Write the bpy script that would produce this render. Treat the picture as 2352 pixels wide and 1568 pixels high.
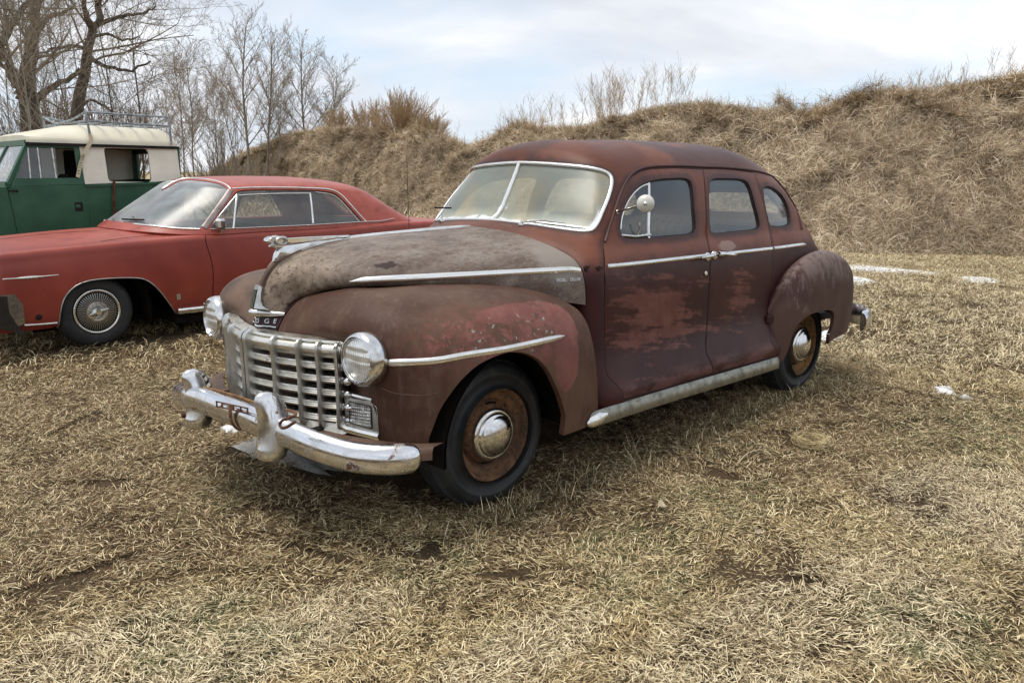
import bpy, math, random
import numpy as np
from math import sin, cos, pi, radians, sqrt, atan2
from mathutils import Vector, Matrix, noise as mnoise
from mathutils.bvhtree import BVHTree
from mathutils.geometry import delaunay_2d_cdt

SC = bpy.context.scene
COL = SC.collection
for o in list(bpy.data.objects):
    bpy.data.objects.remove(o)

# ------------------------------------------------------------------ camera
CAM = np.array([2.536, 3.426, 1.557]); YAW = -2.3530; PIT = -.2045; ROL = .0051; FV = 1870.
cF = np.array([cos(YAW)*cos(PIT), sin(YAW)*cos(PIT), sin(PIT)])
_R = np.array([sin(YAW), -cos(YAW), 0.]); _U = np.cross(_R, cF)
cR = _R*cos(ROL)+_U*sin(ROL); cU = -_R*sin(ROL)+_U*cos(ROL)
cd = bpy.data.cameras.new('camera'); cam = bpy.data.objects.new('camera', cd); COL.objects.link(cam)
cd.sensor_width = 36; cd.lens = FV/2352*36; cd.clip_start = .05; cd.clip_end = 3000
m = Matrix.Identity(4)
for i in range(3):
    m[i][0] = cR[i]; m[i][1] = cU[i]; m[i][2] = -cF[i]; m[i][3] = CAM[i]
cam.matrix_world = m
SC.camera = cam

# ------------------------------------------------------------------ sky, sun, exposure
SUN_EL, SUN_AZ = radians(74), radians(-40)      # azimuth of the sun, measured from +x towards +y
w = bpy.data.worlds.new('World'); SC.world = w; w.use_nodes = True
nt = w.node_tree; nt.nodes.clear()
out = nt.nodes.new('ShaderNodeOutputWorld'); bg = nt.nodes.new('ShaderNodeBackground')
sky = nt.nodes.new('ShaderNodeTexSky'); sky.sky_type = 'NISHITA'; sky.sun_disc = False
sky.sun_elevation = SUN_EL; sky.sun_rotation = pi/2-SUN_AZ
tc = nt.nodes.new('ShaderNodeTexCoord')
sep = nt.nodes.new('ShaderNodeSeparateXYZ'); nt.links.new(tc.outputs['Generated'], sep.inputs[0])
def wm(op, a, b=None, c=None):
    n = nt.nodes.new('ShaderNodeMath'); n.operation = op
    for i, v in enumerate((a, b, c)):
        if v is None: continue
        if isinstance(v, (int, float)): n.inputs[i].default_value = v
        else: nt.links.new(v, n.inputs[i])
    return n.outputs[0]
zc = wm('ADD', wm('MAXIMUM', sep.outputs[2], 0.0), .22)
cx = wm('DIVIDE', sep.outputs[0], zc); cy = wm('DIVIDE', sep.outputs[1], zc)
cmb = nt.nodes.new('ShaderNodeCombineXYZ'); nt.links.new(cx, cmb.inputs[0]); nt.links.new(cy, cmb.inputs[1])
def cn(scale, det, rough, off, dist=0.0):
    mp = nt.nodes.new('ShaderNodeMapping'); mp.inputs['Location'].default_value = off
    nt.links.new(cmb.outputs[0], mp.inputs[0])
    n = nt.nodes.new('ShaderNodeTexNoise'); n.inputs['Scale'].default_value = scale
    n.inputs['Detail'].default_value = det; n.inputs['Roughness'].default_value = rough
    n.inputs['Distortion'].default_value = dist
    nt.links.new(mp.outputs[0], n.inputs['Vector']); return n.outputs['Fac']
def ramp(fac, stops):
    r = nt.nodes.new('ShaderNodeValToRGB'); nt.links.new(fac, r.inputs[0])
    while len(r.color_ramp.elements) < len(stops): r.color_ramp.elements.new(.5)
    for e, (p, c) in zip(r.color_ramp.elements, stops):
        e.position = p; e.color = (c[0], c[1], c[2], 1)
    return r.outputs[0]
cover = ramp(cn(.9, 6, .55, (3.1, 7.7, 0), .3), [(.34, (0, 0, 0)), (.56, (1, 1, 1))])
tone = ramp(cn(1.0, 6, .52, (11.3, 2.2, 0), .3), [(.36, (5.5, 5.75, 6.3)), (.50, (6.7, 6.9, 7.3)), (.60, (8.1, 8.2, 8.4)), (.68, (8.9, 8.9, 8.95))])
mx = nt.nodes.new('ShaderNodeMix'); mx.data_type = 'RGBA'
nt.links.new(cover, mx.inputs[0])
blue = nt.nodes.new('ShaderNodeMix'); blue.data_type = 'RGBA'; blue.inputs[0].default_value = .80
nt.links.new(sky.outputs[0], blue.inputs[6]); blue.inputs[7].default_value = (5.4, 6.5, 7.7, 1)
nt.links.new(blue.outputs[2], mx.inputs[6]); nt.links.new(tone, mx.inputs[7])
nt.links.new(mx.outputs[2], bg.inputs[0]); bg.inputs[1].default_value = .10
nt.links.new(bg.outputs[0], out.inputs[0])
sd = bpy.data.lights.new('sun', 'SUN'); sd.energy = 2.0; sd.angle = radians(28); sd.color = (1, .94, .85)
sun = bpy.data.objects.new('sun', sd); COL.objects.link(sun)
sun.rotation_euler = Vector((cos(SUN_EL)*cos(SUN_AZ), cos(SUN_EL)*sin(SUN_AZ), sin(SUN_EL))).to_track_quat('Z', 'Y').to_euler()
SC.view_settings.view_transform = 'Standard'; SC.view_settings.look = 'None'
SC.view_settings.exposure = 0.46; SC.view_settings.gamma = 1.0
SC.render.engine = 'CYCLES'

# ------------------------------------------------------------------ material helper
class G:
    """small node-graph builder for one material"""
    def __init__(s, name):
        s.m = bpy.data.materials.new(name); s.m.use_nodes = True; s.t = s.m.node_tree
        s.b = s.t.nodes['Principled BSDF']; s.o = s.t.nodes['Material Output']
        s._obj = s.t.nodes.new('ShaderNodeTexCoord').outputs['Object']
    def L(s, a, b): s.t.links.new(a, b)
    def put(s, sock, v):
        if isinstance(v, bpy.types.NodeSocket): s.L(v, sock)
        elif isinstance(v, (tuple, list)) and len(v) == 3 and sock.type == 'RGBA': sock.default_value = (*v, 1)
        else: sock.default_value = v
    def pos(s): return s.t.nodes.new('ShaderNodeNewGeometry').outputs['Position']
    def map(s, v, loc=(0, 0, 0), scale=(1, 1, 1), rot=(0, 0, 0)):
        n = s.t.nodes.new('ShaderNodeMapping'); s.L(v, n.inputs[0]); n.inputs['Location'].default_value = loc
        n.inputs['Scale'].default_value = scale; n.inputs['Rotation'].default_value = rot; return n.outputs[0]
    def noise(s, scale, det=4, rough=.5, v=None, dist=0, lac=2.0):
        n = s.t.nodes.new('ShaderNodeTexNoise'); s.L(v if v is not None else s._obj, n.inputs['Vector'])
        n.inputs['Scale'].default_value = scale; n.inputs['Detail'].default_value = det
        n.inputs['Roughness'].default_value = rough; n.inputs['Distortion'].default_value = dist
        return n.outputs['Fac']
    def voro(s, scale, v=None, out='Distance'):
        n = s.t.nodes.new('ShaderNodeTexVoronoi'); s.L(v if v is not None else s._obj, n.inputs['Vector'])
        n.inputs['Scale'].default_value = scale; return n.outputs[out]
    def mth(s, op, a, b=None, c=None, clamp=False):
        n = s.t.nodes.new('ShaderNodeMath'); n.operation = op; n.use_clamp = clamp
        for i, v in enumerate((a, b, c)):
            if v is not None: s.put(n.inputs[i], v)
        return n.outputs[0]
    def step(s, f, a, b):
        """smooth 0..1 as f goes a..b"""
        n = s.t.nodes.new('ShaderNodeMapRange'); n.interpolation_type = 'SMOOTHSTEP'
        s.put(n.inputs[0], f); n.inputs[1].default_value = a; n.inputs[2].default_value = b; return n.outputs[0]
    def mix(s, f, a, b):
        n = s.t.nodes.new('ShaderNodeMix'); n.data_type = 'RGBA'
        s.put(n.inputs[0], f); s.put(n.inputs[6], a); s.put(n.inputs[7], b); return n.outputs[2]
    def fmix(s, f, a, b):
        n = s.t.nodes.new('ShaderNodeMix'); n.data_type = 'FLOAT'
        s.put(n.inputs[0], f); s.put(n.inputs[2], a); s.put(n.inputs[3], b); return n.outputs[0]
    def ramp(s, f, stops):
        r = s.t.nodes.new('ShaderNodeValToRGB'); s.L(f, r.inputs[0])
        while len(r.color_ramp.elements) < len(stops): r.color_ramp.elements.new(.5)
        for e, (p, c) in zip(r.color_ramp.elements, stops): e.position = p; e.color = (*c, 1)
        return r.outputs[0]
    def xyz(s, v=None):
        n = s.t.nodes.new('ShaderNodeSeparateXYZ'); s.L(v if v is not None else s._obj, n.inputs[0]); return n.outputs
    def blob(s, c, r, wob=.5, scale=6, soft=.12, det=6, v=None):
        """ragged ellipsoid mask round c with radii r (object space)"""
        src = v if v is not None else s._obj
        n = s.t.nodes.new('ShaderNodeVectorMath'); n.operation = 'SUBTRACT'; s.L(src, n.inputs[0]); n.inputs[1].default_value = c
        q = s.t.nodes.new('ShaderNodeVectorMath'); q.operation = 'DIVIDE'; s.L(n.outputs[0], q.inputs[0]); q.inputs[1].default_value = r
        l = s.t.nodes.new('ShaderNodeVectorMath'); l.operation = 'LENGTH'; s.L(q.outputs[0], l.inputs[0])
        k = s.mth('ADD', l.outputs['Value'], s.mth('MULTIPLY', s.mth('SUBTRACT', s.noise(scale, det, .65), .5), wob*2))
        return s.step(k, 1+soft, 1-soft)
    def bump(s, h, strength=.3, dist=.01):
        n = s.t.nodes.new('ShaderNodeBump'); s.L(h, n.inputs['Height']); n.inputs['Strength'].default_value = strength
        n.inputs['Distance'].default_value = dist; s.L(n.outputs[0], s.b.inputs['Normal']); return n
    def fin(s, color=None, rough=None, metal=None, spec=None, **kw):
        if color is not None: s.put(s.b.inputs['Base Color'], color)
        if rough is not None: s.put(s.b.inputs['Roughness'], rough)
        if metal is not None: s.put(s.b.inputs['Metallic'], metal)
        if spec is not None: s.put(s.b.inputs['Specular IOR Level'], spec)
        for k, v in kw.items(): s.put(s.b.inputs[k.replace('_', ' ')], v)
        return s.m

# ------------------------------------------------------------------ objects
def tag(o, label=None, cat=None, group=None, kind=None):
    if label: o['label'] = label
    if cat: o['category'] = cat
    if group: o['group'] = group
    if kind: o['kind'] = kind
    return o
def empty(name, loc=(0, 0, 0), rz=0):
    o = bpy.data.objects.new(name, None); COL.objects.link(o); o.location = loc; o.rotation_euler = (0, 0, rz)
    o.empty_display_size = .2; return o

class MB:
    """collects shapes; build() links them as one mesh object"""
    def __init__(s): s.v = []; s.f = []; s.sm = []; s.mi = []; s.cur = 0
    def add(s, vs, fs, smooth=True):
        n = len(s.v); s.v.extend([tuple(map(float, p)) for p in vs])
        for f in fs: s.f.append(tuple(i+n for i in f)); s.sm.append(smooth); s.mi.append(s.cur)
        return s
    def box(s, c, size, rot=None, bev=0.0):
        hx, hy, hz = [q/2 for q in size]; M_ = rot if rot is not None else np.eye(3)
        if bev <= 0:
            vs = [(sx*hx, sy*hy, sz*hz) for sx in (-1, 1) for sy in (-1, 1) for sz in (-1, 1)]
            fs = [(0, 1, 3, 2), (4, 6, 7, 5), (0, 4, 5, 1), (2, 3, 7, 6), (0, 2, 6, 4), (1, 5, 7, 3)]
            vs = [np.array(c)+M_@np.array(p) for p in vs]; return s.add(vs, fs, False)
        b = min(bev, hx*.99, hy*.99, hz*.99); vs = []; idx = {}
        for sx in (-1, 1):
            for sy in (-1, 1):
                for sz in (-1, 1):
                    for a in range(3):
                        p = [sx*(hx-b), sy*(hy-b), sz*(hz-b)]; p[a] = (sx*hx, sy*hy, sz*hz)[a]
                        idx[(sx, sy, sz, a)] = len(vs); vs.append(np.array(c)+M_@np.array(p))
        I = idx; fs = []
        for sg in (-1, 1):
            q = [(-1, -1), (1, -1), (1, 1), (-1, 1)]
            if sg < 0: q = q[::-1]
            fs.append([I[(sg, a, b_, 0)] for a, b_ in q]); fs.append([I[(b_, sg, a, 1)] for a, b_ in q]); fs.append([I[(a, b_, sg, 2)] for a, b_ in q])
            for s2 in (-1, 1):
                e = [(I[(sg, s2, -1, 0)], I[(sg, s2, 1, 0)], I[(sg, s2, 1, 1)], I[(sg, s2, -1, 1)]),
                     (I[(sg, -1, s2, 0)], I[(sg, 1, s2, 0)], I[(sg, 1, s2, 2)], I[(sg, -1, s2, 2)]),
                     (I[(-1, sg, s2, 1)], I[(1, sg, s2, 1)], I[(1, sg, s2, 2)], I[(-1, sg, s2, 2)])]
                fs += e
                for s3 in (-1, 1): fs.append((I[(sg, s2, s3, 0)], I[(sg, s2, s3, 1)], I[(sg, s2, s3, 2)]))
        return s.add(vs, fs, False)
    def sweep(s, path, prof, ups=None, closed=False, caps=True, scale=None, smooth=True):
        """sweep a closed 2D profile (a along side, b along up) on a 3D path"""
        P = [np.array(p, float) for p in path]; n = len(P); k = len(prof); vs = []
        lastup = None
        for i in range(n):
            a = P[(i-1) % n] if (closed or i > 0) else P[i]; b = P[(i+1) % n] if (closed or i < n-1) else P[i]
            T = b-a; T /= (np.linalg.norm(T)+1e-12)
            if ups is not None: up = np.array(ups[i] if isinstance(ups, list) or (hasattr(ups, 'ndim') and ups.ndim == 2) else ups, float)
            elif lastup is None: up = np.array([0, 0, 1.]) if abs(T[2]) < .9 else np.array([1., 0, 0])
            else: up = lastup
            up = up-T*(up@T); up /= (np.linalg.norm(up)+1e-12); lastup = up
            side = np.cross(T, up); sc = 1 if scale is None else scale[i]
            for (x, y) in prof: vs.append(P[i]+(side*x+up*y)*sc)
        fs = []
        for i in range(n if closed else n-1):
            j = (i+1) % n
            for q in range(k):
                r = (q+1) % k; fs.append((i*k+q, i*k+r, j*k+r, j*k+q))
        if caps and not closed: fs.append(tuple(range(k-1, -1, -1))); fs.append(tuple((n-1)*k+q for q in range(k)))
        return s.add(vs, fs, smooth)
    def tube(s, path, r, k=8, closed=False, caps=True, rs=None):
        return s.sweep(path, [(r*cos(2*pi*i/k), r*sin(2*pi*i/k)) for i in range(k)], closed=closed, caps=caps, scale=rs)
    def lathe(s, c, axis, prof, k=48, up=None, caps=False):
        """prof: (radius, height along axis)"""
        A = np.array(axis, float); A /= np.linalg.norm(A)
        u = np.array([0, 0, 1.]) if abs(A[2]) < .9 else np.array([1., 0, 0]); u = u-A*(u@A); u /= np.linalg.norm(u); w_ = np.cross(A, u)
        vs = []; n = len(prof)
        for (r, h) in prof:
            for i in range(k):
                t = 2*pi*i/k; vs.append(np.array(c)+A*h+(u*cos(t)+w_*sin(t))*r)
        fs = [(a*k+i, a*k+(i+1) % k, (a+1)*k+(i+1) % k, (a+1)*k+i) for a in range(n-1) for i in range(k)]
        if caps: fs.append(tuple(range(k-1, -1, -1))); fs.append(tuple((n-1)*k+i for i in range(k)))
        return s.add(vs, fs)
    def ball(s, c, r, k=16, m_=10, M_=None):
        r = np.array(r, float)*np.ones(3); vs = []
        R_ = np.eye(3) if M_ is None else M_
        for a in range(1, m_):
            for i in range(k):
                t = pi*a/m_; q = 2*pi*i/k; vs.append(np.array(c)+R_@(r*np.array([sin(t)*cos(q), sin(t)*sin(q), cos(t)])))
        vs.append(np.array(c)+R_@(r*np.array([0, 0, 1]))); vs.append(np.array(c)+R_@(r*np.array([0, 0, -1])))
        fs = [(a*k+i, (a+1)*k+i, (a+1)*k+(i+1) % k, a*k+(i+1) % k) for a in range(m_-2) for i in range(k)]
        T = (m_-1)*k; fs += [(T, i, (i+1) % k) for i in range(k)]+[(T+1, (m_-2)*k+(i+1) % k, (m_-2)*k+i) for i in range(k)]
        return s.add(vs, fs)
    def prism(s, pts, a0, a1, fr=None):
        """polygon pts (2D) extruded along third axis; fr(x,y,h)->3D"""
        n = len(pts); fr = fr or (lambda x, y, h: (x, y, h))
        vs = [fr(x, y, a0) for x, y in pts]+[fr(x, y, a1) for x, y in pts]
        return s.add(vs, [tuple(range(n-1, -1, -1)), tuple(range(n, 2*n))]+[(i, (i+1) % n, n+(i+1) % n, n+i) for i in range(n)], False)
    def mirror(s):
        for i, p in enumerate(list(s.v)): s.v[i] = (p[0], -p[1], p[2])
        s.f = [tuple(reversed(f)) for f in s.f]; return s
    def build(s, name, mat, parent=None, sharp=35):
        me = bpy.data.meshes.new(name); me.from_pydata(s.v, [], s.f)
        mats = mat if isinstance(mat, (list, tuple)) else [mat]
        for q in mats: me.materials.append(q)
        me.polygons.foreach_set('use_smooth', s.sm)
        if len(mats) > 1: me.polygons.foreach_set('material_index', s.mi)
        me.update()
        if sharp and any(s.sm): me.set_sharp_from_angle(angle=radians(sharp))
        o = bpy.data.objects.new(name, me); COL.objects.link(o)
        if parent is not None: o.parent = parent
        return o
def flip_copy(o, parent=None):
    """mirror image (y -> -y) of an object as its own mesh"""
    me = o.data.copy(); n = len(me.vertices); co = np.empty(n*3); me.vertices.foreach_get('co', co)
    co = co.reshape(-1, 3); co[:, 1] *= -1
    nf = [tuple(reversed(p.vertices)) for p in me.polygons]
    me2 = bpy.data.meshes.new(o.data.name); me2.from_pydata(co.tolist(), [], nf)
    for q in me.materials: me2.materials.append(q)
    me2.polygons.foreach_set('use_smooth', [p.use_smooth for p in me.polygons])
    me2.polygons.foreach_set('material_index', [p.material_index for p in me.polygons])
    for a in me.attributes:
        if a.domain == 'POINT' and a.data_type == 'FLOAT':
            b = me2.attributes.new(a.name, 'FLOAT', 'POINT'); buf = np.empty(n); a.data.foreach_get('value', buf); b.data.foreach_set('value', buf)
    me2.update()
    if 'sn' in o:
        me2.set_sharp_from_angle(angle=radians(38))
    else: me2.set_sharp_from_angle(angle=radians(35))
    bpy.data.meshes.remove(me)
    c = bpy.data.objects.new(o.name.split('.')[0], me2); COL.objects.link(c); c.parent = parent if parent is not None else o.parent
    return c

# ------------------------------------------------------------------ smooth control-net surfaces
def herm(knots, n_per):
    """weights matrix of a C1 interpolating spline over non-uniform knots"""
    n = len(knots); rows = []
    D = np.zeros((n, n))
    for i in range(n):
        if i == 0: D[0, 0] = -1/(knots[1]-knots[0]); D[0, 1] = -D[0, 0]
        elif i == n-1: D[i, i] = 1/(knots[i]-knots[i-1]); D[i, i-1] = -D[i, i]
        else:
            h0 = knots[i]-knots[i-1]; h1 = knots[i+1]-knots[i]; w0 = h1/(h0+h1); w1 = h0/(h0+h1)
            D[i, i-1] -= w0/h0; D[i, i] += w0/h0; D[i, i] -= w1/h1; D[i, i+1] += w1/h1
    E_ = np.eye(n)
    for i in range(n-1):
        h = knots[i+1]-knots[i]
        for k in range(n_per):
            t = k/n_per; rows.append((2*t**3-3*t*t+1)*E_[i]+(t**3-2*t*t+t)*h*D[i]+(-2*t**3+3*t*t)*E_[i+1]+(t**3-t*t)*h*D[i+1])
    rows.append(E_[n-1]); return np.array(rows)
def ray_dir(u, v): return cF+cR*(u-1176)/FV-cU*(v-784)/FV
class Net:
    """P[col][row] control points; u runs over columns, v over rows; sym0: first column lies on y=0"""
    def __init__(s, P, n=12, fair=6, sym0=False, keep=()):
        P = np.array(P, float); s.nc, s.nr = P.shape[:2]; s.n = n
        ku = [0]; kv = [0]
        for i in range(s.nc-1): ku.append(ku[-1]+max(np.linalg.norm(P[i+1]-P[i], axis=-1).mean(), .01))
        for j in range(s.nr-1): kv.append(kv[-1]+max(np.linalg.norm(P[:, j+1]-P[:, j], axis=-1).mean(), .01))
        A = herm(ku, n); B = herm(kv, n)
        g = np.einsum('ia,abk,jb->ijk', A, P, B)
        for _ in range(fair*n//2):
            h = g.copy(); h[1:-1] = g[1:-1]*.5+(g[:-2]+g[2:])*.25
            if sym0:
                mm = g[1].copy(); mm[:, 1] *= -1; h[0] = g[0]*.5+(g[1]+mm)*.25; h[0][:, 1] = 0
            g2 = h.copy(); g2[:, 1:-1] = h[:, 1:-1]*.5+(h[:, :-2]+h[:, 2:])*.25
            g = g2
        s.g = g
        du = np.gradient(g, axis=0); dv = np.gradient(g, axis=1)
        N = np.cross(du, dv); l = np.linalg.norm(N, axis=-1, keepdims=True); l[l < 1e-9] = 1; s.N = N/l
        s.sgn = 1.0
        I, J = g.shape[:2]; vs = [tuple(p) for p in g.reshape(-1, 3)]; tr = []
        for i in range(I-1):
            for j in range(J-1):
                a = i*J+j; tr.append((a, a+J, a+J+1)); tr.append((a, a+J+1, a+1))
        s.tr = tr; s.J = J; s.bv = BVHTree.FromPolygons(vs, tr)
    def bil(s, g, u, v):
        x = min(max(u*s.n, 0), g.shape[0]-1.0001); y = min(max(v*s.n, 0), g.shape[1]-1.0001)
        i, j = int(x), int(y); a, b = x-i, y-j
        return (g[i, j]*(1-a)+g[i+1, j]*a)*(1-b)+(g[i, j+1]*(1-a)+g[i+1, j+1]*a)*b
    def p(s, u, v): return s.bil(s.g, u, v)
    def nrm(s, u, v):
        q = s.bil(s.N, u, v); return q/(np.linalg.norm(q)+1e-12)*s.sgn
    def out(s, c):
        """make normals point away from point c"""
        m_ = s.g.reshape(-1, 3)-np.array(c); s.sgn = 1.0 if (m_*s.N.reshape(-1, 3)).sum() > 0 else -1.0; return s
    def _uv(s, idx, loc):
        a, b, c = s.tr[idx]; F_ = s.g.reshape(-1, 3); A, B, C = F_[a], F_[b], F_[c]; q = np.array(loc)
        v0, v1, v2 = B-A, C-A, q-A; d00, d01, d11, d20, d21 = v0@v0, v0@v1, v1@v1, v2@v0, v2@v1
        den = d00*d11-d01*d01+1e-18; y = (d11*d20-d01*d21)/den; z = (d00*d21-d01*d20)/den
        f = lambda k: np.array([k//s.J, k % s.J], float)/s.n
        return f(a)+y*(f(b)-f(a))+z*(f(c)-f(a))
    def px(s, u, v, org=(0, 0, 0)):
        """surface parameters of the point seen at view position u,v"""
        d = ray_dir(u, v); o = CAM-np.array(org)
        loc, n_, idx, dist = s.bv.ray_cast(Vector(o), Vector(d))
        if loc is None:
            best = None
            for t in np.linspace(1.5, 14, 160):
                q = o+d*t; l2, n2, i2, dd = s.bv.find_nearest(Vector(q))
                if best is None or dd < best[0]: best = (dd, i2, l2)
            return s._uv(best[1], best[2])
        return s._uv(idx, loc)
    def pxs(s, pts, org=(0, 0, 0)): return [s.px(*p, org=org) for p in pts]
def spl(pts, n=6, closed=True):
    P = np.array(pts, float); N_ = len(P); out_ = []
    for i in range(N_ if closed else N_-1):
        p0 = P[(i-1) % N_] if closed or i > 0 else P[i]; p1 = P[i]; p2 = P[(i+1) % N_]; p3 = P[(i+2) % N_] if closed or i < N_-2 else p2
        d = [max(np.linalg.norm(b-a), 1e-6)**.5 for a, b in ((p0, p1), (p1, p2), (p2, p3))]
        m1 = (p2-p1)/d[1]-(p2-p0)/(d[0]+d[1])+(p1-p0)/d[0]; m2 = (p3-p2)/d[2]-(p3-p1)/(d[1]+d[2])+(p2-p1)/d[1]
        m1 *= d[1]; m2 *= d[1]
        if np.linalg.norm(p1-p0) < 1e-6: m1 = p2-p1
        if np.linalg.norm(p3-p2) < 1e-6: m2 = p2-p1
        for k in range(n):
            t = k/n; out_.append((2*t**3-3*t*t+1)*p1+(t**3-2*t*t+t)*m1+(-2*t**3+3*t*t)*p2+(t**3-t*t)*m2)
    if not closed: out_.append(P[-1])
    return np.array(out_)
def inside(pt, poly):
    x, y = pt; c = False; n = len(poly); j = n-1
    for i in range(n):
        xi, yi = poly[i]; xj, yj = poly[j]
        if (yi > y) != (yj > y) and x < (xj-xi)*(y-yi)/(yj-yi)+xi: c = not c
        j = i
    return c
def offset_poly(poly, d, scale=(1, 1)):
    """grow (d>0) a closed parameter polygon; d in metres, scale = metres per parameter unit"""
    P = np.array(poly, float)*np.array(scale); n = len(P)
    area = sum(P[i][0]*P[(i+1) % n][1]-P[(i+1) % n][0]*P[i][1] for i in range(n)); sg = 1 if area > 0 else -1
    Q = []
    for i in range(n):
        t = P[(i+1) % n]-P[i-1]; t /= np.linalg.norm(t)+1e-12; Q.append(P[i]+np.array([t[1], -t[0]])*d*sg)
    return np.array(Q)/np.array(scale)
def panel(net, outer, holes=(), step=.125, off=0.0, depth=.012, sym0=False, edge0=False, bulge=None, dist_attr=False, lip=.0015):
    """cut a panel with outline `outer` and `holes` (parameter polygons) out of a net; returns MB-like tuple"""
    U, V = net.nc-1, net.nr-1
    pts = []; edges = []
    def addpoly(poly):
        k = len(pts); n = len(poly); pts.extend([Vector((float(a), float(b))) for a, b in poly])
        edges.extend([(k+i, k+(i+1) % n) for i in range(n)])
    addpoly(outer)
    for h in holes: addpoly(h)
    dom = [(0, 0), (U, 0), (U, V), (0, V)]; addpoly(dom)
    allp = np.array([tuple(p) for p in pts[:-4]])
    for a in np.arange(0, U+1e-6, step):
        for b in np.arange(0, V+1e-6, step):
            a2, b2 = min(a, U), min(b, V)
            if np.min((allp[:, 0]-a2)**2+(allp[:, 1]-b2)**2) < (step*.28)**2: continue
            pts.append(Vector((a2, b2)))
    ov, oe, of, _, _, _ = delaunay_2d_cdt(pts, edges, [], 0, 1e-5)
    tris = []
    for f in of:
        c = sum((ov[i] for i in f), Vector((0, 0)))/3
        if not (0 <= c[0] <= U and 0 <= c[1] <= V): continue
        if not inside(c, outer): continue
        if any(inside(c, h) for h in holes): continue
        tris.append(tuple(f))
    used = sorted({i for t in tris for i in t}); mp = {k: i for i, k in enumerate(used)}
    uv = np.array([tuple(ov[k]) for k in used]); tris = [tuple(mp[i] for i in t) for t in tris]
    pos = []; nor = []
    for a, b in uv:
        n_ = net.nrm(a, b); o_ = off+(bulge(a, b) if bulge else 0); pos.append(net.p(a, b)+n_*o_); nor.append(n_)
    pos = np.array(pos); nor = np.array(nor)
    # orient to outward normal
    tt = []
    for t in tris:
        A, B, C = pos[t[0]], pos[t[1]], pos[t[2]]
        tt.append(t if np.cross(B-A, C-A)@(nor[t[0]]+nor[t[1]]+nor[t[2]]) > 0 else (t[0], t[2], t[1]))
    ec = {}
    for t in tt:
        for i in range(3):
            a, b = t[i], t[(i+1) % 3]; ec.setdefault((min(a, b), max(a, b)), []).append((a, b))
    bd = [v[0] for v in ec.values() if len(v) == 1]
    vs = [tuple(p) for p in pos]; ns = [tuple(n_) for n_ in nor]; fs = list(tt)
    if depth > 0:
        for (a, b) in bd:
            if not edge0 and abs(uv[a][0]) < 1e-4 and abs(uv[b][0]) < 1e-4: continue
            pa, pb = pos[a], pos[b]; na, nb = nor[a], nor[b]
            e = pb-pa; o_ = np.cross(e, na+nb); l = np.linalg.norm(o_)
            if l < 1e-12: continue
            o_ = o_/l; k = len(vs)
            q = [pa, pb, pb-nb*lip+o_*lip, pa-na*lip+o_*lip]
            vs += [tuple(x) for x in q]; ns += [tuple(na), tuple(nb), tuple(o_), tuple(o_)]
            fs.append((k, k+3, k+2, k+1))
            k = len(vs); q = [q[3], q[2], pb-nb*depth+o_*lip, pa-na*depth+o_*lip]
            vs += [tuple(x) for x in q]; ns += [tuple(o_)]*4; fs.append((k, k+3, k+2, k+1))
    if sym0:
        k = len(vs); vs += [(x, -y, z) for x, y, z in vs]; ns += [(x, -y, z) for x, y, z in ns]
        fs += [tuple(i+k for i in reversed(f)) for f in fs]
        uv = np.concatenate([uv, uv])
    dat = None
    if dist_attr:
        src = [outer] if dist_attr is True else list(dist_attr)
        P3 = []
        for pl in src:
            pl = np.array(pl, float)
            for i in range(len(pl)):
                for k_ in range(4):
                    q_ = pl[i]+(pl[(i+1) % len(pl)]-pl[i])*k_/4
                    P3.append(net.p(*q_))
        P3 = np.array(P3); dat = [float(np.sqrt(((P3-np.array(x))**2).sum(1).min())) for x in vs]
        if sym0: dat = dat[:len(vs)//2]
        if sym0: dat = dat+dat
    return vs, ns, fs, dat
def pobj(name, data, mat, parent=None, mirror=False):
    vs, ns, fs, dat = data
    if mirror:
        vs = [(x, -y, z) for x, y, z in vs]; ns = [(x, -y, z) for x, y, z in ns]; fs = [tuple(reversed(f)) for f in fs]
    me = bpy.data.meshes.new(name); me.from_pydata(vs, [], fs); me.materials.append(mat)
    me.polygons.foreach_set('use_smooth', [True]*len(fs))
    if dat is not None:
        a = me.attributes.new('edge', 'FLOAT', 'POINT'); a.data.foreach_set('value', dat)
    me.update(); me.normals_split_custom_set_from_vertices(ns)
    o = bpy.data.objects.new(name, me); COL.objects.link(o)
    if parent is not None: o.parent = parent
    return o
def trim(name, net, path, prof, mat, parent, off=0.0, mirror=False, scale=None, extra=None):
    """moulding: sweep a profile along parameter path on a net"""
    P = [net.p(a, b)+net.nrm(a, b)*off for a, b in path]; N_ = [net.nrm(a, b) for a, b in path]
    mb = MB(); mb.sweep(P, prof, ups=N_, scale=scale)
    if mirror: mb.mirror()
    return mb.build(name, mat, parent, sharp=50)
def halfround(wd, h, k=8):
    return [(wd/2*cos(pi*i/k), h*sin(pi*i/k)) for i in range(k+1)]+[(-wd/2, -.004), (wd/2, -.004)]
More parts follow.
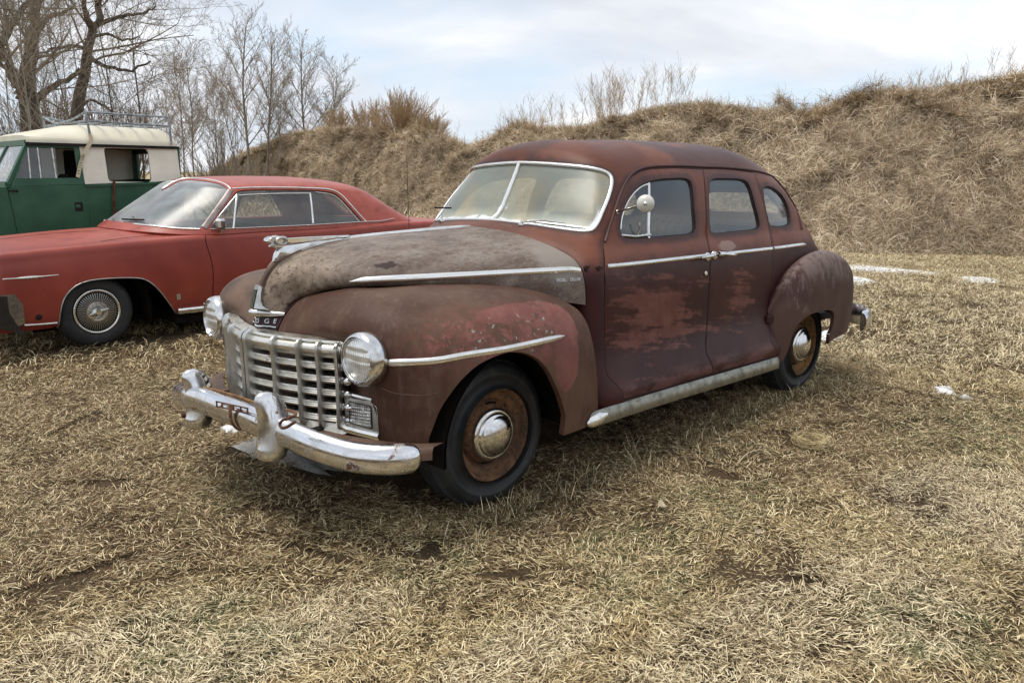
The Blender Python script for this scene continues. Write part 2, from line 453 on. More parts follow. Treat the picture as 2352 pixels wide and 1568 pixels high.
# ------------------------------------------------------------------ land
def unZ(u, v, z=0.0):
    d = ray_dir(u, v); return CAM+d*((z-CAM[2])/d[2])
def at_depth(u, depth, z=0.0):
    """ground position in the direction of view column u at horizontal distance depth"""
    d = ray_dir(u, 380); h = d[:2]/np.linalg.norm(d[:2])
    return np.array([CAM[0]+h[0]*depth, CAM[1]+h[1]*depth, z])
RNG = np.random.default_rng(7)
def np_mesh(name, V, F, mat, smooth=False, attrs=None):
    """fast mesh from arrays; F (n,k)"""
    me = bpy.data.meshes.new(name); n, k = F.shape
    me.vertices.add(len(V)); me.vertices.foreach_set('co', np.ascontiguousarray(V, dtype=np.float32).ravel())
    me.loops.add(n*k); me.loops.foreach_set('vertex_index', np.ascontiguousarray(F, dtype=np.int32).ravel())
    me.polygons.add(n); me.polygons.foreach_set('loop_start', np.arange(n, dtype=np.int32)*k); me.polygons.foreach_set('loop_total', np.full(n, k, dtype=np.int32))
    me.polygons.foreach_set('use_smooth', np.full(n, smooth)); me.materials.append(mat); me.update(calc_edges=True); me.validate()
    return me
def lnk(name, me, parent=None):
    o = bpy.data.objects.new(name, me); COL.objects.link(o)
    if parent is not None: o.parent = parent
    return o
# zones of the lawn in world space
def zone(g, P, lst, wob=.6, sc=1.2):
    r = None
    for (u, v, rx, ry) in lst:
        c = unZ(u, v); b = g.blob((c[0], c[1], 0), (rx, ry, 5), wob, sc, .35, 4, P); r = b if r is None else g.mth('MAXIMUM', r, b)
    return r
DARKZ = [(80, 1000, 1.5, 1.1), (300, 900, 1.4, 1.2), (600, 1180, .7, .5), (100, 1300, .5, .4), (2060, 1130, .22, .45), (1960, 1060, .3, .2), (1700, 1010, .95, .8), (1300, 1120, .6, .6), (2000, 960, 1.1, .8), (450, 1000, .9, 1.5), (150, 850, 1.6, 1.3), (1500, 960, 1.2, .5), (250, 1150, .6, .7), (2080, 1120, .30, .25), (1150, 960, 1.4, 1.1)]  # brown thatch; beside and under the sedan its ground shadow is painted in
LIGHTZ = [(2150, 720, 3.2, 2.6), (2330, 640, 4, 2.5), (2000, 600, 4, 1.2), (1980, 1380, .55, .35), (1700, 1500, .6, .25), (600, 1480, .6, .2), (200, 1500, .5, .2), (2280, 1150, .6, .5), (1200, 1500, .4, .15)]
GREENZ = [(1450, 1250, .35, .25), (2150, 1450, .30, .30), (1500, 1330, .30, .20), (1650, 1150, .4, .25), (1000, 1300, .25, .2), (2250, 980, .8, .5), (500, 1450, .3, .3)]
def m_straw(name, berm=False):
    g = G(name); P = g.pos()
    ri = g.t.nodes.new('ShaderNodeNewGeometry').outputs['Random Per Island']
    if berm:
        c = g.ramp(ri, [(0, (.12, .080, .048)), (.25, (.33, .240, .145)), (.55, (.58, .450, .290)), (.85, (.82, .68, .49)), (1, (.94, .83, .65))])
        big = g.noise(.45, 5, .62, P); c = g.mix(g.step(big, .42, .58), c, g.mix(.38, c, (.17, .12, .07))); c = g.mix(g.mth('MULTIPLY', g.step(g.noise(1.9, 5, .65, P), .50, .64), .45), c, (.15, .10, .055))
        gr = g.mth('MULTIPLY', g.step(g.noise(.8, 4, .6, P), .55, .68), g.step(ri, .5, .2)); c = g.mix(g.mth('MULTIPLY', gr, .25), c, (.14, .13, .06))
    else:
        c = g.ramp(ri, [(0, (.06, .038, .018)), (.22, (.15, .100, .046)), (.44, (.36, .258, .120)), (.70, (.62, .48, .255)), (1, (.90, .78, .50))])
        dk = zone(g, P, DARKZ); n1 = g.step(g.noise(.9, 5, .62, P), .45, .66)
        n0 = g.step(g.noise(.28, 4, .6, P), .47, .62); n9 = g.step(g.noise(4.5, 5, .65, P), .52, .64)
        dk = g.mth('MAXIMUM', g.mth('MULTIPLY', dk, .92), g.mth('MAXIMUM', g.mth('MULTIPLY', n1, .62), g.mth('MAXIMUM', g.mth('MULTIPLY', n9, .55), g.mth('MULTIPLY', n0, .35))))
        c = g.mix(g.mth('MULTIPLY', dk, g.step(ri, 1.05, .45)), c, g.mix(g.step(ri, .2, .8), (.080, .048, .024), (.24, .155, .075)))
        gz_ = zone(g, P, GREENZ, .8, 2.5); n2 = g.step(g.noise(1.5, 5, .62, P), .53, .64)
        gm = g.mth('MULTIPLY', g.mth('MAXIMUM', gz_, g.mth('MULTIPLY', n2, .7)), g.step(g.noise(7, 3, .6, P), .35, .6))
        gm = g.mth('MULTIPLY', gm, g.step(ri, .72, .35))
        lz = g.mth('MULTIPLY', zone(g, P, LIGHTZ, .5, 1.6), g.step(ri, .12, .5)); c = g.mix(g.mth('MULTIPLY', lz, .55), c, g.mix(g.step(ri, .2, .9), (.50, .40, .23), (.86, .76, .54)))
        c = g.mix(g.mth('MULTIPLY', gm, .85), c, g.mix(g.step(ri, .1, .5), (.050, .062, .022), (.17, .175, .075)))
    return g.fin(c, .75, 0, .25)
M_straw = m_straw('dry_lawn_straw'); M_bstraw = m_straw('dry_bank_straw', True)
def m_soil():
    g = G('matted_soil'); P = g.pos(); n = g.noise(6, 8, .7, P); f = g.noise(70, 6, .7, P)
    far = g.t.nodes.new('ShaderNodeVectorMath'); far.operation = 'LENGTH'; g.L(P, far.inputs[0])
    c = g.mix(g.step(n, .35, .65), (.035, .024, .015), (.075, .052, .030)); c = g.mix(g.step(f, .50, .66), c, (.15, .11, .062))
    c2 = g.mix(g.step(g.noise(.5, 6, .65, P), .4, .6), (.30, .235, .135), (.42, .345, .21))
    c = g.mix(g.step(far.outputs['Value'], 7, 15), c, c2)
    g.bump(f, .6, .02); return g.fin(c, .95, 0, .1)
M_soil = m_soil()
def gh(x, y):
    """gentle unevenness of the field"""
    return .020*mnoise.noise((x*.55, y*.55, 0))+.010*mnoise.noise((x*1.9, y*1.9, 3))-.012
def GH(X, Y): return np.array([gh(a, b) for a, b in zip(X, Y)])
# one sheet to the horizon, finer near the cars
def axis_pts():
    a = list(np.arange(-14, 7.01, .35)); b = 7.0; st = .5
    while b < 900: b += st; st *= 1.22; a.append(b)
    b = -14.0; st = .5
    while b > -900: b -= st; st *= 1.22; a.insert(0, b)
    return np.array(a)
ax_ = axis_pts(); XX, YY = np.meshgrid(ax_, ax_, indexing='ij')
ZZ = np.array([gh(a, b) if abs(a) < 40 and abs(b) < 40 else -.012 for a, b in zip(XX.ravel(), YY.ravel())])
V = np.stack([XX.ravel(), YY.ravel(), ZZ], -1); n = len(ax_); i, j = np.meshgrid(np.arange(n-1), np.arange(n-1), indexing='ij'); a = (i*n+j).ravel()
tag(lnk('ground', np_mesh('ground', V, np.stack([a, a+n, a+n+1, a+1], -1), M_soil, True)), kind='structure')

# the earth bank behind the cars
base_pts = [(3300, 700), (2800, 625), (2352, 588), (2100, 583), (1900, 578), (1600, 562), (1300, 540), (1100, 520), (900, 500), (700, 480), (560, 460), (470, 445), (430, 440)]
bw = np.array([unZ(u, v)[:2] for u, v in base_pts]); br = np.linalg.norm(bw-CAM[:2], axis=1); bu = np.array([p[0] for p in base_pts], float)
ridge = [(3300, 120), (2800, 150), (2500, 178), (2352, 192), (2250, 205), (2150, 228), (2050, 243), (1950, 264), (1850, 283), (1780, 287), (1700, 265), (1640, 253), (1560, 253), (1500, 264), (1430, 287), (1380, 303), (1330, 306), (1250, 306), (1180, 320), (1100, 348), (1060, 348), (1020, 325), (960, 310), (880, 304), (760, 303), (700, 310), (640, 330), (580, 354), (540, 374), (500, 396), (470, 410), (430, 440)]
ru = np.array([p[0] for p in ridge], float)[::-1]; rv = np.array([p[1] for p in ridge], float)[::-1]
def bank_pt(u, t):
    r0 = np.interp(u, bu[::-1], br[::-1]); Wd = 4.6
    v = np.interp(u, ru, rv); h = np.linalg.norm(ray_dir(u, v)[:2]); H_ = CAM[2]+(r0+Wd*.80)*ray_dir(u, v)[2]/h
    H_ = max(H_, .05)
    d = ray_dir(u, 380); d = d[:2]/np.linalg.norm(d[:2]); r = r0+t*Wd
    if t < 0: pf = 0
    elif t < .8: q = t/.8; pf = (q*q*(3-2*q))*.35+.65*(1-(1-q)**1.7)
    elif t < 1.4: pf = 1-.02*((t-.8)/.6)
    else: pf = max(0, .98-(t-1.4)*.9)
    x, y = CAM[0]+d[0]*r, CAM[1]+d[1]*r
    nz = (.34*mnoise.noise((x*.5, y*.5, 1.3))+.30*mnoise.noise((x*1.2, y*1.2, 5))+.14*mnoise.noise((x*3, y*3, 9)))*min(1, max(t, 0)*3)*(1 if t < 1.5 else .2)
    k = .35 if .7 < t < 1.4 else 1
    return np.array([x, y, H_*pf+nz*k-.03 if t > .02 else -.06])
us = np.linspace(430, 3300, 260); ts = np.concatenate([[-.1], np.linspace(0, 1.0, 26), [1.15, 1.3, 1.45, 1.7, 2.0, 2.5]])
BG = np.array([[bank_pt(u, t) for t in ts] for u in us]); V = BG.reshape(-1, 3); n = len(ts)
i, j = np.meshgrid(np.arange(len(us)-1), np.arange(n-1), indexing='ij'); a = (i*n+j).ravel()
g = G('bank_soil'); P = g.pos(); f = g.noise(9, 8, .7, P)
cc = g.mix(g.step(f, .4, .6), (.050, .034, .020), (.14, .10, .055)); g.bump(f, .8, .05); M_bank = g.fin(cc, .95, 0, .1)
tag(lnk('bank', np_mesh('bank', V, np.stack([a, a+1, a+n+1, a+n], -1), M_bank, True)), kind='structure')

# ------------------------------------------------------------------ grass as instanced tufts
def blades(N, size, Lr, wr, elev, base_z=0.0, seg=2, droop=1.0, tuft=0, seed=1, upb=0.0):
    r = np.random.default_rng(seed)
    if tuft:
        cen = r.uniform(-size/2, size/2, (tuft, 2)); k = r.integers(0, tuft, N); xy = cen[k]+r.normal(0, .035, (N, 2)); az = r.uniform(0, 2*pi, N)
    else: xy = r.uniform(-size/2, size/2, (N, 2)); az = r.uniform(0, 2*pi, N)
    # neighbouring blades lean alike
    fld = np.array([mnoise.noise((p[0]*5+seed*3, p[1]*5, 0)) for p in xy])*5; az = np.where(r.random(N) < .6, fld+r.normal(0, .5, N), az)
    L_ = r.uniform(*Lr, N)*(.6+.8*r.random(N)); w_ = r.uniform(*wr, N); e = np.radians(r.uniform(*elev, N))
    pts = []; d = np.stack([np.cos(az)*np.cos(e), np.sin(az)*np.cos(e), np.sin(e)], -1); p = np.stack([xy[:, 0], xy[:, 1], base_z+r.uniform(-.004, .010, N)], -1)
    turn = r.normal(0, .24, N); P_ = [p]
    for s_ in range(seg):
        p = p+d*(L_/seg)[:, None]; P_.append(p)
        a2 = np.arctan2(d[:, 1], d[:, 0])+turn; e2 = np.arcsin(np.clip(d[:, 2], -1, 1))-droop*(.35+.5*r.random(N))
        d = np.stack([np.cos(a2)*np.cos(e2), np.sin(a2)*np.cos(e2), np.sin(e2)], -1)
    P_ = np.array(P_)      # seg+1, N, 3
    P_[:, :, 2] = np.maximum(P_[:, :, 2], base_z-.01)
    side = np.stack([-np.sin(az), np.cos(az), r.normal(0, .35, N)], -1); side /= np.linalg.norm(side, axis=1, keepdims=True)
    V_ = []; F_ = []
    for s_ in range(seg+1):
        ww = w_*(1.0 if s_ < seg else .25)*(.8 if s_ == 0 else 1)
        V_.append(P_[s_]-side*ww[:, None]/2); V_.append(P_[s_]+side*ww[:, None]/2)
    V_ = np.array(V_).transpose(1, 0, 2); k = 2*(seg+1); idx = np.arange(N)[:, None]*k
    for s_ in range(seg): F_.append(idx+np.array([[2*s_, 2*s_+1, 2*s_+3, 2*s_+2]]))
    return V_.reshape(-1, 3), np.concatenate(F_)
def kit(name, n, mat, **kw):
    c = bpy.data.collections.new(name)
    for i in range(n):
        V_, F_ = blades(seed=kw.pop('seed0', 0)+i*17+len(name), **kw) if False else blades(seed=i*17+len(name), **kw)
        o = bpy.data.objects.new(name, np_mesh(name, V_, F_, mat)); c.objects.link(o)
    return c
def scatter(name, coll, nvar, pts, rots, scl, mat):
    me = bpy.data.meshes.new(name); N = len(pts); me.vertices.add(N); me.vertices.foreach_set('co', np.asarray(pts, np.float32).ravel())
    a = me.attributes.new('rot', 'FLOAT_VECTOR', 'POINT'); a.data.foreach_set('vector', np.asarray(rots, np.float32).ravel())
    a = me.attributes.new('scl', 'FLOAT', 'POINT'); a.data.foreach_set('value', np.asarray(scl, np.float32))
    a = me.attributes.new('idx', 'INT', 'POINT'); a.data.foreach_set('value', RNG.integers(0, nvar, N).astype(np.int32))
    me.materials.append(mat)
    o = lnk(name, me); ng = bpy.data.node_groups.new(name, 'GeometryNodeTree')
    ng.interface.new_socket('Geometry', in_out='INPUT', socket_type='NodeSocketGeometry'); ng.interface.new_socket('Geometry', in_out='OUTPUT', socket_type='NodeSocketGeometry')
    N_ = ng.nodes; gi = N_.new('NodeGroupInput'); go = N_.new('NodeGroupOutput'); ci = N_.new('GeometryNodeCollectionInfo'); ci.inputs['Collection'].default_value = coll
    ci.inputs['Separate Children'].default_value = True; ci.inputs['Reset Children'].default_value = True
    ip = N_.new('GeometryNodeInstanceOnPoints'); ip.inputs['Pick Instance'].default_value = True
    def na(nm, t):
        q = N_.new('GeometryNodeInputNamedAttribute'); q.data_type = t; q.inputs['Name'].default_value = nm; return next(x for x in q.outputs if x.enabled)
    mp = N_.new('GeometryNodeMeshToPoints'); ng.links.new(gi.outputs[0], mp.inputs[0]); ng.links.new(mp.outputs[0], ip.inputs['Points']); ng.links.new(ci.outputs[0], ip.inputs['Instance'])
    ng.links.new(na('idx', 'INT'), ip.inputs['Instance Index']); er = N_.new('FunctionNodeEulerToRotation'); ng.links.new(na('rot', 'FLOAT_VECTOR'), er.inputs[0]); ng.links.new(er.outputs[0], ip.inputs['Rotation'])
    ng.links.new(na('scl', 'FLOAT'), ip.inputs['Scale']); ng.links.new(ip.outputs[0], go.inputs[0])
    md = o.modifiers.new('scatter', 'NODES'); md.node_group = ng; return o
def grid_in_view(step, r0, r1, jit=.35, marg=900):
    out_ = []; 
    for x in np.arange(-60, 8, step):
        for y in np.arange(-60, 10, step):
            px_, py_ = x+RNG.uniform(-jit, jit)*step, y+RNG.uniform(-jit, jit)*step; d = np.array([px_, py_, 0])-CAM; z = d@cF
            if z < .6: continue
            u = 1176+FV*(d@cR)/z; v = 784-FV*(d@cU)/z; r = math.hypot(d[0], d[1])
            if not (r0 <= r < r1): continue
            if -marg-300/z < u < 2352+marg+300/z and v < 1568+500/z*1.6: out_.append((px_, py_))
    return np.array(out_)
def in_footprint(x, y):
    """centre of something solid standing on the lawn: thin the grass there"""
    return abs(y) < .40 and -3.9 < x < .4
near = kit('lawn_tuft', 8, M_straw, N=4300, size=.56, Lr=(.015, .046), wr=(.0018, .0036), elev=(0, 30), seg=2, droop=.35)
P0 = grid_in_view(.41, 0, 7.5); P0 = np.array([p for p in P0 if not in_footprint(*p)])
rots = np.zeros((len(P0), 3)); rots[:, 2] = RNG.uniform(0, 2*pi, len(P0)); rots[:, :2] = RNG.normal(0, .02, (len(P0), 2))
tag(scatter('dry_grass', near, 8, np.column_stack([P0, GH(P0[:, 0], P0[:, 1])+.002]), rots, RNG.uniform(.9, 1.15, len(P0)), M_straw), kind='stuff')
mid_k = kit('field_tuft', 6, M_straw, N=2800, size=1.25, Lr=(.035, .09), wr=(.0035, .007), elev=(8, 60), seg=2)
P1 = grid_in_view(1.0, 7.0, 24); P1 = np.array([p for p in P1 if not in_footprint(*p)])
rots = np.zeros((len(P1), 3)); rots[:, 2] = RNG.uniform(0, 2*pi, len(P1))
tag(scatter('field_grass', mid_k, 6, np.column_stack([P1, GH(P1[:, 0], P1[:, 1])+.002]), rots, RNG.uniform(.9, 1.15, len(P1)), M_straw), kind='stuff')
far_k = kit('far_tuft', 3, M_bstraw, N=500, size=4.0, Lr=(.15, .4), wr=(.02, .04), elev=(20, 80), seg=2)
P2 = grid_in_view(3.6, 24, 80); rots = np.zeros((len(P2), 3)); rots[:, 2] = RNG.uniform(0, 2*pi, len(P2))
tag(scatter('far_grass', far_k, 3, np.column_stack([P2, np.zeros(len(P2))]), rots, RNG.uniform(.9, 1.2, len(P2)), M_bstraw), kind='stuff')
# upright tufts: round the tyres and here and there
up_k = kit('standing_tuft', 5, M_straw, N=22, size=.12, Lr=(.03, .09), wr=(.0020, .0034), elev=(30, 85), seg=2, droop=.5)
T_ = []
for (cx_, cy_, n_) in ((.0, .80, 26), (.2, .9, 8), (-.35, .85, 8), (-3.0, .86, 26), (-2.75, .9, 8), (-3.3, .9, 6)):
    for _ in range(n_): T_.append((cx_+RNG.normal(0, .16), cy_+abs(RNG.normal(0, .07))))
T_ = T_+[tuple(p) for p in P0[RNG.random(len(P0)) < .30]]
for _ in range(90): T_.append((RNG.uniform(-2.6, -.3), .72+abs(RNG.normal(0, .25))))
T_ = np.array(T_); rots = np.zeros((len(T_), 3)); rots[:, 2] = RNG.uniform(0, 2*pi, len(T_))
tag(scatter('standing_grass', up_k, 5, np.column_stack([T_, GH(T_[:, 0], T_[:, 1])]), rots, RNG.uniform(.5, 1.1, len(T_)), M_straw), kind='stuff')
# long matted grass on the bank
bk = kit('bank_tuft', 7, M_bstraw, N=560, size=.95, Lr=(.14, .38), wr=(.004, .0085), elev=(-5, 75), seg=3, droop=.80, tuft=11)
pts = []; rr_ = []; 
for k in range(5200):
    u = RNG.uniform(435, 3000); t = RNG.uniform(-.02, 1.12)
    if u > 2500 and RNG.random() < .5: continue
    _q = bank_pt(u, t)
    if mnoise.noise((_q[0]*1.6, _q[1]*1.6, 7+_q[2])) < -.28: continue
    p = bank_pt(u, t); q = bank_pt(u+6, t)-p; s_ = bank_pt(u, t+.05)-p; nn = np.cross(q, s_); nn /= np.linalg.norm(nn)+1e-9
    if nn[2] < 0: nn = -nn
    if t > .7: nn = nn*.4+np.array([0, 0, 1.]); nn /= np.linalg.norm(nn)
    e = Vector(nn).to_track_quat('Z', 'Y'); rz = Matrix.Rotation(RNG.uniform(0, 2*pi), 3, 'Z'); eu = (e.to_matrix() @ rz).to_euler()
    pts.append(p+nn*.02); rr_.append(tuple(eu))
tag(scatter('bank_grass', bk, 7, pts, rr_, RNG.uniform(.6, 1.25, len(pts))*np.interp([0]*len(pts), [0, 1], [1, 1]), M_bstraw), kind='stuff')

# ------------------------------------------------------------------ bare trees, bushes, weeds
def tubes(polys, radii, k=3):
    """polys (N,K,3), radii (N,K) -> verts, quads"""
    N, K, _ = polys.shape; T = np.gradient(polys, axis=1); T /= np.linalg.norm(T, axis=-1, keepdims=True)+1e-9
    ref = np.where(np.abs(T[..., 2:3]) > .9, np.array([1., 0, 0]), np.array([0, 0, 1.])); A = np.cross(T, ref); A /= np.linalg.norm(A, axis=-1, keepdims=True)+1e-9; B = np.cross(T, A)
    th = 2*pi*np.arange(k)/k; ring = A[:, :, None]*np.cos(th)[None, None, :, None]+B[:, :, None]*np.sin(th)[None, None, :, None]
    V_ = polys[:, :, None]+ring*radii[:, :, None, None]; V_ = V_.reshape(-1, 3)
    base_ = (np.arange(N)*K*k)[:, None, None]+(np.arange(K-1)*k)[None, :, None]; q = np.arange(k)[None, None, :]; q2 = (q+1) % k
    F_ = np.stack([base_+q, base_+q2, base_+k+q2, base_+k+q], -1).reshape(-1, 4); return V_, F_
def grow(r, p, d, L_, rad, lvl, maxl, nch, upw, ang, wob, out_, K=5, ratio=.62, first=.25, minr=.004):
    pts = [p]; dd = d.copy()
    for i in range(K-1):
        dd = dd+r.normal(0, wob, 3)+np.array([0, 0, upw*(.5 if lvl == 0 else 1)]); dd /= np.linalg.norm(dd); pts.append(pts[-1]+dd*L_/(K-1))
    pts = np.array(pts); taper = .35 if lvl == 0 else .3; rads = np.linspace(rad, max(rad*taper, minr*.6), K); out_[lvl].append((pts, rads))
    if lvl >= maxl: return
    n_ = nch[lvl]
    for i in range(n_):
        t = first+(1-first)*(i+r.random())/n_ if lvl == 0 else .15+.85*(i+r.random())/n_
        f = t*(K-1); i0 = min(int(f), K-2); q = pts[i0]+(pts[i0+1]-pts[i0])*(f-i0); ax0 = pts[i0+1]-pts[i0]; ax0 /= np.linalg.norm(ax0)
        v = np.cross(ax0, r.normal(0, 1, 3)); v /= np.linalg.norm(v)+1e-9; a = radians(r.uniform(*ang[lvl])); nd = ax0*cos(a)+v*sin(a)
        l2 = L_*ratio*(1.15-.65*t if lvl == 0 else 1-.5*t)*r.uniform(.7, 1.15)
        grow(r, q, nd, l2, max(rads[i0]*r.uniform(.40, .62), minr), lvl+1, maxl, nch, upw, ang, wob*1.15, out_, K if lvl < 1 else max(3, K-1), ratio, first, minr)
def bark(name, a, b, sc=12):
    g = G(name); n = g.noise(sc, 6, .65, g.map(g._obj, scale=(1, 1, .25))); g.bump(n, .5, .02); return g.fin(g.mix(g.step(n, .35, .65), a, b), .9, 0, .2)
B_dark = bark('dark_cottonwood_bark', (.060, .050, .040), (.15, .125, .10)); B_twig = bark('grey_brown_twig', (.17, .14, .11), (.30, .255, .205))
B_pale = bark('pale_poplar_bark', (.17, .155, .13), (.30, .27, .225)); B_ptwig = bark('pale_poplar_twig', (.26, .215, .17), (.42, .36, .29)); B_will = bark('orange_willow_twig', (.34, .23, .13), (.54, .40, .25)); B_red = bark('dull_red_twig', (.15, .085, .06), (.24, .15, .11))
def tree(name, label, cat, u, depth, H_, rad, seed, style='poplar', lean=0.0, bmat=None, tmat=None, group=None, z0=-.02, first=.25):
    r = np.random.default_rng(seed); out_ = [[] for _ in range(6)]; p = np.zeros(3)
    ln = cR*lean; d = np.array([ln[0], ln[1], 1.]); d /= np.linalg.norm(d)
    if style == 'poplar': grow(r, p, d, H_*.94, rad*.60, 0, 3, [30, 11, 7], .045, [(30, 50), (25, 50), (25, 55)], .05, out_, 7, .42, first, max(.0035, depth*.00013))
    elif style == 'big': grow(r, p, d, H_, rad, 0, 4, [11, 7, 6, 5], .04, [(28, 62), (28, 60), (30, 65), (30, 65)], .13, out_, 7, .58, first, max(.006, depth*.00020))
    elif style == 'scrub': grow(r, p, d, H_, rad, 0, 3, [12, 7, 5], .05, [(20, 55), (25, 60), (30, 60)], .10, out_, 6, .50, first, max(.004, depth*.00020))
    elif style == 'dome':
        for i in range(120):
            a = r.uniform(0, 2*pi); e = radians(r.uniform(25, 88)); dd = np.array([cos(a)*cos(e), sin(a)*cos(e), sin(e)])
            grow(r, p+np.array([cos(a), sin(a), 0])*.25*r.random(), dd, H_*r.uniform(.70, 1.0), rad*r.uniform(.5, 1), 0, 2, [9, 6], .03, [(8, 24), (8, 26)], .04, out_, 5, .42, .25, max(.004, depth*.00013))
    elif style == 'bush':
        for i in range(26):
            a = r.uniform(0, 2*pi); e = radians(r.uniform(40, 88)); dd = np.array([cos(a)*cos(e), sin(a)*cos(e), sin(e)])
            grow(r, p+np.array([cos(a), sin(a), 0])*.15*r.random(), dd, H_*r.uniform(.65, 1.05), rad*r.uniform(.5, 1), 0, 2, [9, 6], .09, [(12, 30), (12, 35)], .05, out_, 5, .45, .25, max(.004, depth*.00020))
    e = tag(empty(name, tuple(at_depth(u, depth, z0))), label, cat, group)
    tr = out_[0]; crown = [x for l in out_[1:] for x in l]
    mb_v = []; mb_f = []; off = 0
    def put(lst, k, nm, mat):
        Vs, Fs, o_ = [], [], 0; byK = {}
        for pts_, rd in lst: byK.setdefault(len(pts_), []).append((pts_, rd))
        for K_, l in byK.items():
            V_, F_ = tubes(np.array([x[0] for x in l]), np.array([x[1] for x in l]), k); Vs.append(V_); Fs.append(F_+o_); o_ += len(V_)
        lnk(nm, np_mesh(nm, np.concatenate(Vs), np.concatenate(Fs), mat, True), e)
    if style in ('bush', 'dome'): put([x for l in out_ for x in l], 3, 'stems', tmat or B_will)
    else: put(tr, 9, 'trunk', bmat or B_pale); put(crown, 3, 'branches', tmat or B_ptwig)
    return e
def zt(X, Y): return (X*.3472, Y*.3472)
def big_tree(name, label, depth, limbs, seed, base_u):
    """limbs: list of (view points, r0, r1, number of boughs)"""
    r = np.random.default_rng(seed); e = tag(empty(name, tuple(at_depth(base_u, depth, -.02))), label, 'tree'); org = np.array(e.location)
    out_ = [[] for _ in range(7)]
    for li, (pts, r0, r1, nb) in enumerate(limbs):
        P_ = []; off = r.normal(0, 1.2)*(li > 0)
        for i, (u, v) in enumerate(pts):
            d = ray_dir(u, v); dd = depth+off*i/(len(pts)-1); hh = np.linalg.norm(d[:2]); P_.append(CAM+d*dd/hh-org)
        if li == 0: P_.insert(0, P_[0]*np.array([1, 1, 0]))
        Q = spl(P_, 3, closed=False); Q = Q+r.normal(0, .05, Q.shape)*np.linspace(0, 1, len(Q))[:, None]; R_ = np.linspace(r0, r1, len(Q)); out_[0].append((Q, R_))
        n_ = len(Q)
        for k in range(nb):
            f = (.2 if li else .35)+(.8 if li else .65)*(k+r.random())/nb; i0 = min(int(f*(n_-1)), n_-2); ax0 = Q[i0+1]-Q[i0]; ax0 /= np.linalg.norm(ax0); v = np.cross(ax0, r.normal(0, 1, 3)); v /= np.linalg.norm(v); a = radians(r.uniform(30, 70))
            grow(r, Q[i0], ax0*cos(a)+v*sin(a), r.uniform(1.6, 3.8), max(R_[i0]*.30, .011), 1, 4, [0, 5, 6, 5], .035, [(0, 0), (28, 60), (30, 60), (30, 65)], .13, out_, 6, .55, .2, .0038)
    for nm, lst, k, mat in (('trunk', out_[0], 9, B_dark), ('branches', [x for l in out_[1:] for x in l], 3, B_twig)):
        Vs, Fs, o_ = [], [], 0; byK = {}
        for q in lst: byK.setdefault(len(q[0]), []).append(q)
        for l in byK.values():
            V_, F_ = tubes(np.array([x[0] for x in l]), np.array([x[1] for x in l]), k); Vs.append(V_); Fs.append(F_+o_); o_ += len(V_)
        lnk(nm, np_mesh(nm, np.concatenate(Vs), np.concatenate(Fs), mat, True), e)
big_tree('cottonwood', 'massive dark cottonwood trunk forking low behind the cab of the green off-roader', 32, [
  ([zt(*p) for p in [(205, 870), (195, 740), (180, 600), (185, 460), (215, 300), (228, 150), (235, 0), (240, -150)]], .35, .12, 8),
  ([zt(*p) for p in [(150, 640), (110, 540), (60, 430), (20, 330), (-30, 230)]], .24, .13, 6),
  ([zt(*p) for p in [(215, 700), (260, 640), (330, 585), (440, 530), (540, 460)]], .13, .07, 6),
  ([zt(*p) for p in [(235, 230), (290, 150), (330, 110), (420, 85), (520, 20)]], .10, .05, 7),
  ([zt(*p) for p in [(5, 300), (60, 200), (110, 110), (190, 30), (240, -40)]], .13, .06, 6)], 3, 70)
big_tree('cottonwood', 'dark cottonwood leaning right with long limbs over the roof rack', 33, [
  ([zt(*p) for p in [(505, 830), (525, 640), (560, 470), (585, 340), (600, 220), (640, 160), (660, 0), (675, -120)]], .23, .085, 8),
  ([zt(*p) for p in [(610, 200), (580, 120), (560, 40), (555, -60)]], .12, .06, 6),
  ([zt(*p) for p in [(650, 165), (750, 125), (850, 95), (950, 85), (1050, 50)]], .085, .03, 9),
  ([zt(*p) for p in [(595, 380), (660, 425), (760, 455), (870, 468), (1000, 400)]], .085, .03, 8),
  ([zt(*p) for p in [(590, 330), (520, 310), (420, 310), (330, 340), (250, 370)]], .07, .03, 7),
  ([zt(*p) for p in [(600, 250), (700, 230), (800, 260), (900, 250)]], .06, .025, 7),
  ([zt(*p) for p in [(545, 700), (600, 660), (680, 690), (740, 760)]], .06, .03, 5)], 11, 176)
tree('cottonwood', 'bare dark tree cut by the left picture edge', 'tree', -70, 30, 12, .22, 21, 'big', .02, B_dark, B_twig, first=.2)
GS = 'thin bare saplings among the dark trees'
for i, (u, dp, H_, rd, ln, lab) in enumerate([(22, 27, 9.5, .035, .02, 'thin pale sapling left of the thick dark trunk'), (66, 26, 10, .045, .0, 'pale straight sapling in front of the thick dark trunk'), (118, 27, 9.5, .035, .03, 'slender pale sapling just right of the thick dark trunk'), (150, 28, 9, .032, .05, 'slim leaning sapling between the two dark trunks'), (205, 30, 8, .032, .03, 'thin sapling right behind the leaning dark trunk'), (262, 34, 8.5, .036, .06, 'bare sapling above the middle of the roof rack'), (318, 36, 7, .05, .04, 'low spreading bare sapling above the back of the roof rack')]):
    tree('sapling', lab, 'tree', u, dp, H_, rd, 40+i, 'poplar' if i < 4 else 'scrub', ln, B_pale if i < 4 else B_dark, B_ptwig if i < 4 else B_twig, GS)
GB = 'bare scrub behind the roof rack'
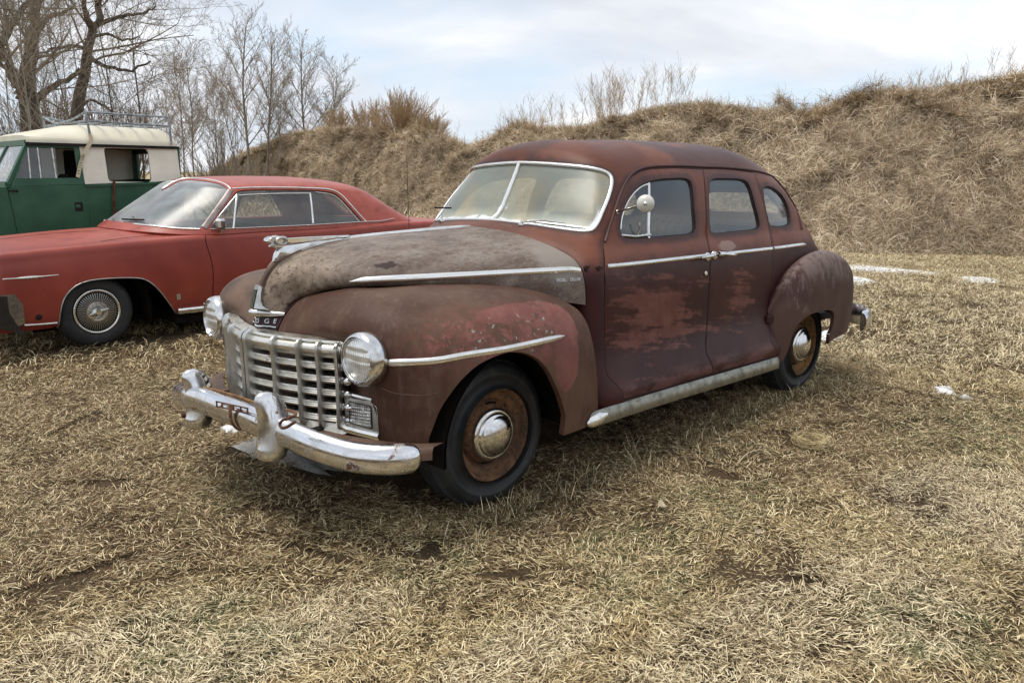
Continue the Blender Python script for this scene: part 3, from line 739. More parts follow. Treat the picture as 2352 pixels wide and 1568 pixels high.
for i, (u, dp, H_, lab) in enumerate([(-10, 32, 3.9, 'tangle of bare scrub at the left picture edge'), (95, 36, 4.2, 'bare brown scrub just behind the cab roof'), (160, 37, 4.3, 'reddish bare scrub low between the two dark trunks'), (225, 37, 4.4, 'reddish bare scrub right of the leaning trunk'), (290, 38, 4.4, 'bare brown scrub at the back end of the roof rack')]):
    tree('scrub_bush', lab, 'bush', u, dp, H_, .028, 60+i, 'bush', 0, tmat=B_red if i % 2 else B_twig, group=GB)
GP = 'row of bare poplars behind the bank'
for i, (u, vt, dp, ln, rd, lab) in enumerate([(398, 225, 48, .04, .05, 'small bare poplar nearest the off-roader'), (418, 150, 46, .07, .075, 'slim bare poplar, second of the pair right of the off-roader'), (446, 135, 44, .02, .08, 'slim straight bare poplar with knotted top right of the off-roader'), (500, 190, 46, -.02, .06, 'short thin bare poplar left of the tall pair'), (548, 160, 44, -.10, .06, 'bare poplar leaning left in front of the tallest one'), (578, 72, 42, .02, .13, 'tallest bare poplar with a dense pointed crown'), (602, 95, 42, .10, .11, 'tall bare poplar leaning right beside the tallest one'), (652, 185, 43, .06, .06, 'thin crooked poplar between the two tall crowns'), (700, 105, 43, .03, .12, 'broad bare poplar right of the tall pair'), (742, 150, 43, .12, .08, 'right-hand bare poplar leaning out of the row'), (775, 235, 42, .05, .05, 'small bare poplar at the right end of the row')]):
    H_ = CAM[2]+(378-vt)/FV*dp*1.0; tree('poplar_tree', lab, 'tree', u, dp, H_, rd, 80+i, 'poplar', ln, B_pale, B_ptwig, GP, first=.34)
tree('shrub', 'dark bare shrub fanning out left of the bank', 'bush', 510, 30, 3.0, .030, 120, 'bush', 0, tmat=B_twig)
def crest(u, t=.9): q = bank_pt(u, t); return math.hypot(q[0]-CAM[0], q[1]-CAM[1]), q[2]
for u, t, H_, rd, st_, sd_, lab in ((925, .85, 1.75, .016, 'dome', 121, 'dense orange-brown dome-shaped willow bush on top of the bank'), (848, .9, 1.35, .012, 'bush', 122, 'smaller orange-brown willow left of the dome-shaped one'), (782, .95, 1.05, .010, 'bush', 123, 'thin low orange-brown willow on the left part of the bank'), (990, .85, .95, .010, 'dome', 124, 'low sparse willow at the right foot of the dome-shaped one')):
    dp, zz = crest(u, t); tree('willow_bush', lab, 'bush', u, dp, H_, rd, sd_, st_, 0, tmat=B_will, z0=zz-.12)
# tall dead weeds along the crest: too many to count
wp = []; wr_ = []
def weed(r, p, h):
    K = 5; d = np.array([r.normal(0, .12), r.normal(0, .12), 1.]); q = [p]
    for i in range(K-1): d = d+r.normal(0, .07, 3); d /= np.linalg.norm(d); q.append(q[-1]+d*h/(K-1))
    q = np.array(q); wp.append(q); wr_.append(np.linspace(.0045, .0022, K))
    for _ in range(int(h*16)):
        t = r.uniform(.3, 1)*(K-1); i0 = min(int(t), K-2); b = q[i0]+(q[i0+1]-q[i0])*(t-i0); a = r.uniform(0, 2*pi); e = radians(r.uniform(35, 75)); dd = np.array([cos(a)*cos(e), sin(a)*cos(e), sin(e)]); l = h*r.uniform(.08, .28)
        wp.append(np.array([b+dd*l*k/(K-1)+np.array([0, 0, .02*k*k/16]) for k in range(K)])); wr_.append(np.linspace(.0030, .0026, K))
r = np.random.default_rng(5)
for (u0, u1, n_, h0, h1) in ((1355, 1430, 40, .8, 1.5), (1430, 1560, 34, .5, 1.2), (1150, 1330, 50, .4, 1.0), (1600, 1800, 18, .2, .5), (1800, 2050, 30, .2, .5), (2050, 2352, 46, .3, .8), (1040, 1150, 12, .3, .6), (700, 900, 40, .3, .8), (560, 720, 30, .2, .5), (900, 1050, 40, .3, .9)):
    for _ in range(n_): u = r.uniform(u0, u1); weed(r, bank_pt(u, r.uniform(.72, .98)), r.uniform(h0, h1)*1.15)
for _ in range(800):
    u = r.uniform(480, 2352); t = r.uniform(.05, .85); q = bank_pt(u, t)
    if mnoise.noise((q[0]*.7, q[1]*.7, 2)) > -.05: weed(r, q, r.uniform(.2, .6))
V_, F_ = tubes(np.array(wp), np.array(wr_), 3); tag(lnk('dead_weeds', np_mesh('dead_weeds', V_, F_, bark('weed_straw', (.34, .26, .18), (.54, .44, .32)))), kind='stuff')

# ------------------------------------------------------------------ snow, ice and small things on the grass
def m_snow(name, a, b, rough=.6):
    g = G(name); P = g.pos(); n = g.noise(9, 7, .7, P); g.bump(g.noise(28, 6, .7, P), .5, .02); return g.fin(g.mix(g.step(n, .42, .62), a, b), rough, 0, .5)
M_snow = m_snow('old_snow', (.76, .78, .81), (.42, .40, .36)); M_ice = m_snow('dirty_ice', (.30, .29, .26), (.42, .42, .40), .28)
def patch(name, label, cat, outline, h, mat, seed, rough_=.12, sub=5):
    P_ = [unZ(*p)[:2] for p in outline]; Q = spl(P_, sub); r = np.random.default_rng(seed); c = Q.mean(0); n_ = len(Q); rings = 7; vs = []
    jag = 1+rough_*np.array([mnoise.noise((i*.55, seed, 0)) for i in range(n_)])
    for k in range(rings):
        f = 1-k/(rings-1)
        for i in range(n_):
            q = c+(Q[i]-c)*f*jag[i]; z = h*(1-f**2.5)*(1+.6*mnoise.noise((q[0]*4, q[1]*4, seed)))-.004*(k == 0)+gh(*q)+.006+h*.35*mnoise.noise((q[0]*13, q[1]*13, seed))*(k > 0)
            vs.append((q[0]-c[0], q[1]-c[1], z))
    F_ = np.array([(k*n_+i, k*n_+(i+1) % n_, (k+1)*n_+(i+1) % n_, (k+1)*n_+i) for k in range(rings-1) for i in range(n_)])
    o = lnk(name, np_mesh(name, np.array(vs), F_, mat, True)); o.location = (c[0], c[1], 0); return tag(o, label, cat)
patch('snow_patch', 'long flat white snow strip on the grass behind the rusty rear fender', 'snow', [(1905, 612), (1960, 609), (2040, 612), (2110, 619), (2165, 627), (2110, 629), (2030, 625), (1960, 622), (1910, 620)], .028, M_snow, 1, .6)
patch('snow_patch', 'ragged white snow patch just below the long strip', 'snow', [(1900, 632), (1950, 632), (1990, 638), (2010, 650), (1970, 655), (1915, 651)], .036, M_snow, 2, .6)
patch('snow_patch', 'thin broken snow patch right of the long strip', 'snow', [(2190, 635), (2230, 636), (2285, 641), (2298, 647), (2250, 648), (2205, 642)], .030, M_snow, 3, .6)
patch('snow_patch', 'white snow at the foot of the bank on the right picture edge', 'snow', [(2280, 574), (2330, 567), (2400, 566), (2410, 582), (2340, 584), (2290, 582)], .04, M_snow, 4, .5)
patch('snow_patch', 'small crumbling snow lump alone on the right-hand grass', 'snow', [(2146, 893), (2163, 888), (2192, 895), (2198, 903), (2178, 908), (2152, 904)], .034, M_snow, 5, .8)
patch('snow_patch', 'tiny white snow lump beside the small crumbling one', 'snow', [(2203, 905), (2222, 905), (2232, 911), (2215, 917), (2202, 912)], .014, M_snow, 6, .6)
patch('snow_patch', 'small white snow lump behind the rusted rear wheel', 'snow', [(1880, 766), (1910, 758), (1935, 764), (1925, 776), (1890, 778)], .05, M_snow, 7, .3)
patch('ice_patch', 'dirty grey ice under the chrome front bumper', 'ice', [(545, 1010), (600, 1000), (660, 1010), (730, 1030), (780, 1060), (760, 1085), (700, 1078), (640, 1060), (575, 1045)], .012, M_ice, 8, .5)
patch('snow_patch', 'small pale snow crust below the plate bracket', 'snow', [(505, 975), (530, 972), (552, 980), (545, 992), (515, 990)], .015, M_snow, 9, .5)
# straw nest
def strands(c, n_, R0, R1, h, seed, w_=.0022):
    r = np.random.default_rng(seed); polys = []; K = 7
    for _ in range(n_):
        a0 = r.uniform(0, 2*pi); sp = r.uniform(.5, 1.8)*r.choice([-1, 1]); R_ = r.uniform(R0, R1); z = r.uniform(0, h)*(1 if R_ > (R0+R1)/2 else .7); tl = r.normal(0, .25)
        th_ = a0+np.linspace(0, sp, K); rr = R_*(1+r.normal(0, .06, K)); polys.append(np.stack([rr*np.cos(th_), rr*np.sin(th_)*.92, z+tl*.05*np.cos(th_)+r.normal(0, .003, K)+.006], -1))
    return tubes(np.array(polys), np.full((n_, K), w_/2), 3)
V_, F_ = strands(None, 260, .066, .112, .075, 3, .0030); o = lnk('straw_nest', np_mesh('straw_nest', V_, F_, bark('yellow_straw', (.42, .33, .17), (.66, .55, .33), 40))); c = unZ(1862, 1022); o.location = (c[0], c[1], gh(c[0], c[1])); tag(o, 'round nest of yellow straw on the grass', 'nest')
V_, F_ = strands(None, 160, .04, .15, .035, 9, .003); o = lnk('straw_tuft', np_mesh('straw_tuft', V_, F_, bark('tawny_straw', (.32, .22, .11), (.50, .38, .21), 40))); c = unZ(1935, 850); o.location = (c[0], c[1], gh(c[0], c[1])); tag(o, 'loose tawny straw tuft right of the rear tyre', 'tuft')
def stem(pp, r0, lab, hgt=.02, mat=None):
    P_ = [unZ(u, v) for u, v in pp]; Q = spl([(p[0], p[1], gh(p[0], p[1])+.012+hgt*sin(pi*i/(len(P_)-1))) for i, p in enumerate(P_)], 6, closed=False); mb = MB(); c = Q[0].copy(); mb.tube([q-c for q in Q], r0, 5, rs=list(np.linspace(1, .5, len(Q)))); o = mb.build('dry_stem', mat or M_stem, None); o.location = tuple(c); tag(o, lab, 'stem')
M_stem = bark('dry_pale_stem', (.42, .34, .20), (.62, .53, .36), 30)
stem([(1858, 1388), (1843, 1350), (1840, 1310), (1860, 1272), (1905, 1250)], .0022, 'curved pale dry stem standing in the lower right grass', .05)
stem([(1790, 1430), (1860, 1385), (1935, 1345), (2020, 1330), (2110, 1340), (2190, 1358)], .0022, 'long arched dry stem lying in the lower right grass', .02)
stem([(1862, 930), (1868, 917), (1885, 912), (1902, 915)], .003, 'short hooked pale stem behind the straw nest', .02)
stem([(1690, 1070), (1720, 1048), (1750, 1042), (1778, 1052)], .003, 'bent dry stem left of the straw nest', .02)
stem([(1930, 1092), (2000, 1094), (2062, 1100)], .004, 'straight pale reed lying right of the straw nest', .01)
def leaf(u, v, sz, rz, lab):
    c = unZ(u, v); mb = MB(); n_ = 14; vs = [(0, 0, .018)]
    for i in range(n_): a = 2*pi*i/n_; rr = sz*(.8+.35*abs(sin(a*2.5))); vs.append((rr*cos(a), rr*.6*sin(a), .018+.012*sin(a*2+1)))
    mb.add(vs, [(0, i+1, (i+1) % n_+1) for i in range(n_)]); o = mb.build('dead_leaf', bark('dead_leaf', (.36, .29, .20), (.52, .45, .34), 30), None); o.location = (c[0], c[1], gh(c[0], c[1])+.01); o.rotation_euler = (.2, .15, rz); tag(o, lab, 'leaf')
leaf(1520, 1166, .030, .4, 'pale dead leaf on the grass right of the front tyre'); leaf(1738, 1223, .018, 2, 'small dead leaf in the greenish grass patch')
# ------------------------------------------------------------------ materials
def m_chrome(name='chrome', rough=.12, tint=(.66, .66, .67), rust=0.0, dull=(.30, .29, .27)):
    g = G(name); n = g.noise(14, 5, .6); n2 = g.noise(90, 3, .6)
    c = g.mix(g.step(n, .42, .68), tint, dull)
    r = g.mth('ADD', g.mth('MULTIPLY', g.step(n, .35, .75), .22), rough)
    met = 1.0
    if rust > 0:
        k = g.step(g.noise(9, 8, .7), .62-rust*.3, .70-rust*.3)
        k2 = g.mth('MULTIPLY', g.step(n2, .56, .66), .5)
        k = g.mth('MAXIMUM', k, g.mth('MULTIPLY', k2, rust))
        c = g.mix(k, c, g.mix(g.noise(60, 4, .6), (.16, .07, .035), (.07, .04, .03)))
        r = g.fmix(k, r, .75); met = g.mth('SUBTRACT', 1, k)
    g.bump(n2, .06, .002)
    return g.fin(c, r, met)
M_chrome = m_chrome('chrome', .10, (.72, .72, .73), 0.0, (.50, .49, .47))
M_bright = m_chrome('bright_trim', .20, (.82, .82, .80), 0.0, (.68, .67, .64))
M_pot = m_chrome('pitted_trim', .30, (.56, .56, .54), .08, (.38, .37, .34))
M_grille = m_chrome('worn_grille_chrome', .27, (.74, .72, .66), .04, (.52, .49, .42))
M_bumper = m_chrome('bumper_chrome', .13, (.74, .74, .76), .12, (.60, .60, .60))
M_sill = m_chrome('weathered_sill_metal', .34, (.30, .29, .25), .12, (.17, .165, .13))

def m_plain(name, col, rough=.6, metal=0, var=.25, sc=8, spec=.4, bump=0):
    g = G(name); n = g.noise(sc, 5, .6)
    d = tuple(c*(1-var) for c in col); l = tuple(min(1, c*(1+var)) for c in col)
    if bump: g.bump(g.noise(sc*8, 4, .6), bump, .003)
    return g.fin(g.mix(g.step(n, .3, .7), d, l), rough, metal, spec)
M_dark = m_plain('dark_underside', (.012, .011, .010), .9)
M_void = m_plain('dark_inner_metal', (.010, .008, .007), .95, spec=.1)
M_rubber = m_plain('black_rubber_seal', (.012, .012, .012), .6)
M_maroon = m_plain('dark_maroon_paint', (.035, .012, .013), .42, var=.3)
M_headliner = m_plain('grey_headliner', (.16, .15, .14), .95)
M_seat = None

def m_tyre(name='tyre_rubber', col=(.022, .023, .025)):
    g = G(name); n = g.noise(7, 5, .6)
    dust = g.step(g.noise(16, 6, .65), .5, .75)
    c = g.mix(g.step(n, .3, .7), tuple(q*.75 for q in col), tuple(q*1.35 for q in col))
    c = g.mix(g.mth('MULTIPLY', dust, .28), c, (.10, .09, .075))
    g.bump(g.noise(120, 3, .6), .1, .002)
    return g.fin(c, g.mth('ADD', g.mth('MULTIPLY', n, .25), .5), 0, .4)
M_tyre = m_tyre()
def m_rust(name, a, b, c_, lvl=.5):
    g = G(name); n = g.noise(9, 7, .65); n2 = g.noise(45, 5, .7)
    c = g.mix(g.step(n, .38, .62), a, b); c = g.mix(g.step(n2, lvl, lvl+.12), c, c_)
    g.bump(n2, .35, .003); return g.fin(c, .82, .05, .3)
M_rustrim = m_rust('rusty_rim', (.075, .042, .026), (.17, .085, .04), (.045, .03, .022))
M_rustrim2 = m_rust('orange_rusty_rim', (.10, .055, .025), (.20, .105, .038), (.04, .024, .014), .50)
M_rustiron = m_rust('rusted_iron', (.11, .045, .022), (.17, .075, .035), (.05, .022, .015))
M_wire = m_rust('orange_rust_strip', (.20, .10, .045), (.30, .16, .07), (.10, .05, .02))

# patina paints, in car space (metres)
def grain(g, sc=60):
    return g.noise(sc, 4, .65)
def m_hood():
    g = G('oxidised_hood_paint')
    st = g.map(g._obj, scale=(1.0, 2.4, 2.4))
    n = g.noise(3.0, 9, .68, st); n2 = g.noise(38, 6, .72); n3 = g.noise(11, 7, .7)
    x = g.xyz()
    front = g.step(x[0], .38, .74)
    c = g.mix(g.step(n, .36, .64), (.095, .066, .052), (.215, .178, .148))
    c = g.mix(g.mth('MULTIPLY', g.step(n3, .47, .62), .55), c, (.165, .115, .088))
    # flaky tan nose with dark rust spots
    c = g.mix(g.mth('MULTIPLY', front, .85), c, g.mix(g.step(n3, .4, .6), (.27, .20, .14), (.45, .365, .265)))
    spots = g.mth('MULTIPLY', g.step(g.noise(36, 7, .74), .545, .60), g.fmix(front, .45, 1.0))
    c = g.mix(g.mth('MULTIPLY', spots, .85), c, (.055, .030, .022))
    c = g.mix(g.mth('MULTIPLY', g.step(g.noise(30, 8, .78, st), .53, .62), .60), c, (.30, .265, .23)); c = g.mix(g.mth('MULTIPLY', g.step(g.noise(16, 8, .76, st), .54, .60), .65), c, (.075, .045, .034))
    low = g.mth('MULTIPLY', g.step(x[2], 1.20, 1.08), g.step(g.noise(6, 7, .65), .38, .6))
    c = g.mix(g.mth('MULTIPLY', low, .55), c, (.075, .045, .034))
    c = g.mix(g.blob((.36, .47, 1.145), (.085, .09, .022), .75, 22, .1, 8), c, (.030, .012, .012))
    edge = g.mth('MULTIPLY', g.blob((-.52, .60, 1.10), (.13, .25, .11), .35, 8, .3, 7), .8)
    c = g.mix(edge, c, (.23, .20, .175))
    g.bump(n2, .22, .002)
    return g.fin(c, g.mth('ADD', g.mth('MULTIPLY', n3, .25), .46), 0, .30)
def m_fender():
    g = G('patchy_front_fender_paint')
    n = g.noise(2.2, 7, .6); n2 = g.noise(30, 6, .7); n3 = g.noise(9, 7, .68)
    c = g.mix(g.step(n, .34, .64), (.066, .031, .021), (.115, .063, .041))
    c = g.mix(g.mth('MULTIPLY', g.step(n3, .5, .66), .5), c, (.115, .072, .052))
    st = g.noise(5, 6, .6, g.map(g._obj, scale=(6, 6, .7)))
    c = g.mix(g.mth('MULTIPLY', g.step(st, .52, .72), .35), c, (.16, .115, .09))
    # pink primer patch: solid at the rear, broken up towards the front
    rear = g.blob((-.20, .97, .86), (.215, .22, .165), .30, 7, .03, 7)
    tail = g.blob((-.29, .97, .72), (.095, .2, .17), .35, 8, .04, 7)
    frnt = g.mth('MULTIPLY', g.blob((.16, .95, .875), (.36, .22, .10), .35, 6, .2, 6), g.step(g.noise(16, 8, .74), .50, .53))
    top = g.blob((.03, .93, .945), (.20, .2, .035), .5, 9, .1, 7)
    bite = g.mth('MULTIPLY', g.step(g.noise(15, 8, .78), .48, .51), g.step(g.mth('ADD', g.xyz()[0], g.mth('MULTIPLY', g.noise(6, 5, .6), .22)), -.20, -.02))
    solid = g.mth('MULTIPLY', g.mth('MAXIMUM', rear, tail), g.mth('SUBTRACT', 1, bite))
    pk = g.mth('MAXIMUM', g.mth('MAXIMUM', solid, frnt), g.mth('MULTIPLY', top, .95))
    pink = g.mix(g.step(n3, .35, .65), (.165, .058, .050), (.225, .088, .075))
    c = g.mix(g.mth('MULTIPLY', pk, .9), c, pink)
    halo = g.mth('MULTIPLY', g.blob((.12, .95, .86), (.55, .25, .16), .4, 5, .3, 6), g.step(g.noise(19, 8, .76), .47, .56))
    c = g.mix(g.mth('MULTIPLY', halo, g.mth('MULTIPLY', g.mth('SUBTRACT', 1, pk), .6)), c, (.155, .058, .045))
    chips = g.mth('MULTIPLY', g.blob((.02, .96, .86), (.30, .25, .09), .6, 7, .1, 7), g.step(g.noise(34, 6, .7), .60, .63))
    c = g.mix(chips, c, (.26, .265, .235))
    g.bump(g.mth('ADD', n2, g.mth('MULTIPLY', pk, -.4)), .16, .002)
    return g.fin(c, g.mth('ADD', g.mth('MULTIPLY', n3, .25), .42), 0, .20)
def m_body():
    g = G('faded_maroon_body_paint')
    x = g.xyz(); n = g.noise(2.6, 7, .6); n3 = g.noise(10, 7, .7); n2 = g.noise(60, 4, .65)
    brown = g.mix(g.step(n, .35, .65), (.096, .032, .019), (.150, .051, .029))
    dark = g.mix(g.step(n, .3, .7), (.028, .0075, .0078), (.050, .0140, .0125))
    # the upper body is sun-faded brown, the lower body still maroon
    up = g.step(g.mth('ADD', x[2], g.mth('MULTIPLY', g.mth('SUBTRACT', g.noise(4, 6, .6), .5), .16)), 1.03, 1.13)
    c = g.mix(up, dark, brown)
    purple = g.mth('MULTIPLY', g.step(g.noise(1.7, 5, .55, g.map(g._obj, loc=(2.2, .3, .1), scale=(.8, 1.1, 1.6))), .44, .55), g.step(x[2], 1.5, 1.66))
    c = g.mix(g.mth('MULTIPLY', purple, .75), c, (.048, .026, .027))
    st = g.mth('MULTIPLY', g.step(g.noise(7, 6, .65, g.map(g._obj, scale=(1, 1, 3))), .50, .62), g.step(x[2], 1.15, 1.3))
    c = g.mix(g.mth('MULTIPLY', st, .35), c, (.085, .036, .033))
    at = g.t.nodes.new('ShaderNodeAttribute'); at.attribute_name = 'edge'
    ed = g.step(g.mth('ADD', at.outputs['Fac'], g.mth('MULTIPLY', g.mth('SUBTRACT', g.noise(9, 7, .68), .5), .09)), .050, .012)
    c = g.mix(g.mth('MULTIPLY', ed, .72), c, (.034, .017, .018))
    return g, c, x, n3, n2, dark, brown
def m_shell():
    g, c, x, n3, n2, dark, brown = m_body()
    g.bump(n2, .06, .002); return g.fin(c, g.mth('ADD', g.mth('MULTIPLY', n3, .22), .36), 0, .20)
def m_door():
    g, c, x, n3, n2, dark, brown = m_body()
    def fade(cx, cz, rx, rz, tilt):
        v = g.map(g._obj, loc=(0, 0, 0), rot=(0, tilt, 0))
        q = g.t.nodes.new('ShaderNodeVectorMath'); q.operation = 'SUBTRACT'; g.L(g._obj, q.inputs[0]); q.inputs[1].default_value = (cx, .82, cz)
        d = g.t.nodes.new('ShaderNodeVectorMath'); d.operation = 'DIVIDE'; g.L(q.outputs[0], d.inputs[0]); d.inputs[1].default_value = (rx, 1.5, rz)
        l = g.t.nodes.new('ShaderNodeVectorMath'); l.operation = 'LENGTH'; g.L(d.outputs[0], l.inputs[0])
        n_ = g.noise(5.5, 8, .62, g.map(v, scale=(.55, 1, 1.7))); m_ = g.noise(26, 6, .7, g.map(v, scale=(.7, 1, 1.3)))
        f = g.mth('ADD', g.mth('ADD', g.mth('MULTIPLY', n_, 1.1), g.mth('MULTIPLY', m_, .7)), g.mth('MULTIPLY', l.outputs['Value'], -.55))
        f = g.mth('ADD', f, g.mth('MULTIPLY', g.mth('SUBTRACT', g.noise(4.5, 7, .68, g.map(v, scale=(.30, 1, 3.2))), .5), 1.9))
        return g.step(f, .46, .74)
    a = fade(-1.20, .79, .60, .27, .12); b = fade(-1.32, .66, .34, .14, .12); d = fade(-2.10, .78, .26, .17, .12)
    red = g.mth('MAXIMUM', g.mth('MAXIMUM', a, b), d)
    c = g.mix(g.mth('MULTIPLY', red, .72), c, g.mix(g.step(n3, .35, .65), (.135, .045, .037), (.20, .078, .062)))
    fl = g.mth('MULTIPLY', g.step(x[2], .50, .42), g.step(g.noise(5, 6, .6, g.map(g._obj, scale=(1, 1, 3))), .40, .58))
    c = g.mix(g.mth('MULTIPLY', fl, .55), c, (.15, .066, .062))  # pinkish highlight on the lower door flare, painted into the colour
    scr = g.mth('MULTIPLY', g.blob((-1.98, .76, 1.12), (.10, .2, .028), .8, 16, .2, 8), .55)
    c = g.mix(scr, c, (.30, .22, .19))
    g.bump(n2, .05, .002); return g.fin(c, g.mth('ADD', g.mth('MULTIPLY', n3, .20), .30), 0, .22)
def m_rearfender():
    g = G('worn_rear_fender_paint')
    n = g.noise(3, 7, .62); n3 = g.noise(12, 8, .72); x = g.xyz()
    c = g.mix(g.step(n, .35, .65), (.056, .027, .023), (.090, .049, .039))
    st = g.noise(6, 8, .72, g.map(g._obj, scale=(3, 3, .9)))
    pale = g.mth('MULTIPLY', g.step(g.mth('ADD', st, g.mth('MULTIPLY', g.step(x[2], .70, 1.0), .16)), .52, .68), g.step(x[2], .62, .92))
    c = g.mix(g.mth('MULTIPLY', pale, .55), c, (.22, .17, .15))
    pl2 = g.mth('MULTIPLY', g.step(g.noise(14, 8, .74, g.map(g._obj, scale=(2, 2, .6))), .54, .64), g.blob((-2.68, .95, .75), (.10, .3, .40), .4, 5, .4, 6))
    c = g.mix(g.mth('MULTIPLY', pl2, .6), c, (.21, .15, .125))
    g.bump(g.noise(60, 4, .65), .12, .002)
    return g.fin(c, g.mth('ADD', g.mth('MULTIPLY', n3, .25), .44), 0, .20)
M_hood, M_fender, M_shell, M_door, M_rfend = m_hood(), m_fender(), m_shell(), m_door(), m_rearfender()
M_apron = m_plain('brown_apron_paint', (.105, .060, .040), .6, var=.45, sc=6)

def m_glass(name, tint=(.80, .86, .84), dirt=.10, dirtcol=(.55, .56, .52), rough=.02, milky=False, refl=1.0):
    g = G(name); t = g.t
    tr = t.nodes.new('ShaderNodeBsdfTransparent'); tr.inputs[0].default_value = (*tint, 1)
    gl = t.nodes.new('ShaderNodeBsdfGlossy'); gl.inputs[0].default_value = (refl, refl, refl, 1); gl.inputs['Roughness'].default_value = rough
    fr = t.nodes.new('ShaderNodeLayerWeight'); fr.inputs['Blend'].default_value = .5
    f2 = g.mth('ADD', g.mth('MULTIPLY', g.mth('POWER', fr.outputs['Facing'], 4.0), .92), .075, clamp=True)
    m1 = t.nodes.new('ShaderNodeMixShader'); g.L(f2, m1.inputs[0]); g.L(tr.outputs[0], m1.inputs[1]); g.L(gl.outputs[0], m1.inputs[2])
    df = t.nodes.new('ShaderNodeBsdfDiffuse'); d = g.mth('MULTIPLY', g.step(g.noise(2.5 if milky else 5, 3, .5), -.4 if milky else .1, .8), dirt)
    col = dirtcol
    if milky:
        at = t.nodes.new('ShaderNodeAttribute'); at.attribute_name = 'edge'
        z = g.xyz()[2]; n = g.noise(4, 3, .5)
        e = g.mth('ADD', at.outputs['Fac'], g.mth('MULTIPLY', g.mth('SUBTRACT', n, .5), .10))
        k = g.step(e, .13, .015)
        low = g.step(g.mth('ADD', z, g.mth('MULTIPLY', g.mth('SUBTRACT', n, .5), .12)), 1.40, 1.29)
        k = g.mth('MAXIMUM', g.mth('MULTIPLY', k, .45), g.mth('MULTIPLY', low, .62))
        d = g.mth('MAXIMUM', d, k)
        col = g.mix(g.step(g.noise(3.5, 2, .5), .42, .65), (.42, .46, .40), (.52, .49, .36))
        # flaking white laminate along the lower edge
        fl = g.mth('MULTIPLY', g.step(e, .055, .035), g.step(z, 1.40, 1.33)); fl = g.mth('MULTIPLY', fl, g.step(g.noise(12, 5, .6), .40, .46))
        col = g.mix(fl, col, (.80, .82, .84)); d = g.mth('MAXIMUM', d, g.mth('MULTIPLY', fl, .9))
    g.put(df.inputs[0], col)
    m2 = t.nodes.new('ShaderNodeMixShader'); g.L(d, m2.inputs[0]); g.L(m1.outputs[0], m2.inputs[1]); g.L(df.outputs[0], m2.inputs[2])
    g.L(m2.outputs[0], g.o.inputs[0]); return g.m
M_glass = m_glass('old_side_glass', (.80, .84, .82), .06, rough=.10)
M_wglass = m_glass('milky_windscreen_glass', (.78, .83, .80), .44, (.52, .60, .56), .30, milky=True)
M_lens = None
def m_lens():
    g = G('ribbed_lamp_glass')
    wv = g.t.nodes.new('ShaderNodeTexWave'); g.L(g._obj, wv.inputs['Vector']); wv.bands_direction = 'Y'
    wv.inputs['Scale'].default_value = 26; wv.inputs['Distortion'].default_value = .4
    w2 = g.t.nodes.new('ShaderNodeTexWave'); g.L(g._obj, w2.inputs['Vector']); w2.bands_direction = 'Z'
    w2.inputs['Scale'].default_value = 9; w2.inputs['Distortion'].default_value = 1.0
    h = g.mth('ADD', wv.outputs['Fac'], w2.outputs['Fac'])
    g.bump(h, .55, .004)
    c = g.mix(g.step(g.noise(20, 5, .6), .4, .7), (.80, .81, .80), (.62, .61, .56))
    return g.fin(c, .16, .62, .8)
M_lens = m_lens()
def m_seat():
    g = G('worn_grey_seat_cloth'); wv = g.t.nodes.new('ShaderNodeTexWave'); g.L(g._obj, wv.inputs['Vector']); wv.bands_direction = 'Y'
    wv.inputs['Scale'].default_value = 5; wv.inputs['Distortion'].default_value = .3
    g.bump(wv.outputs['Fac'], .8, .03)
    return g.fin(g.mix(g.noise(9, 6, .65), (.10, .10, .095), (.22, .21, .20)), .95, 0, .2)
M_seat = m_seat()
# ================================================================== the rusty maroon sedan
SED = tag(empty('vintage_sedan'), 'rusty brown and maroon 1940s four-door sedan with chrome grille, large in front', 'car')
def z2(X, Y): return ((1600+X*.80782)/1.71429, (500+Y*.80802)/1.71429)
def z5(X, Y): return ((1300+X*1.16156)/1.71429, (200+Y*1.16144)/1.71429)
base = [(.30, .84), (.35, .893), (.42, .905), (.52, .865), (.62, .83), (.80, .818), (.95, .817), (1.07, .80), (1.13, .772), (1.19, .728), (1.36, .69), (1.50, .645), (1.575, .602), (1.650, .53), (1.712, .41), (1.748, .23), (1.762, 0)]
def mid(x, dx=(0,)*17, ys=1.0, dz=(0,)*17, up=0.0):
    xs = [x]*10+[x-.02*up, x-.05*up, x-.07*up, x-.09*up, x-.11*up, x-.13*up, x-.14*up]
    return [(xs[i]+dx[i], base[i][1]*ys, base[i][0]+dz[i]) for i in range(17)]
def low(x, y): return [(x, y, b[0]) for b in base[:7]]
c0 = [(-.60, 0, b[0]) for b in base[:7]]+[(-.53, 0, 1.14), (-.55, 0, 1.25), (-.715, 0, 1.295), (-.82, 0, 1.44), (-.89, 0, 1.565), (-.93, 0, 1.645), (-.975, 0, 1.70), (-1.05, 0, 1.732), (-1.14, 0, 1.748), (-1.22, 0, 1.755)]
c1 = [(-.60, .30, b[0]) for b in base[:7]]+[(-.55, .30, 1.12), (-.57, .30, 1.232), (-.72, .30, 1.283), (-.83, .28, 1.43), (-.91, .26, 1.556), (-.955, .245, 1.632), (-1.0, .21, 1.69), (-1.08, .155, 1.728), (-1.17, .085, 1.747), (-1.25, 0, 1.755)]
c2 = [(-.60, .60, b[0]) for b in base[:7]]+[(-.60, .60, 1.07), (-.61, .57, 1.18), (-.755, .57, 1.245), (-.865, .53, 1.395), (-.95, .495, 1.522), (-1.0, .465, 1.605), (-1.055, .405, 1.668), (-1.14, .30, 1.718), (-1.23, .165, 1.745), (-1.30, 0, 1.755)]
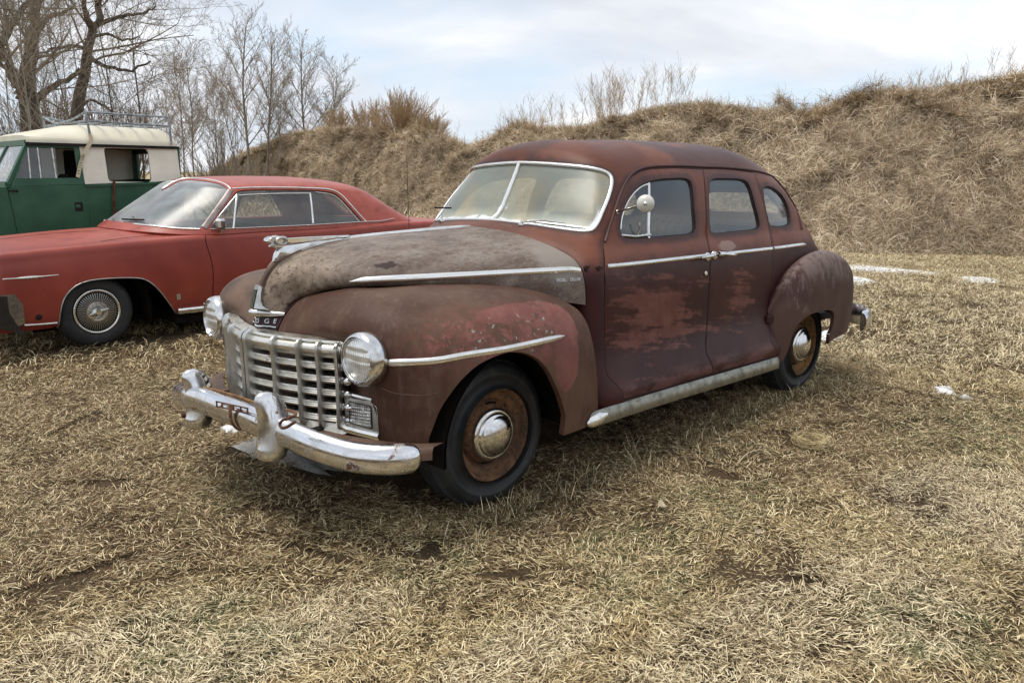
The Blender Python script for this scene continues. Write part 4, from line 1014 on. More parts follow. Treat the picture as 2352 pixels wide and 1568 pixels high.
c3 = [(-.62, b[1]-.015, b[0]) for b in base[:7]]+[(-.62, .785, 1.07), (-.70, .755, 1.135), (-.80, .705, 1.195), (-.915, .655, 1.36), (-1.005, .60, 1.495), (-1.07, .558, 1.572), (-1.13, .49, 1.645), (-1.22, .37, 1.705), (-1.30, .205, 1.74), (-1.37, 0, 1.755)]
c4 = [(-.95, b[1], b[0]) for b in base[:8]]+[(-1.0, .77, 1.13), (-1.05, .722, 1.19), (-1.12, .682, 1.36), (-1.19, .632, 1.50), (-1.26, .585, 1.575), (-1.32, .508, 1.648), (-1.38, .385, 1.709), (-1.43, .21, 1.745), (-1.47, 0, 1.758)]
c5 = mid(-1.42, up=1); c6 = mid(-1.82, dz=[0]*12+[.0, .002, .004, .006, .008]); c7 = mid(-2.22, dz=[0]*12+[0, .002, .004, .007, .01]); c8 = mid(-2.58, dz=[0]*12+[-.01, -.008, -.004, 0, .004])
c9 = [(-2.92, b[1]*.995, b[0]) for b in base[:8]]+[(-2.92, .762, 1.13), (-2.91, .715, 1.19), (-2.90, .668, 1.35), (-2.88, .615, 1.475), (-2.87, .56, 1.54), (-2.86, .48, 1.605), (-2.85, .36, 1.67), (-2.83, .2, 1.715), (-2.82, 0, 1.737)]
c10 = [(-3.3, .77, b[0]) for b in base[:7]]+[(-3.26, .735, 1.06), (-3.25, .705, 1.12), (-3.22, .668, 1.185), (-3.17, .60, 1.33), (-3.12, .54, 1.44), (-3.09, .475, 1.51), (-3.07, .40, 1.575), (-3.05, .30, 1.635), (-3.03, .17, 1.685), (-3.01, 0, 1.71)]
c11 = [(-3.62, .62, b[0]) for b in base[:7]]+[(-3.52, .585, 1.04), (-3.50, .56, 1.11), (-3.48, .53, 1.18), (-3.38, .48, 1.31), (-3.29, .42, 1.42), (-3.22, .36, 1.495), (-3.18, .29, 1.56), (-3.15, .21, 1.62), (-3.13, .12, 1.665), (-3.12, 0, 1.69)]
c12 = [(-3.95, .36, b[0]-(.05 if i > 4 else 0)) for i, b in enumerate(base[:7])]+[(-3.74, .33, 1.03), (-3.68, .32, 1.11), (-3.62, .30, 1.18), (-3.48, .27, 1.31), (-3.38, .24, 1.42), (-3.30, .20, 1.495), (-3.25, .16, 1.56), (-3.21, .11, 1.62), (-3.19, .06, 1.66), (-3.18, 0, 1.685)]
c13 = [(x-.08 if i < 8 else x-.05, 0, z) for i, (x, y, z) in enumerate(c12)]
BODY = Net([c0, c1, c2, c3, c4, c5, c6, c7, c8, c9, c10, c11, c12, c13], n=12, fair=3, sym0=True).out((-1.8, 0, .9))
NU, NV = BODY.nc-1, BODY.nr-1

front_door = [z2(*p) for p in [(962, 590), (975, 540), (990, 495), (1012, 425), (1038, 345), (1065, 285), (1098, 243), (1145, 216), (1200, 205), (1320, 202), (1443, 207), (1449, 250), (1455, 330), (1460, 450), (1463, 545), (1474, 600), (1478, 660), (1476, 740), (1470, 820), (1466, 900), (1460, 1000), (1455, 1070), (1462, 1110), (1480, 1145), (1491, 1170), (1493, 1196), (1400, 1225), (1250, 1272), (1100, 1309), (1062, 1320), (1052, 1285), (1032, 1258), (1000, 1232), (979, 1205), (971, 1160), (968, 1000), (968, 850), (966, 700)]]
rear_door = [z2(*p) for p in [(1449, 207), (1520, 206), (1600, 211), (1690, 224), (1706, 262), (1731, 340), (1753, 430), (1769, 510), (1780, 580), (1783, 650), (1781, 760), (1779, 860), (1774, 940), (1768, 1000), (1776, 1050), (1800, 1088), (1803, 1114), (1700, 1143), (1600, 1168), (1500, 1195), (1499, 1168), (1488, 1143), (1469, 1106), (1462, 1070), (1467, 1000), (1473, 900), (1477, 820), (1483, 740), (1485, 660), (1481, 598), (1470, 543), (1467, 450), (1462, 330), (1456, 250)]]
fwin = [z2(*p) for p in [(1040, 490), (1045, 515), (1060, 536), (1085, 544), (1200, 541), (1300, 533), (1380, 525), (1402, 515), (1411, 495), (1406, 400), (1396, 290), (1385, 262), (1360, 249), (1300, 248), (1220, 255), (1170, 268), (1130, 290), (1095, 330), (1065, 390), (1045, 450)]]
rwin = [z2(*p) for p in [(1477, 300), (1481, 265), (1500, 251), (1560, 249), (1630, 253), (1658, 264), (1676, 290), (1700, 375), (1722, 465), (1721, 488), (1705, 500), (1600, 512), (1512, 521), (1492, 515), (1483, 500), (1477, 400)]]
qwin = [z2(*p) for p in [(1741, 310), (1746, 292), (1765, 288), (1792, 298), (1830, 330), (1858, 380), (1871, 435), (1871, 470), (1852, 483), (1795, 487), (1775, 478), (1760, 430), (1748, 370)]]
ws = [z5(*p) for p in [(650, 379), (720, 382), (800, 388), (880, 397), (928, 408), (950, 423), (955, 445), (945, 490), (925, 540), (905, 585), (888, 606), (860, 611), (780, 602), (700, 590), (620, 580), (560, 573)]]
fd = BODY.pxs(front_door); rd = BODY.pxs(rear_door)
fw = BODY.pxs(spl(fwin, 3)); rw = BODY.pxs(spl(rwin, 3)); qw = BODY.pxs(spl(qwin, 3))
wsu = BODY.pxs(spl(ws, 4, closed=False)[:]); wsu = [np.array(q) for q in wsu]
wsu[0][0] = -.3; wsu[-1][0] = -.3
topv, botv = wsu[0][1], wsu[-1][1]
ws_out = offset_poly(wsu, .004, (.2, .2))
# openings of both doors as one hole with a small gap all round
SCL = (.35, .1)
dh = [offset_poly(fd, .005, SCL), offset_poly(rd, .005, SCL)]
shell_outer = [(0, 0), (NU, 0), (NU, NV), (0, NV)]
# rear window opening (small, split)
rwn = [(NU+.3, 9.6), (NU-1.1, 9.6), (NU-1.25, 10.0), (NU-1.15, 10.8), (NU-.9, 11.0), (NU+.3, 11.0)]
rwn_c = [(min(a, NU+.3), b) for a, b in rwn]
pobj('body_shell', panel(BODY, shell_outer, [dh[0], dh[1], qw, wsu, rwn_c, [(8.15, -.5), (8.15, 4.3), (8.6, 5.1), (10.5, 5.1), (10.7, 4.0), (10.7, -.5)]], sym0=True, dist_attr=[fd, rd, qw, [q for q in wsu if q[0] > 0]]), M_shell, SED)
def door(name, outl, win, label):
    o = pobj('door', panel(BODY, outl, [win], step=.11, dist_attr=[win]), M_door, SED); o['label'] = label
    r = pobj('door', panel(BODY, outl, [win], step=.16, dist_attr=[win]), M_door, SED, mirror=True); return o, r
D1, D1r = door('door', fd, fw, 'dark maroon front door with red faded patches'); D2, D2r = door('door', rd, rw, 'dark maroon rear door with one red faded patch')
for d in (D1r, D2r): d['label'] = 'door on the far side of the sedan'
# inner shell: dark backing behind shut lines, open at the windows
bigf = offset_poly(fw, .012, SCL); bigr = offset_poly(rw, .012, SCL); bigq = offset_poly(qw, .010, SCL)
inner_out = [(2.6, 0.1), (8.1, 0.1), (8.1, 4.6), (8.6, 5.4), (10.2, 5.4), (10.2, 12.6), (3.15, 12.6), (3.0, 9)]
for mir in (False, True):
    pobj('inner_panel', panel(BODY, inner_out, [bigf, bigr, bigq], step=.25, off=-.016, depth=.018), M_void, SED, mirror=mir)
# side glass with rubber seals
for (poly, par, parr) in ((fw, D1, D1r), (rw, D2, D2r), (qw, SED, SED)):
    gp = offset_poly(poly, .006, SCL); sp_ = offset_poly(poly, .002, SCL); si = offset_poly(poly, -.008, SCL)
    for mir, pr_ in ((False, par), (True, parr)):
        pobj('window_glass', panel(BODY, gp, [], step=.25, off=-.014, depth=0), M_glass, pr_, mirror=mir)
        pobj('window_seal', panel(BODY, sp_, [si], step=1.0, off=-.009, depth=.006), M_rubber, pr_, mirror=mir)
# windscreen: two panes, bright frame, centre bar
wsg = offset_poly(wsu, .004, (.25, .12))
WS = pobj('windscreen', panel(BODY, wsu, [], step=.125, off=-.008, depth=0, sym0=True, dist_attr=True), M_wglass, SED)
fr = MB(); path = [(max(a, 0), b) for a, b in wsu if a > .02]
P = [BODY.p(a, b) for a, b in path]; N_ = [BODY.nrm(a, b) for a, b in path]
P = [P[0]*np.array([1, 0, 1])+0]+P+[P[-1]*np.array([1, 0, 1])]; P[0] = BODY.p(0, topv); P[-1] = BODY.p(0, botv); N_ = [BODY.nrm(0, topv)]+N_+[BODY.nrm(0, botv)]
fr.sweep(P, halfround(.020, .008, 6), ups=N_)
f2 = MB(); f2.v = list(fr.v); f2.f = list(fr.f); f2.sm = list(fr.sm); f2.mi = list(fr.mi); f2.mirror(); fr.add(f2.v, f2.f)
fr.build('windscreen_frame', M_bright, WS, sharp=50)
cb = MB(); cb.sweep([BODY.p(0, botv+(topv-botv)*t)+BODY.nrm(0, 9.8)*-.004 for t in np.linspace(0, 1, 9)], halfround(.026, .014, 6), ups=BODY.nrm(0, 10)); cb.build('centre_bar', M_bright, WS, sharp=50)
pobj('rear_window', panel(BODY, [(NU, 9.55), (NU-1.15, 9.55), (NU-1.3, 10.0), (NU-1.2, 10.85), (NU-.9, 11.05), (NU, 11.05)], [], step=.2, off=-.01, depth=0, sym0=True), M_glass, SED)
# drip rail over the doors
drip = BODY.pxs(spl([z2(*p) for p in [(966, 560), (988, 485), (1014, 405), (1040, 328), (1066, 272), (1096, 232), (1142, 206), (1200, 195), (1320, 191), (1443, 196), (1560, 200), (1690, 214), (1765, 234), (1832, 278), (1880, 350), (1908, 430), (1926, 500)]], 4, closed=False))
for mir in (False, True):
    trim('drip_rail', BODY, drip, [(-.006, -.003), (.006, -.003), (.006, .008), (0, .011), (-.006, .006)], M_shell, SED, mirror=mir)

# belt mouldings
def mould(pts, wd, h, par, off=0.0, net=BODY, mat=M_bright, k=5, taper=(1, 1), both=True, name='belt_moulding'):
    path = net.pxs(spl(pts, k, closed=False)); n = len(path)
    sc = [1.0]*n
    for i in range(n):
        t = i/(n-1)
        if taper[0] < 1 and t < .12: sc[i] = taper[0]+(1-taper[0])*sin(t/.12*pi/2)
        if taper[1] < 1 and t > .88: sc[i] = taper[1]+(1-taper[1])*sin((1-t)/.12*pi/2)
    o = trim(name, net, path, halfround(wd, h, 6), mat, par, off=off, scale=sc)
    if both: trim(name, net, path, halfround(wd, h, 6), mat, SED, off=off, scale=sc, mirror=True)
    return o
mould([z2(*p) for p in [(977, 680), (1100, 668), (1250, 651), (1400, 634), (1474, 626)]], .026, .012, D1)
mould([z2(*p) for p in [(1486, 627), (1600, 613), (1700, 602), (1780, 593)]], .026, .012, D2)
mould([z2(*p) for p in [(1788, 592), (1850, 584), (1900, 577), (1945, 572)]], .026, .012, SED, taper=(1, .5))
# handles, lock, hinge
def handle(px0, px1, par):
    a = BODY.px(*px0); b = BODY.px(*px1); A, B = BODY.p(*a), BODY.p(*b); n = BODY.nrm(*a)
    mb = MB(); mb.lathe(A-n*.002, n, [(.0, .0), (.026, 0), (.028, .006), (.022, .016), (.012, .024), (.012, .04)], 20)
    pth = [A+n*.042, A+(B-A)*.12+n*.052, A+(B-A)*.5+n*.052, A+(B-A)*.85+n*.046, B+n*.040]
    mb.sweep(spl(pth, 4, closed=False), [(.011*cos(t)*1.0, .007*sin(t)) for t in np.linspace(0, 2*pi, 11)[:-1]], ups=n, scale=list(np.interp(np.linspace(0, 1, 17), [0, .2, .6, 1], [1.25, 1.1, .95, .55])))
    mb.build('door_handle', M_chrome, par)
handle(z2(1468, 633), z2(1412, 645), D1); handle(z2(1500, 626), z2(1582, 632), D2)
a = BODY.px(*z2(1457, 713)); MB().lathe(BODY.p(*a), BODY.nrm(*a), [(.014, -.002), (.014, .006), (.010, .010), (.001, .010)], 16).build('door_lock', M_chrome, D1)
for Xa, par in ((880, SED), (940, D1)):
    a = BODY.px(*z2(Xa, 684)); p, n = BODY.p(*a), BODY.nrm(*a)
    MB().box(p+n*.002, (.045, .014, .016), bev=.004).box(p+n*.004+np.array([0.01, 0, -.004]), (.012, .020, .032), bev=.004).build('door_hinge', M_shell, SED)
a = BODY.px(*z2(1764, 938)); p, n = BODY.p(*a), BODY.nrm(*a)
MB().box(p+n*.010, (.075, .03, .062), bev=.012).build('lower_hinge', M_shell, D2)

# vent window frame in the front door
vf = BODY.pxs(spl([z2(*p) for p in [(1050, 497), (1056, 440), (1078, 375), (1112, 322), (1150, 288), (1188, 272)]], 4, closed=False))
trim('vent_window_frame', BODY, vf, halfround(.012, .008, 5), M_bright, D1, off=-.011)
vd = BODY.pxs([z2(1188, 270), z2(1189, 400), z2(1189, 540)]); trim('vent_window_frame', BODY, [tuple(np.array(vd[0])+(np.array(vd[2])-np.array(vd[0]))*t) for t in np.linspace(0, 1, 12)], halfround(.018, .010, 5), M_chrome, D1, off=-.012)
vb = BODY.pxs([z2(1048, 526), z2(1120, 533), z2(1192, 524)]); trim('vent_window_frame', BODY, vb, halfround(.016, .012, 5), M_chrome, D1, off=-.008)
a = BODY.px(*z2(1127, 500)); p, n = BODY.p(*a), BODY.nrm(*a); MB().tube([p+n*.0-np.array([0, 0, .03]), p+n*.015, p+n*.012+np.array([0, 0, .035])], .005, 6).build('vent_latch', M_chrome, D1)

# ------------------------------------------------------------------ hood
hs = [
 [(-.530, 0, 1.262), (-.535, .28, 1.250), (-.560, .48, 1.215), (-.590, .65, 1.158), (-.605, .745, 1.10), (-.610, .775, 1.03), (-.610, .79, .90)],
 [(-.25, 0, 1.254), (-.25, .25, 1.240), (-.25, .43, 1.205), (-.25, .575, 1.15), (-.25, .665, 1.09), (-.25, .69, 1.04), (-.25, .69, .97)],
 [(.06, 0, 1.247), (.06, .22, 1.233), (.06, .385, 1.198), (.06, .51, 1.147), (.06, .578, 1.09), (.06, .585, 1.055), (.05, .57, 1.02)],
 [(.28, 0, 1.236), (.28, .18, 1.222), (.275, .325, 1.190), (.27, .43, 1.145), (.265, .487, 1.095), (.26, .493, 1.065), (.25, .47, 1.04)],
 [(.45, 0, 1.215), (.45, .14, 1.204), (.445, .255, 1.178), (.44, .345, 1.140), (.43, .402, 1.100), (.425, .412, 1.072), (.41, .39, 1.05)],
 [(.60, 0, 1.176), (.59, .10, 1.166), (.575, .19, 1.142), (.555, .26, 1.109), (.535, .300, 1.078), (.525, .304, 1.058), (.51, .28, 1.04)],
 [(.69, 0, 1.125), (.675, .07, 1.115), (.655, .13, 1.095), (.63, .175, 1.068), (.61, .203, 1.047), (.60, .203, 1.035), (.58, .18, 1.015)],
 [(.735, 0, 1.065), (.715, .05, 1.057), (.69, .09, 1.043), (.665, .118, 1.022), (.648, .133, 1.008), (.64, .133, .997), (.62, .115, .98)],
 [(.765, 0, .995), (.745, .035, .992), (.722, .066, .985), (.70, .09, .975), (.685, .106, .967), (.678, .106, .960), (.66, .09, .95)],
 [(.790, 0, .925), (.77, .03, .925), (.748, .055, .924), (.725, .08, .922), (.703, .098, .920), (.695, .098, .916), (.68, .085, .91)]]
HOOD = Net(hs, n=12, fair=3, sym0=False).out((0, 0, .8))
HU, HV = HOOD.nc-1, HOOD.nr-1
# mirrored across v=0 (centre line): build half then mirror
hv = panel(HOOD, [(0, 0), (HU, 0), (HU, HV), (0, HV)], [], step=.125, depth=0)
vs, ns, fs, _ = hv; k = len(vs)
vs = vs+[(x, -y, z) for x, y, z in vs]; ns = [tuple(np.array(n)*(1, 1 if abs(v[1]) > .002 else 0, 1)) for n, v in zip(ns, vs)]; ns = ns+[(x, -y, z) for x, y, z in ns]
fs = fs+[tuple(i+k for i in reversed(f)) for f in fs]
HOODO = pobj('hood', (vs, ns, fs, None), M_hood, SED); HOODO['label'] = 'grey-brown oxidised hood with rust spots'
# rear lip of the hood (shadow gap) and lower gap line
def hp(a, b, off=0): return HOOD.p(a, b)+HOOD.nrm(a, b)*off
for mir in (1, -1):
    mb = MB(); mb.sweep([hp(0.0, v, -.008)*np.array([1, mir, 1]) for v in np.linspace(0, 6, 30)], [(-.006, -.01), (.006, -.01), (.006, .006), (-.006, .006)], ups=[HOOD.nrm(0, v)*np.array([1, mir, 1]) for v in np.linspace(0, 6, 30)])
    mb.build('hood_edge', M_void, HOODO)
cm = MB(); cm.sweep([hp(u, 0)*np.array([1, 0, 1]) for u in np.linspace(0.0, 5.4, 40)], halfround(.022, .010, 6), ups=(0, 0, 1), scale=list(np.interp(np.linspace(0, 1, 40), [0, .04, 1], [.5, 1, 1]))); cm.build('centre_moulding', M_bright, HOODO, sharp=50)
rg = MB(); rg.sweep([hp(u, 0)*np.array([1, 0, 1]) for u in np.linspace(4.6, 9, 30)], [(-.016, -.004), (.016, -.004), (.013, .010), (0, .014), (-.013, .010)], ups=[HOOD.nrm(u, 0)*np.array([1, 0, 1]) for u in np.linspace(4.6, 9, 30)]); rg.build('hood_ridge', M_apron, HOODO)
for mir in (False, True):
    pth = HOOD.pxs(spl([(1337, 617), (1200, 624), (1060, 632), (950, 638), (860, 642), (803, 647)], 6, closed=False)); n = len(pth)
    trim('side_moulding', HOOD, pth, [(-.0175, -.004), (.0175, -.004), (.016, .004), (.004, .012), (-.006, .013), (-.014, .008)], M_bright, HOODO, mirror=mir, scale=list(np.interp(np.linspace(0, 1, n), [0, .65, .9, 1], [1, 1, .8, .12])))

# ------------------------------------------------------------------ front clip: centre panel and pontoon fenders
f0 = [(.775, 0, .42), (.778, 0, .55), (.780, 0, .68), (.785, 0, .80), (.785, 0, .87), (.768, 0, .925), (.69, 0, .955), (.60, 0, .98), (.50, 0, .99)]
f1 = [(.765, .10, .42), (.768, .10, .55), (.770, .10, .68), (.765, .10, .80), (.728, .10, .88), (.682, .108, .945), (.62, .15, 1.0), (.52, .20, 1.02), (.42, .20, 1.02)]
f1b = [(.695, .28, .42), (.70, .28, .55), (.705, .28, .68), (.71, .28, .80), (.705, .28, .89), (.665, .285, .96), (.605, .30, 1.012), (.53, .32, 1.04), (.43, .32, 1.045)]
f2 = [(.590, .46, .42), (.595, .46, .55), (.605, .46, .68), (.630, .455, .80), (.688, .455, .89), (.660, .46, .96), (.60, .455, 1.015), (.51, .44, 1.045), (.40, .40, 1.045)]
f3 = [(.605, .62, .42), (.610, .62, .55), (.622, .63, .68), (.640, .64, .80), (.655, .64, .90), (.625, .63, .965), (.545, .61, 1.02), (.42, .57, 1.048), (.30, .48, 1.05)]
f4 = [(.560, .78, .42), (.570, .79, .55), (.580, .80, .68), (.585, .81, .80), (.570, .80, .885), (.525, .77, .955), (.44, .71, 1.013), (.34, .63, 1.045), (.20, .50, 1.055)]
f5 = [(.450, .895, .42), (.455, .910, .55), (.450, .925, .68), (.440, .925, .79), (.415, .895, .88), (.375, .84, .95), (.32, .745, 1.012), (.26, .63, 1.045), (.15, .50, 1.055)]
f6 = [(.18, .935, .34), (.17, .955, .50), (.16, .963, .66), (.15, .957, .78), (.14, .925, .875), (.13, .86, .955), (.12, .75, 1.015), (.10, .63, 1.045), (.05, .52, 1.05)]
f7 = [(-.08, .935, .33), (-.09, .958, .49), (-.10, .968, .65), (-.11, .962, .77), (-.12, .930, .865), (-.13, .87, .94), (-.14, .775, 1.0), (-.15, .665, 1.03), (-.16, .55, 1.03)]
f8 = [(-.30, .925, .31), (-.31, .945, .47), (-.32, .955, .62), (-.33, .948, .735), (-.33, .925, .825), (-.34, .875, .90), (-.34, .80, .96), (-.34, .705, .99), (-.34, .60, 1.0)]
f9 = [(-.48, .915, .31), (-.49, .925, .45), (-.48, .930, .58), (-.47, .925, .695), (-.465, .905, .785), (-.46, .875, .855), (-.45, .82, .912), (-.44, .755, .95), (-.44, .65, .96)]
f10 = [(-.605, .895, .32), (-.600, .898, .44), (-.590, .895, .56), (-.575, .890, .66), (-.56, .878, .745), (-.55, .86, .81), (-.54, .825, .865), (-.53, .78, .90), (-.52, .70, .92)]
f11 = [(-.645, .845, .33), (-.640, .835, .44), (-.635, .825, .56), (-.620, .82, .66), (-.605, .815, .74), (-.595, .805, .80), (-.58, .79, .85), (-.57, .76, .885), (-.56, .70, .91)]
CLIP = Net([f0, f1, f1b, f2, f3, f4, f5, f6, f7, f8, f9, f10, f11], n=12, fair=2, sym0=True).out((.1, .35, .65))
CU, CV = CLIP.nc-1, CLIP.nr-1
arch = [(985, 1040), (985, 1005), (1010, 942), (1035, 903), (1060, 872), (1095, 840), (1130, 821), (1165, 809), (1200, 809), (1230, 820), (1257, 846), (1275, 880), (1289, 915), (1300, 955), (1318, 985)]
au = [np.array(q) for q in CLIP.pxs(spl(arch[1:-1], 4, closed=False))]
low_a, low_b = au[0].copy(), au[-1].copy()
archhole = [(low_a[0]-.05, -.5)]+[(low_a[0]-.02, low_a[1]*.5)]+[tuple(q) for q in au]+[(low_b[0]+.03, low_b[1]*.5), (low_b[0]+.05, -.5)]
pobj('front_panel', panel(CLIP, [(0, 0), (1.0, 0), (1.0, 6), (0, 6)], [], sym0=True, off=-.004), M_maroon, SED)
fo = panel(CLIP, [(1.02, 0), (CU, 0), (CU, CV), (1.02, CV)], [archhole], step=.11, depth=.03)
FN = pobj('front_fender', fo, M_fender, SED); FN['label'] = 'brown front fender with a flaking pink primer patch'
FR = pobj('front_fender', fo, M_apron, SED, mirror=True); FR['label'] = 'plain brown front fender on the far side'
# crease above the apron on the fender nose
for mir in (False, True):
    cr = CLIP.pxs(spl([(878, 892), (905, 902), (940, 907), (975, 908), (1005, 902)], 5, closed=False))
    trim('fender_seam', CLIP, cr, [(-.0035, -.002), (.0035, -.002), (.0015, .0022), (-.0015, .0022)], M_apron, FR if mir else FN, mirror=mir)
    cr = CLIP.pxs(spl([(883, 833), (940, 831), (1000, 827), (1080, 813), (1160, 801), (1240, 784), (1296, 771)], 5, closed=False)); n = len(cr)
    trim('fender_moulding', CLIP, cr, [(-.015, -.004), (.015, -.004), (.014, .004), (.004, .010), (-.006, .011), (-.013, .006)], M_bright, FR if mir else FN, mirror=mir, scale=list(np.interp(np.linspace(0, 1, n), [0, .9, .97, 1], [1, 1, .75, .25])))
# wheel well liner, inner fenders
for s in (1, -1):
    for xw, y0, y1, a0, zp in ((0, .50, .90, -.1, .45), (-3.035, .62, .86, .45, .62)):
        pr_ = [(.43*cos(t), .43*sin(t)) for t in np.linspace(a0, pi-a0, 20)]
        mb = MB(); mb.sweep([(xw, s*y0, .36), (xw, s*y1, .36)], [(a, b) for a, b in pr_]+[(a*.97, b*.97) for a, b in reversed(pr_)], ups=(0, 0, 1), caps=False)
        mb.box((xw, s*(y0-.01), (zp+.95)/2), (1.0, .02, .95-zp)); mb.build('wheel_well', M_void, SED)
MB().box((-1.55, 0, .31), (1.75, 1.5, .03)).box((.1, 0, .60), (1.1, .8, .3)).build('floor_pan', M_void, SED)
MB().box((-.58, 0, .72), (.03, 1.4, .8)).build('firewall', M_void, SED)
MB().box((-3.1, 0, .52), (1.3, 1.1, .2)).build('rear_floor', M_void, SED)
MB().box((0, 0, .34), (.09, 1.1, .09), bev=.02).build('axle', M_dark, SED)
MB().box((-3.035, 0, .34), (.09, 1.2, .09), bev=.02).lathe((-3.16, 0, .34), (1, 0, 0), [(0, 0), (.10, .02), (.15, .12), (.10, .22), (0, .25)], 20).build('axle', M_dark, SED)

# splash apron between fenders and bumper
ap = [(.50, .925), (.585, .86), (.66, .75), (.725, .60), (.775, .40), (.80, .20), (.805, 0)]
apo = [(.52, .935), (.62, .875), (.715, .765), (.80, .61), (.86, .41), (.89, .20), (.895, 0)]
mb = MB(); n = 7; pin = spl([(a, b) for a, b in ap], 4, closed=False); pout = spl([(a, b) for a, b in apo], 4, closed=False)
rows = []
for q, (x0, z0) in enumerate([(0, .452), (.35, .447), (.75, .438), (1.0, .424), (1.01, .395)]):
    rows.append([(a[0]+(b[0]-a[0])*x0-(.05 if q == 0 else 0), a[1]+(b[1]-a[1])*x0, z0) for a, b in zip(pin, pout)])
for s in (1, -1):
    vs = [(x, y*s, z) for r in rows for x, y, z in r]; k = len(pin)
    fs = [(a*k+i, a*k+i+1, (a+1)*k+i+1, (a+1)*k+i) for a in range(len(rows)-1) for i in range(k-1)]
    mb.add(vs, fs if s > 0 else [tuple(reversed(f)) for f in fs])
mb.build('splash_apron', M_apron, SED, sharp=50)

# ------------------------------------------------------------------ rear fender
def rf(x, zc, yo, ztop_in, y_in=.80, zb=.25):
    """section from inner seam over the crown to the lower edge"""
    h = zc-.28-zb
    return [(x, y_in, ztop_in), (x, y_in+(yo-y_in)*.30, ztop_in+.004+(zc-ztop_in)*.9), (x, y_in+(yo-y_in)*.60, zc-.012), (x, yo-.028, zc-.07), (x, yo-.006, zc-.16), (x, yo, zc-.28), (x, yo-.002, zb+h*.66), (x, yo-.010, zb+h*.33), (x, yo-.02, zb)]
rs = [rf(-2.44, .66, .845, .64, .82, .25), rf(-2.50, .77, .900, .75, .815, .25), rf(-2.60, .87, .938, .85, .81, .26), rf(-2.78, .965, .965, .945, .80, .28), rf(-3.0, 1.015, .972, .995, .79, .32),
      rf(-3.25, 1.015, .965, 1.0, .76, .37), rf(-3.5, .965, .935, .955, .70, .37), rf(-3.70, .875, .875, .87, .62, .38), rf(-3.83, .76, .80, .76, .55, .39), rf(-3.90, .66, .70, .66, .5, .36)]
rs[-1] = [(x, y-.0, z) for x, y, z in rs[-1]]
RF = Net(rs, n=12, fair=3).out((-3.1, .5, .6))
ra = [(1779, 836), (1797, 829), (1806, 813), (1813, 796), (1820, 772), (1830, 751), (1841, 737), (1854, 726), (1870, 719), (1887, 715), (1902, 712), (1911, 713.5), (1915, 718), (1916, 728), (1914, 744), (1911, 757), (1906, 768)]
rau = [np.array(q) for q in RF.pxs(spl(ra, 4, closed=False))]
hole = [(rau[0][0]-.1, RF.nr)]+[tuple(q) for q in rau]+[(rau[-1][0]+.04, RF.nr-1.1), (rau[-1][0]+.12, RF.nr)]
rfd = panel(RF, [(0, 0), (RF.nc-1, 0), (RF.nc-1, RF.nr-1), (0, RF.nr-1)], [hole], step=.11, depth=.025)
RFN = pobj('rear_fender', rfd, M_rfend, SED); RFR = pobj('rear_fender', rfd, M_rfend, SED, mirror=True); RFR['label'] = 'rear fender on the far side'
# rubber welt along the seam
# tail lamp, rear bumper
for s in (1, -1):
    mb = MB(); mb.lathe((-3.70, s*.77, .868), (-1, s*.2, .25), [(.0, -.10), (.035, -.08), (.040, 0), (.034, .02), (.020, .03), (.018, .045), (.0, .05)], 10); tl = mb.build('tail_lamp', M_dark, SED)
RBm = MB()
rbp = spl([(-3.80, .93, .43), (-3.98, .90, .43), (-4.12, .80, .43), (-4.22, .60, .43), (-4.27, .3, .43), (-4.28, 0, .43), (-4.27, -.3, .43), (-4.22, -.6, .43), (-4.12, -.8, .43), (-3.98, -.9, .43), (-3.80, -.93, .43)], 5, closed=False)
ups = [(0, 0, 1)]*len(rbp)
RBm.sweep(rbp, [(-.02+.045*cos(t)*(1 if cos(t) > 0 else .3), .085*sin(t)) for t in np.linspace(0, 2*pi, 15)[:-1]], ups=(0, 0, 1), scale=[.85]+[1]*(len(rbp)-2)+[.85])
RB = RBm.build('rear_bumper', M_bumper, SED, sharp=60)
for s in (1, -1): MB().box((-3.95, s*.55, .42), (.5, .03, .06)).build('bumper_bracket', M_dark, RB)

# ------------------------------------------------------------------ running-board moulding
p0 = BODY.p(*BODY.px(1370, 952)); sl = [(-.50, .905, .325), (-.54, .918, .338), (-.62, .922, .342), (-.9, .922, .342), (-1.4, .922, .338), (-2.0, .922, .330), (-2.47, .915, .322)]
prof = [(-.038, -.012), (-.034, -.018), (.030, -.018), (.040, -.006), (.040, .002), (.012, .010), (-.030, .006), (-.038, .0)]
for s in (1, -1):
    mb = MB(); pth = spl(sl, 5, closed=False); n = len(pth)
    sc = np.interp(np.linspace(0, 1, n), [0, .05, .14, 1], [.45, .85, 1, 1])
    mb.sweep(pth, prof, ups=(0, 1, .18), scale=list(sc))
    if s < 0: mb.mirror()
    sb = mb.build('sill_moulding', M_sill, SED, sharp=40)
    mb = MB(); mb.sweep(spl([(-.485, .925, .325), (-.53, .936, .338), (-.58, .938, .345), (-.63, .934, .348)], 4, closed=False), [(.027*cos(t), .010*sin(t)) for t in np.linspace(0, 2*pi, 13)[:-1]], ups=(0, 1, .2), scale=list(np.interp(np.linspace(0, 1, 13), [0, .2, .6, 1], [.4, 1, 1.1, .5])))
    if s < 0: mb.mirror()
    mb.build('sill_tip', M_bright, sb)

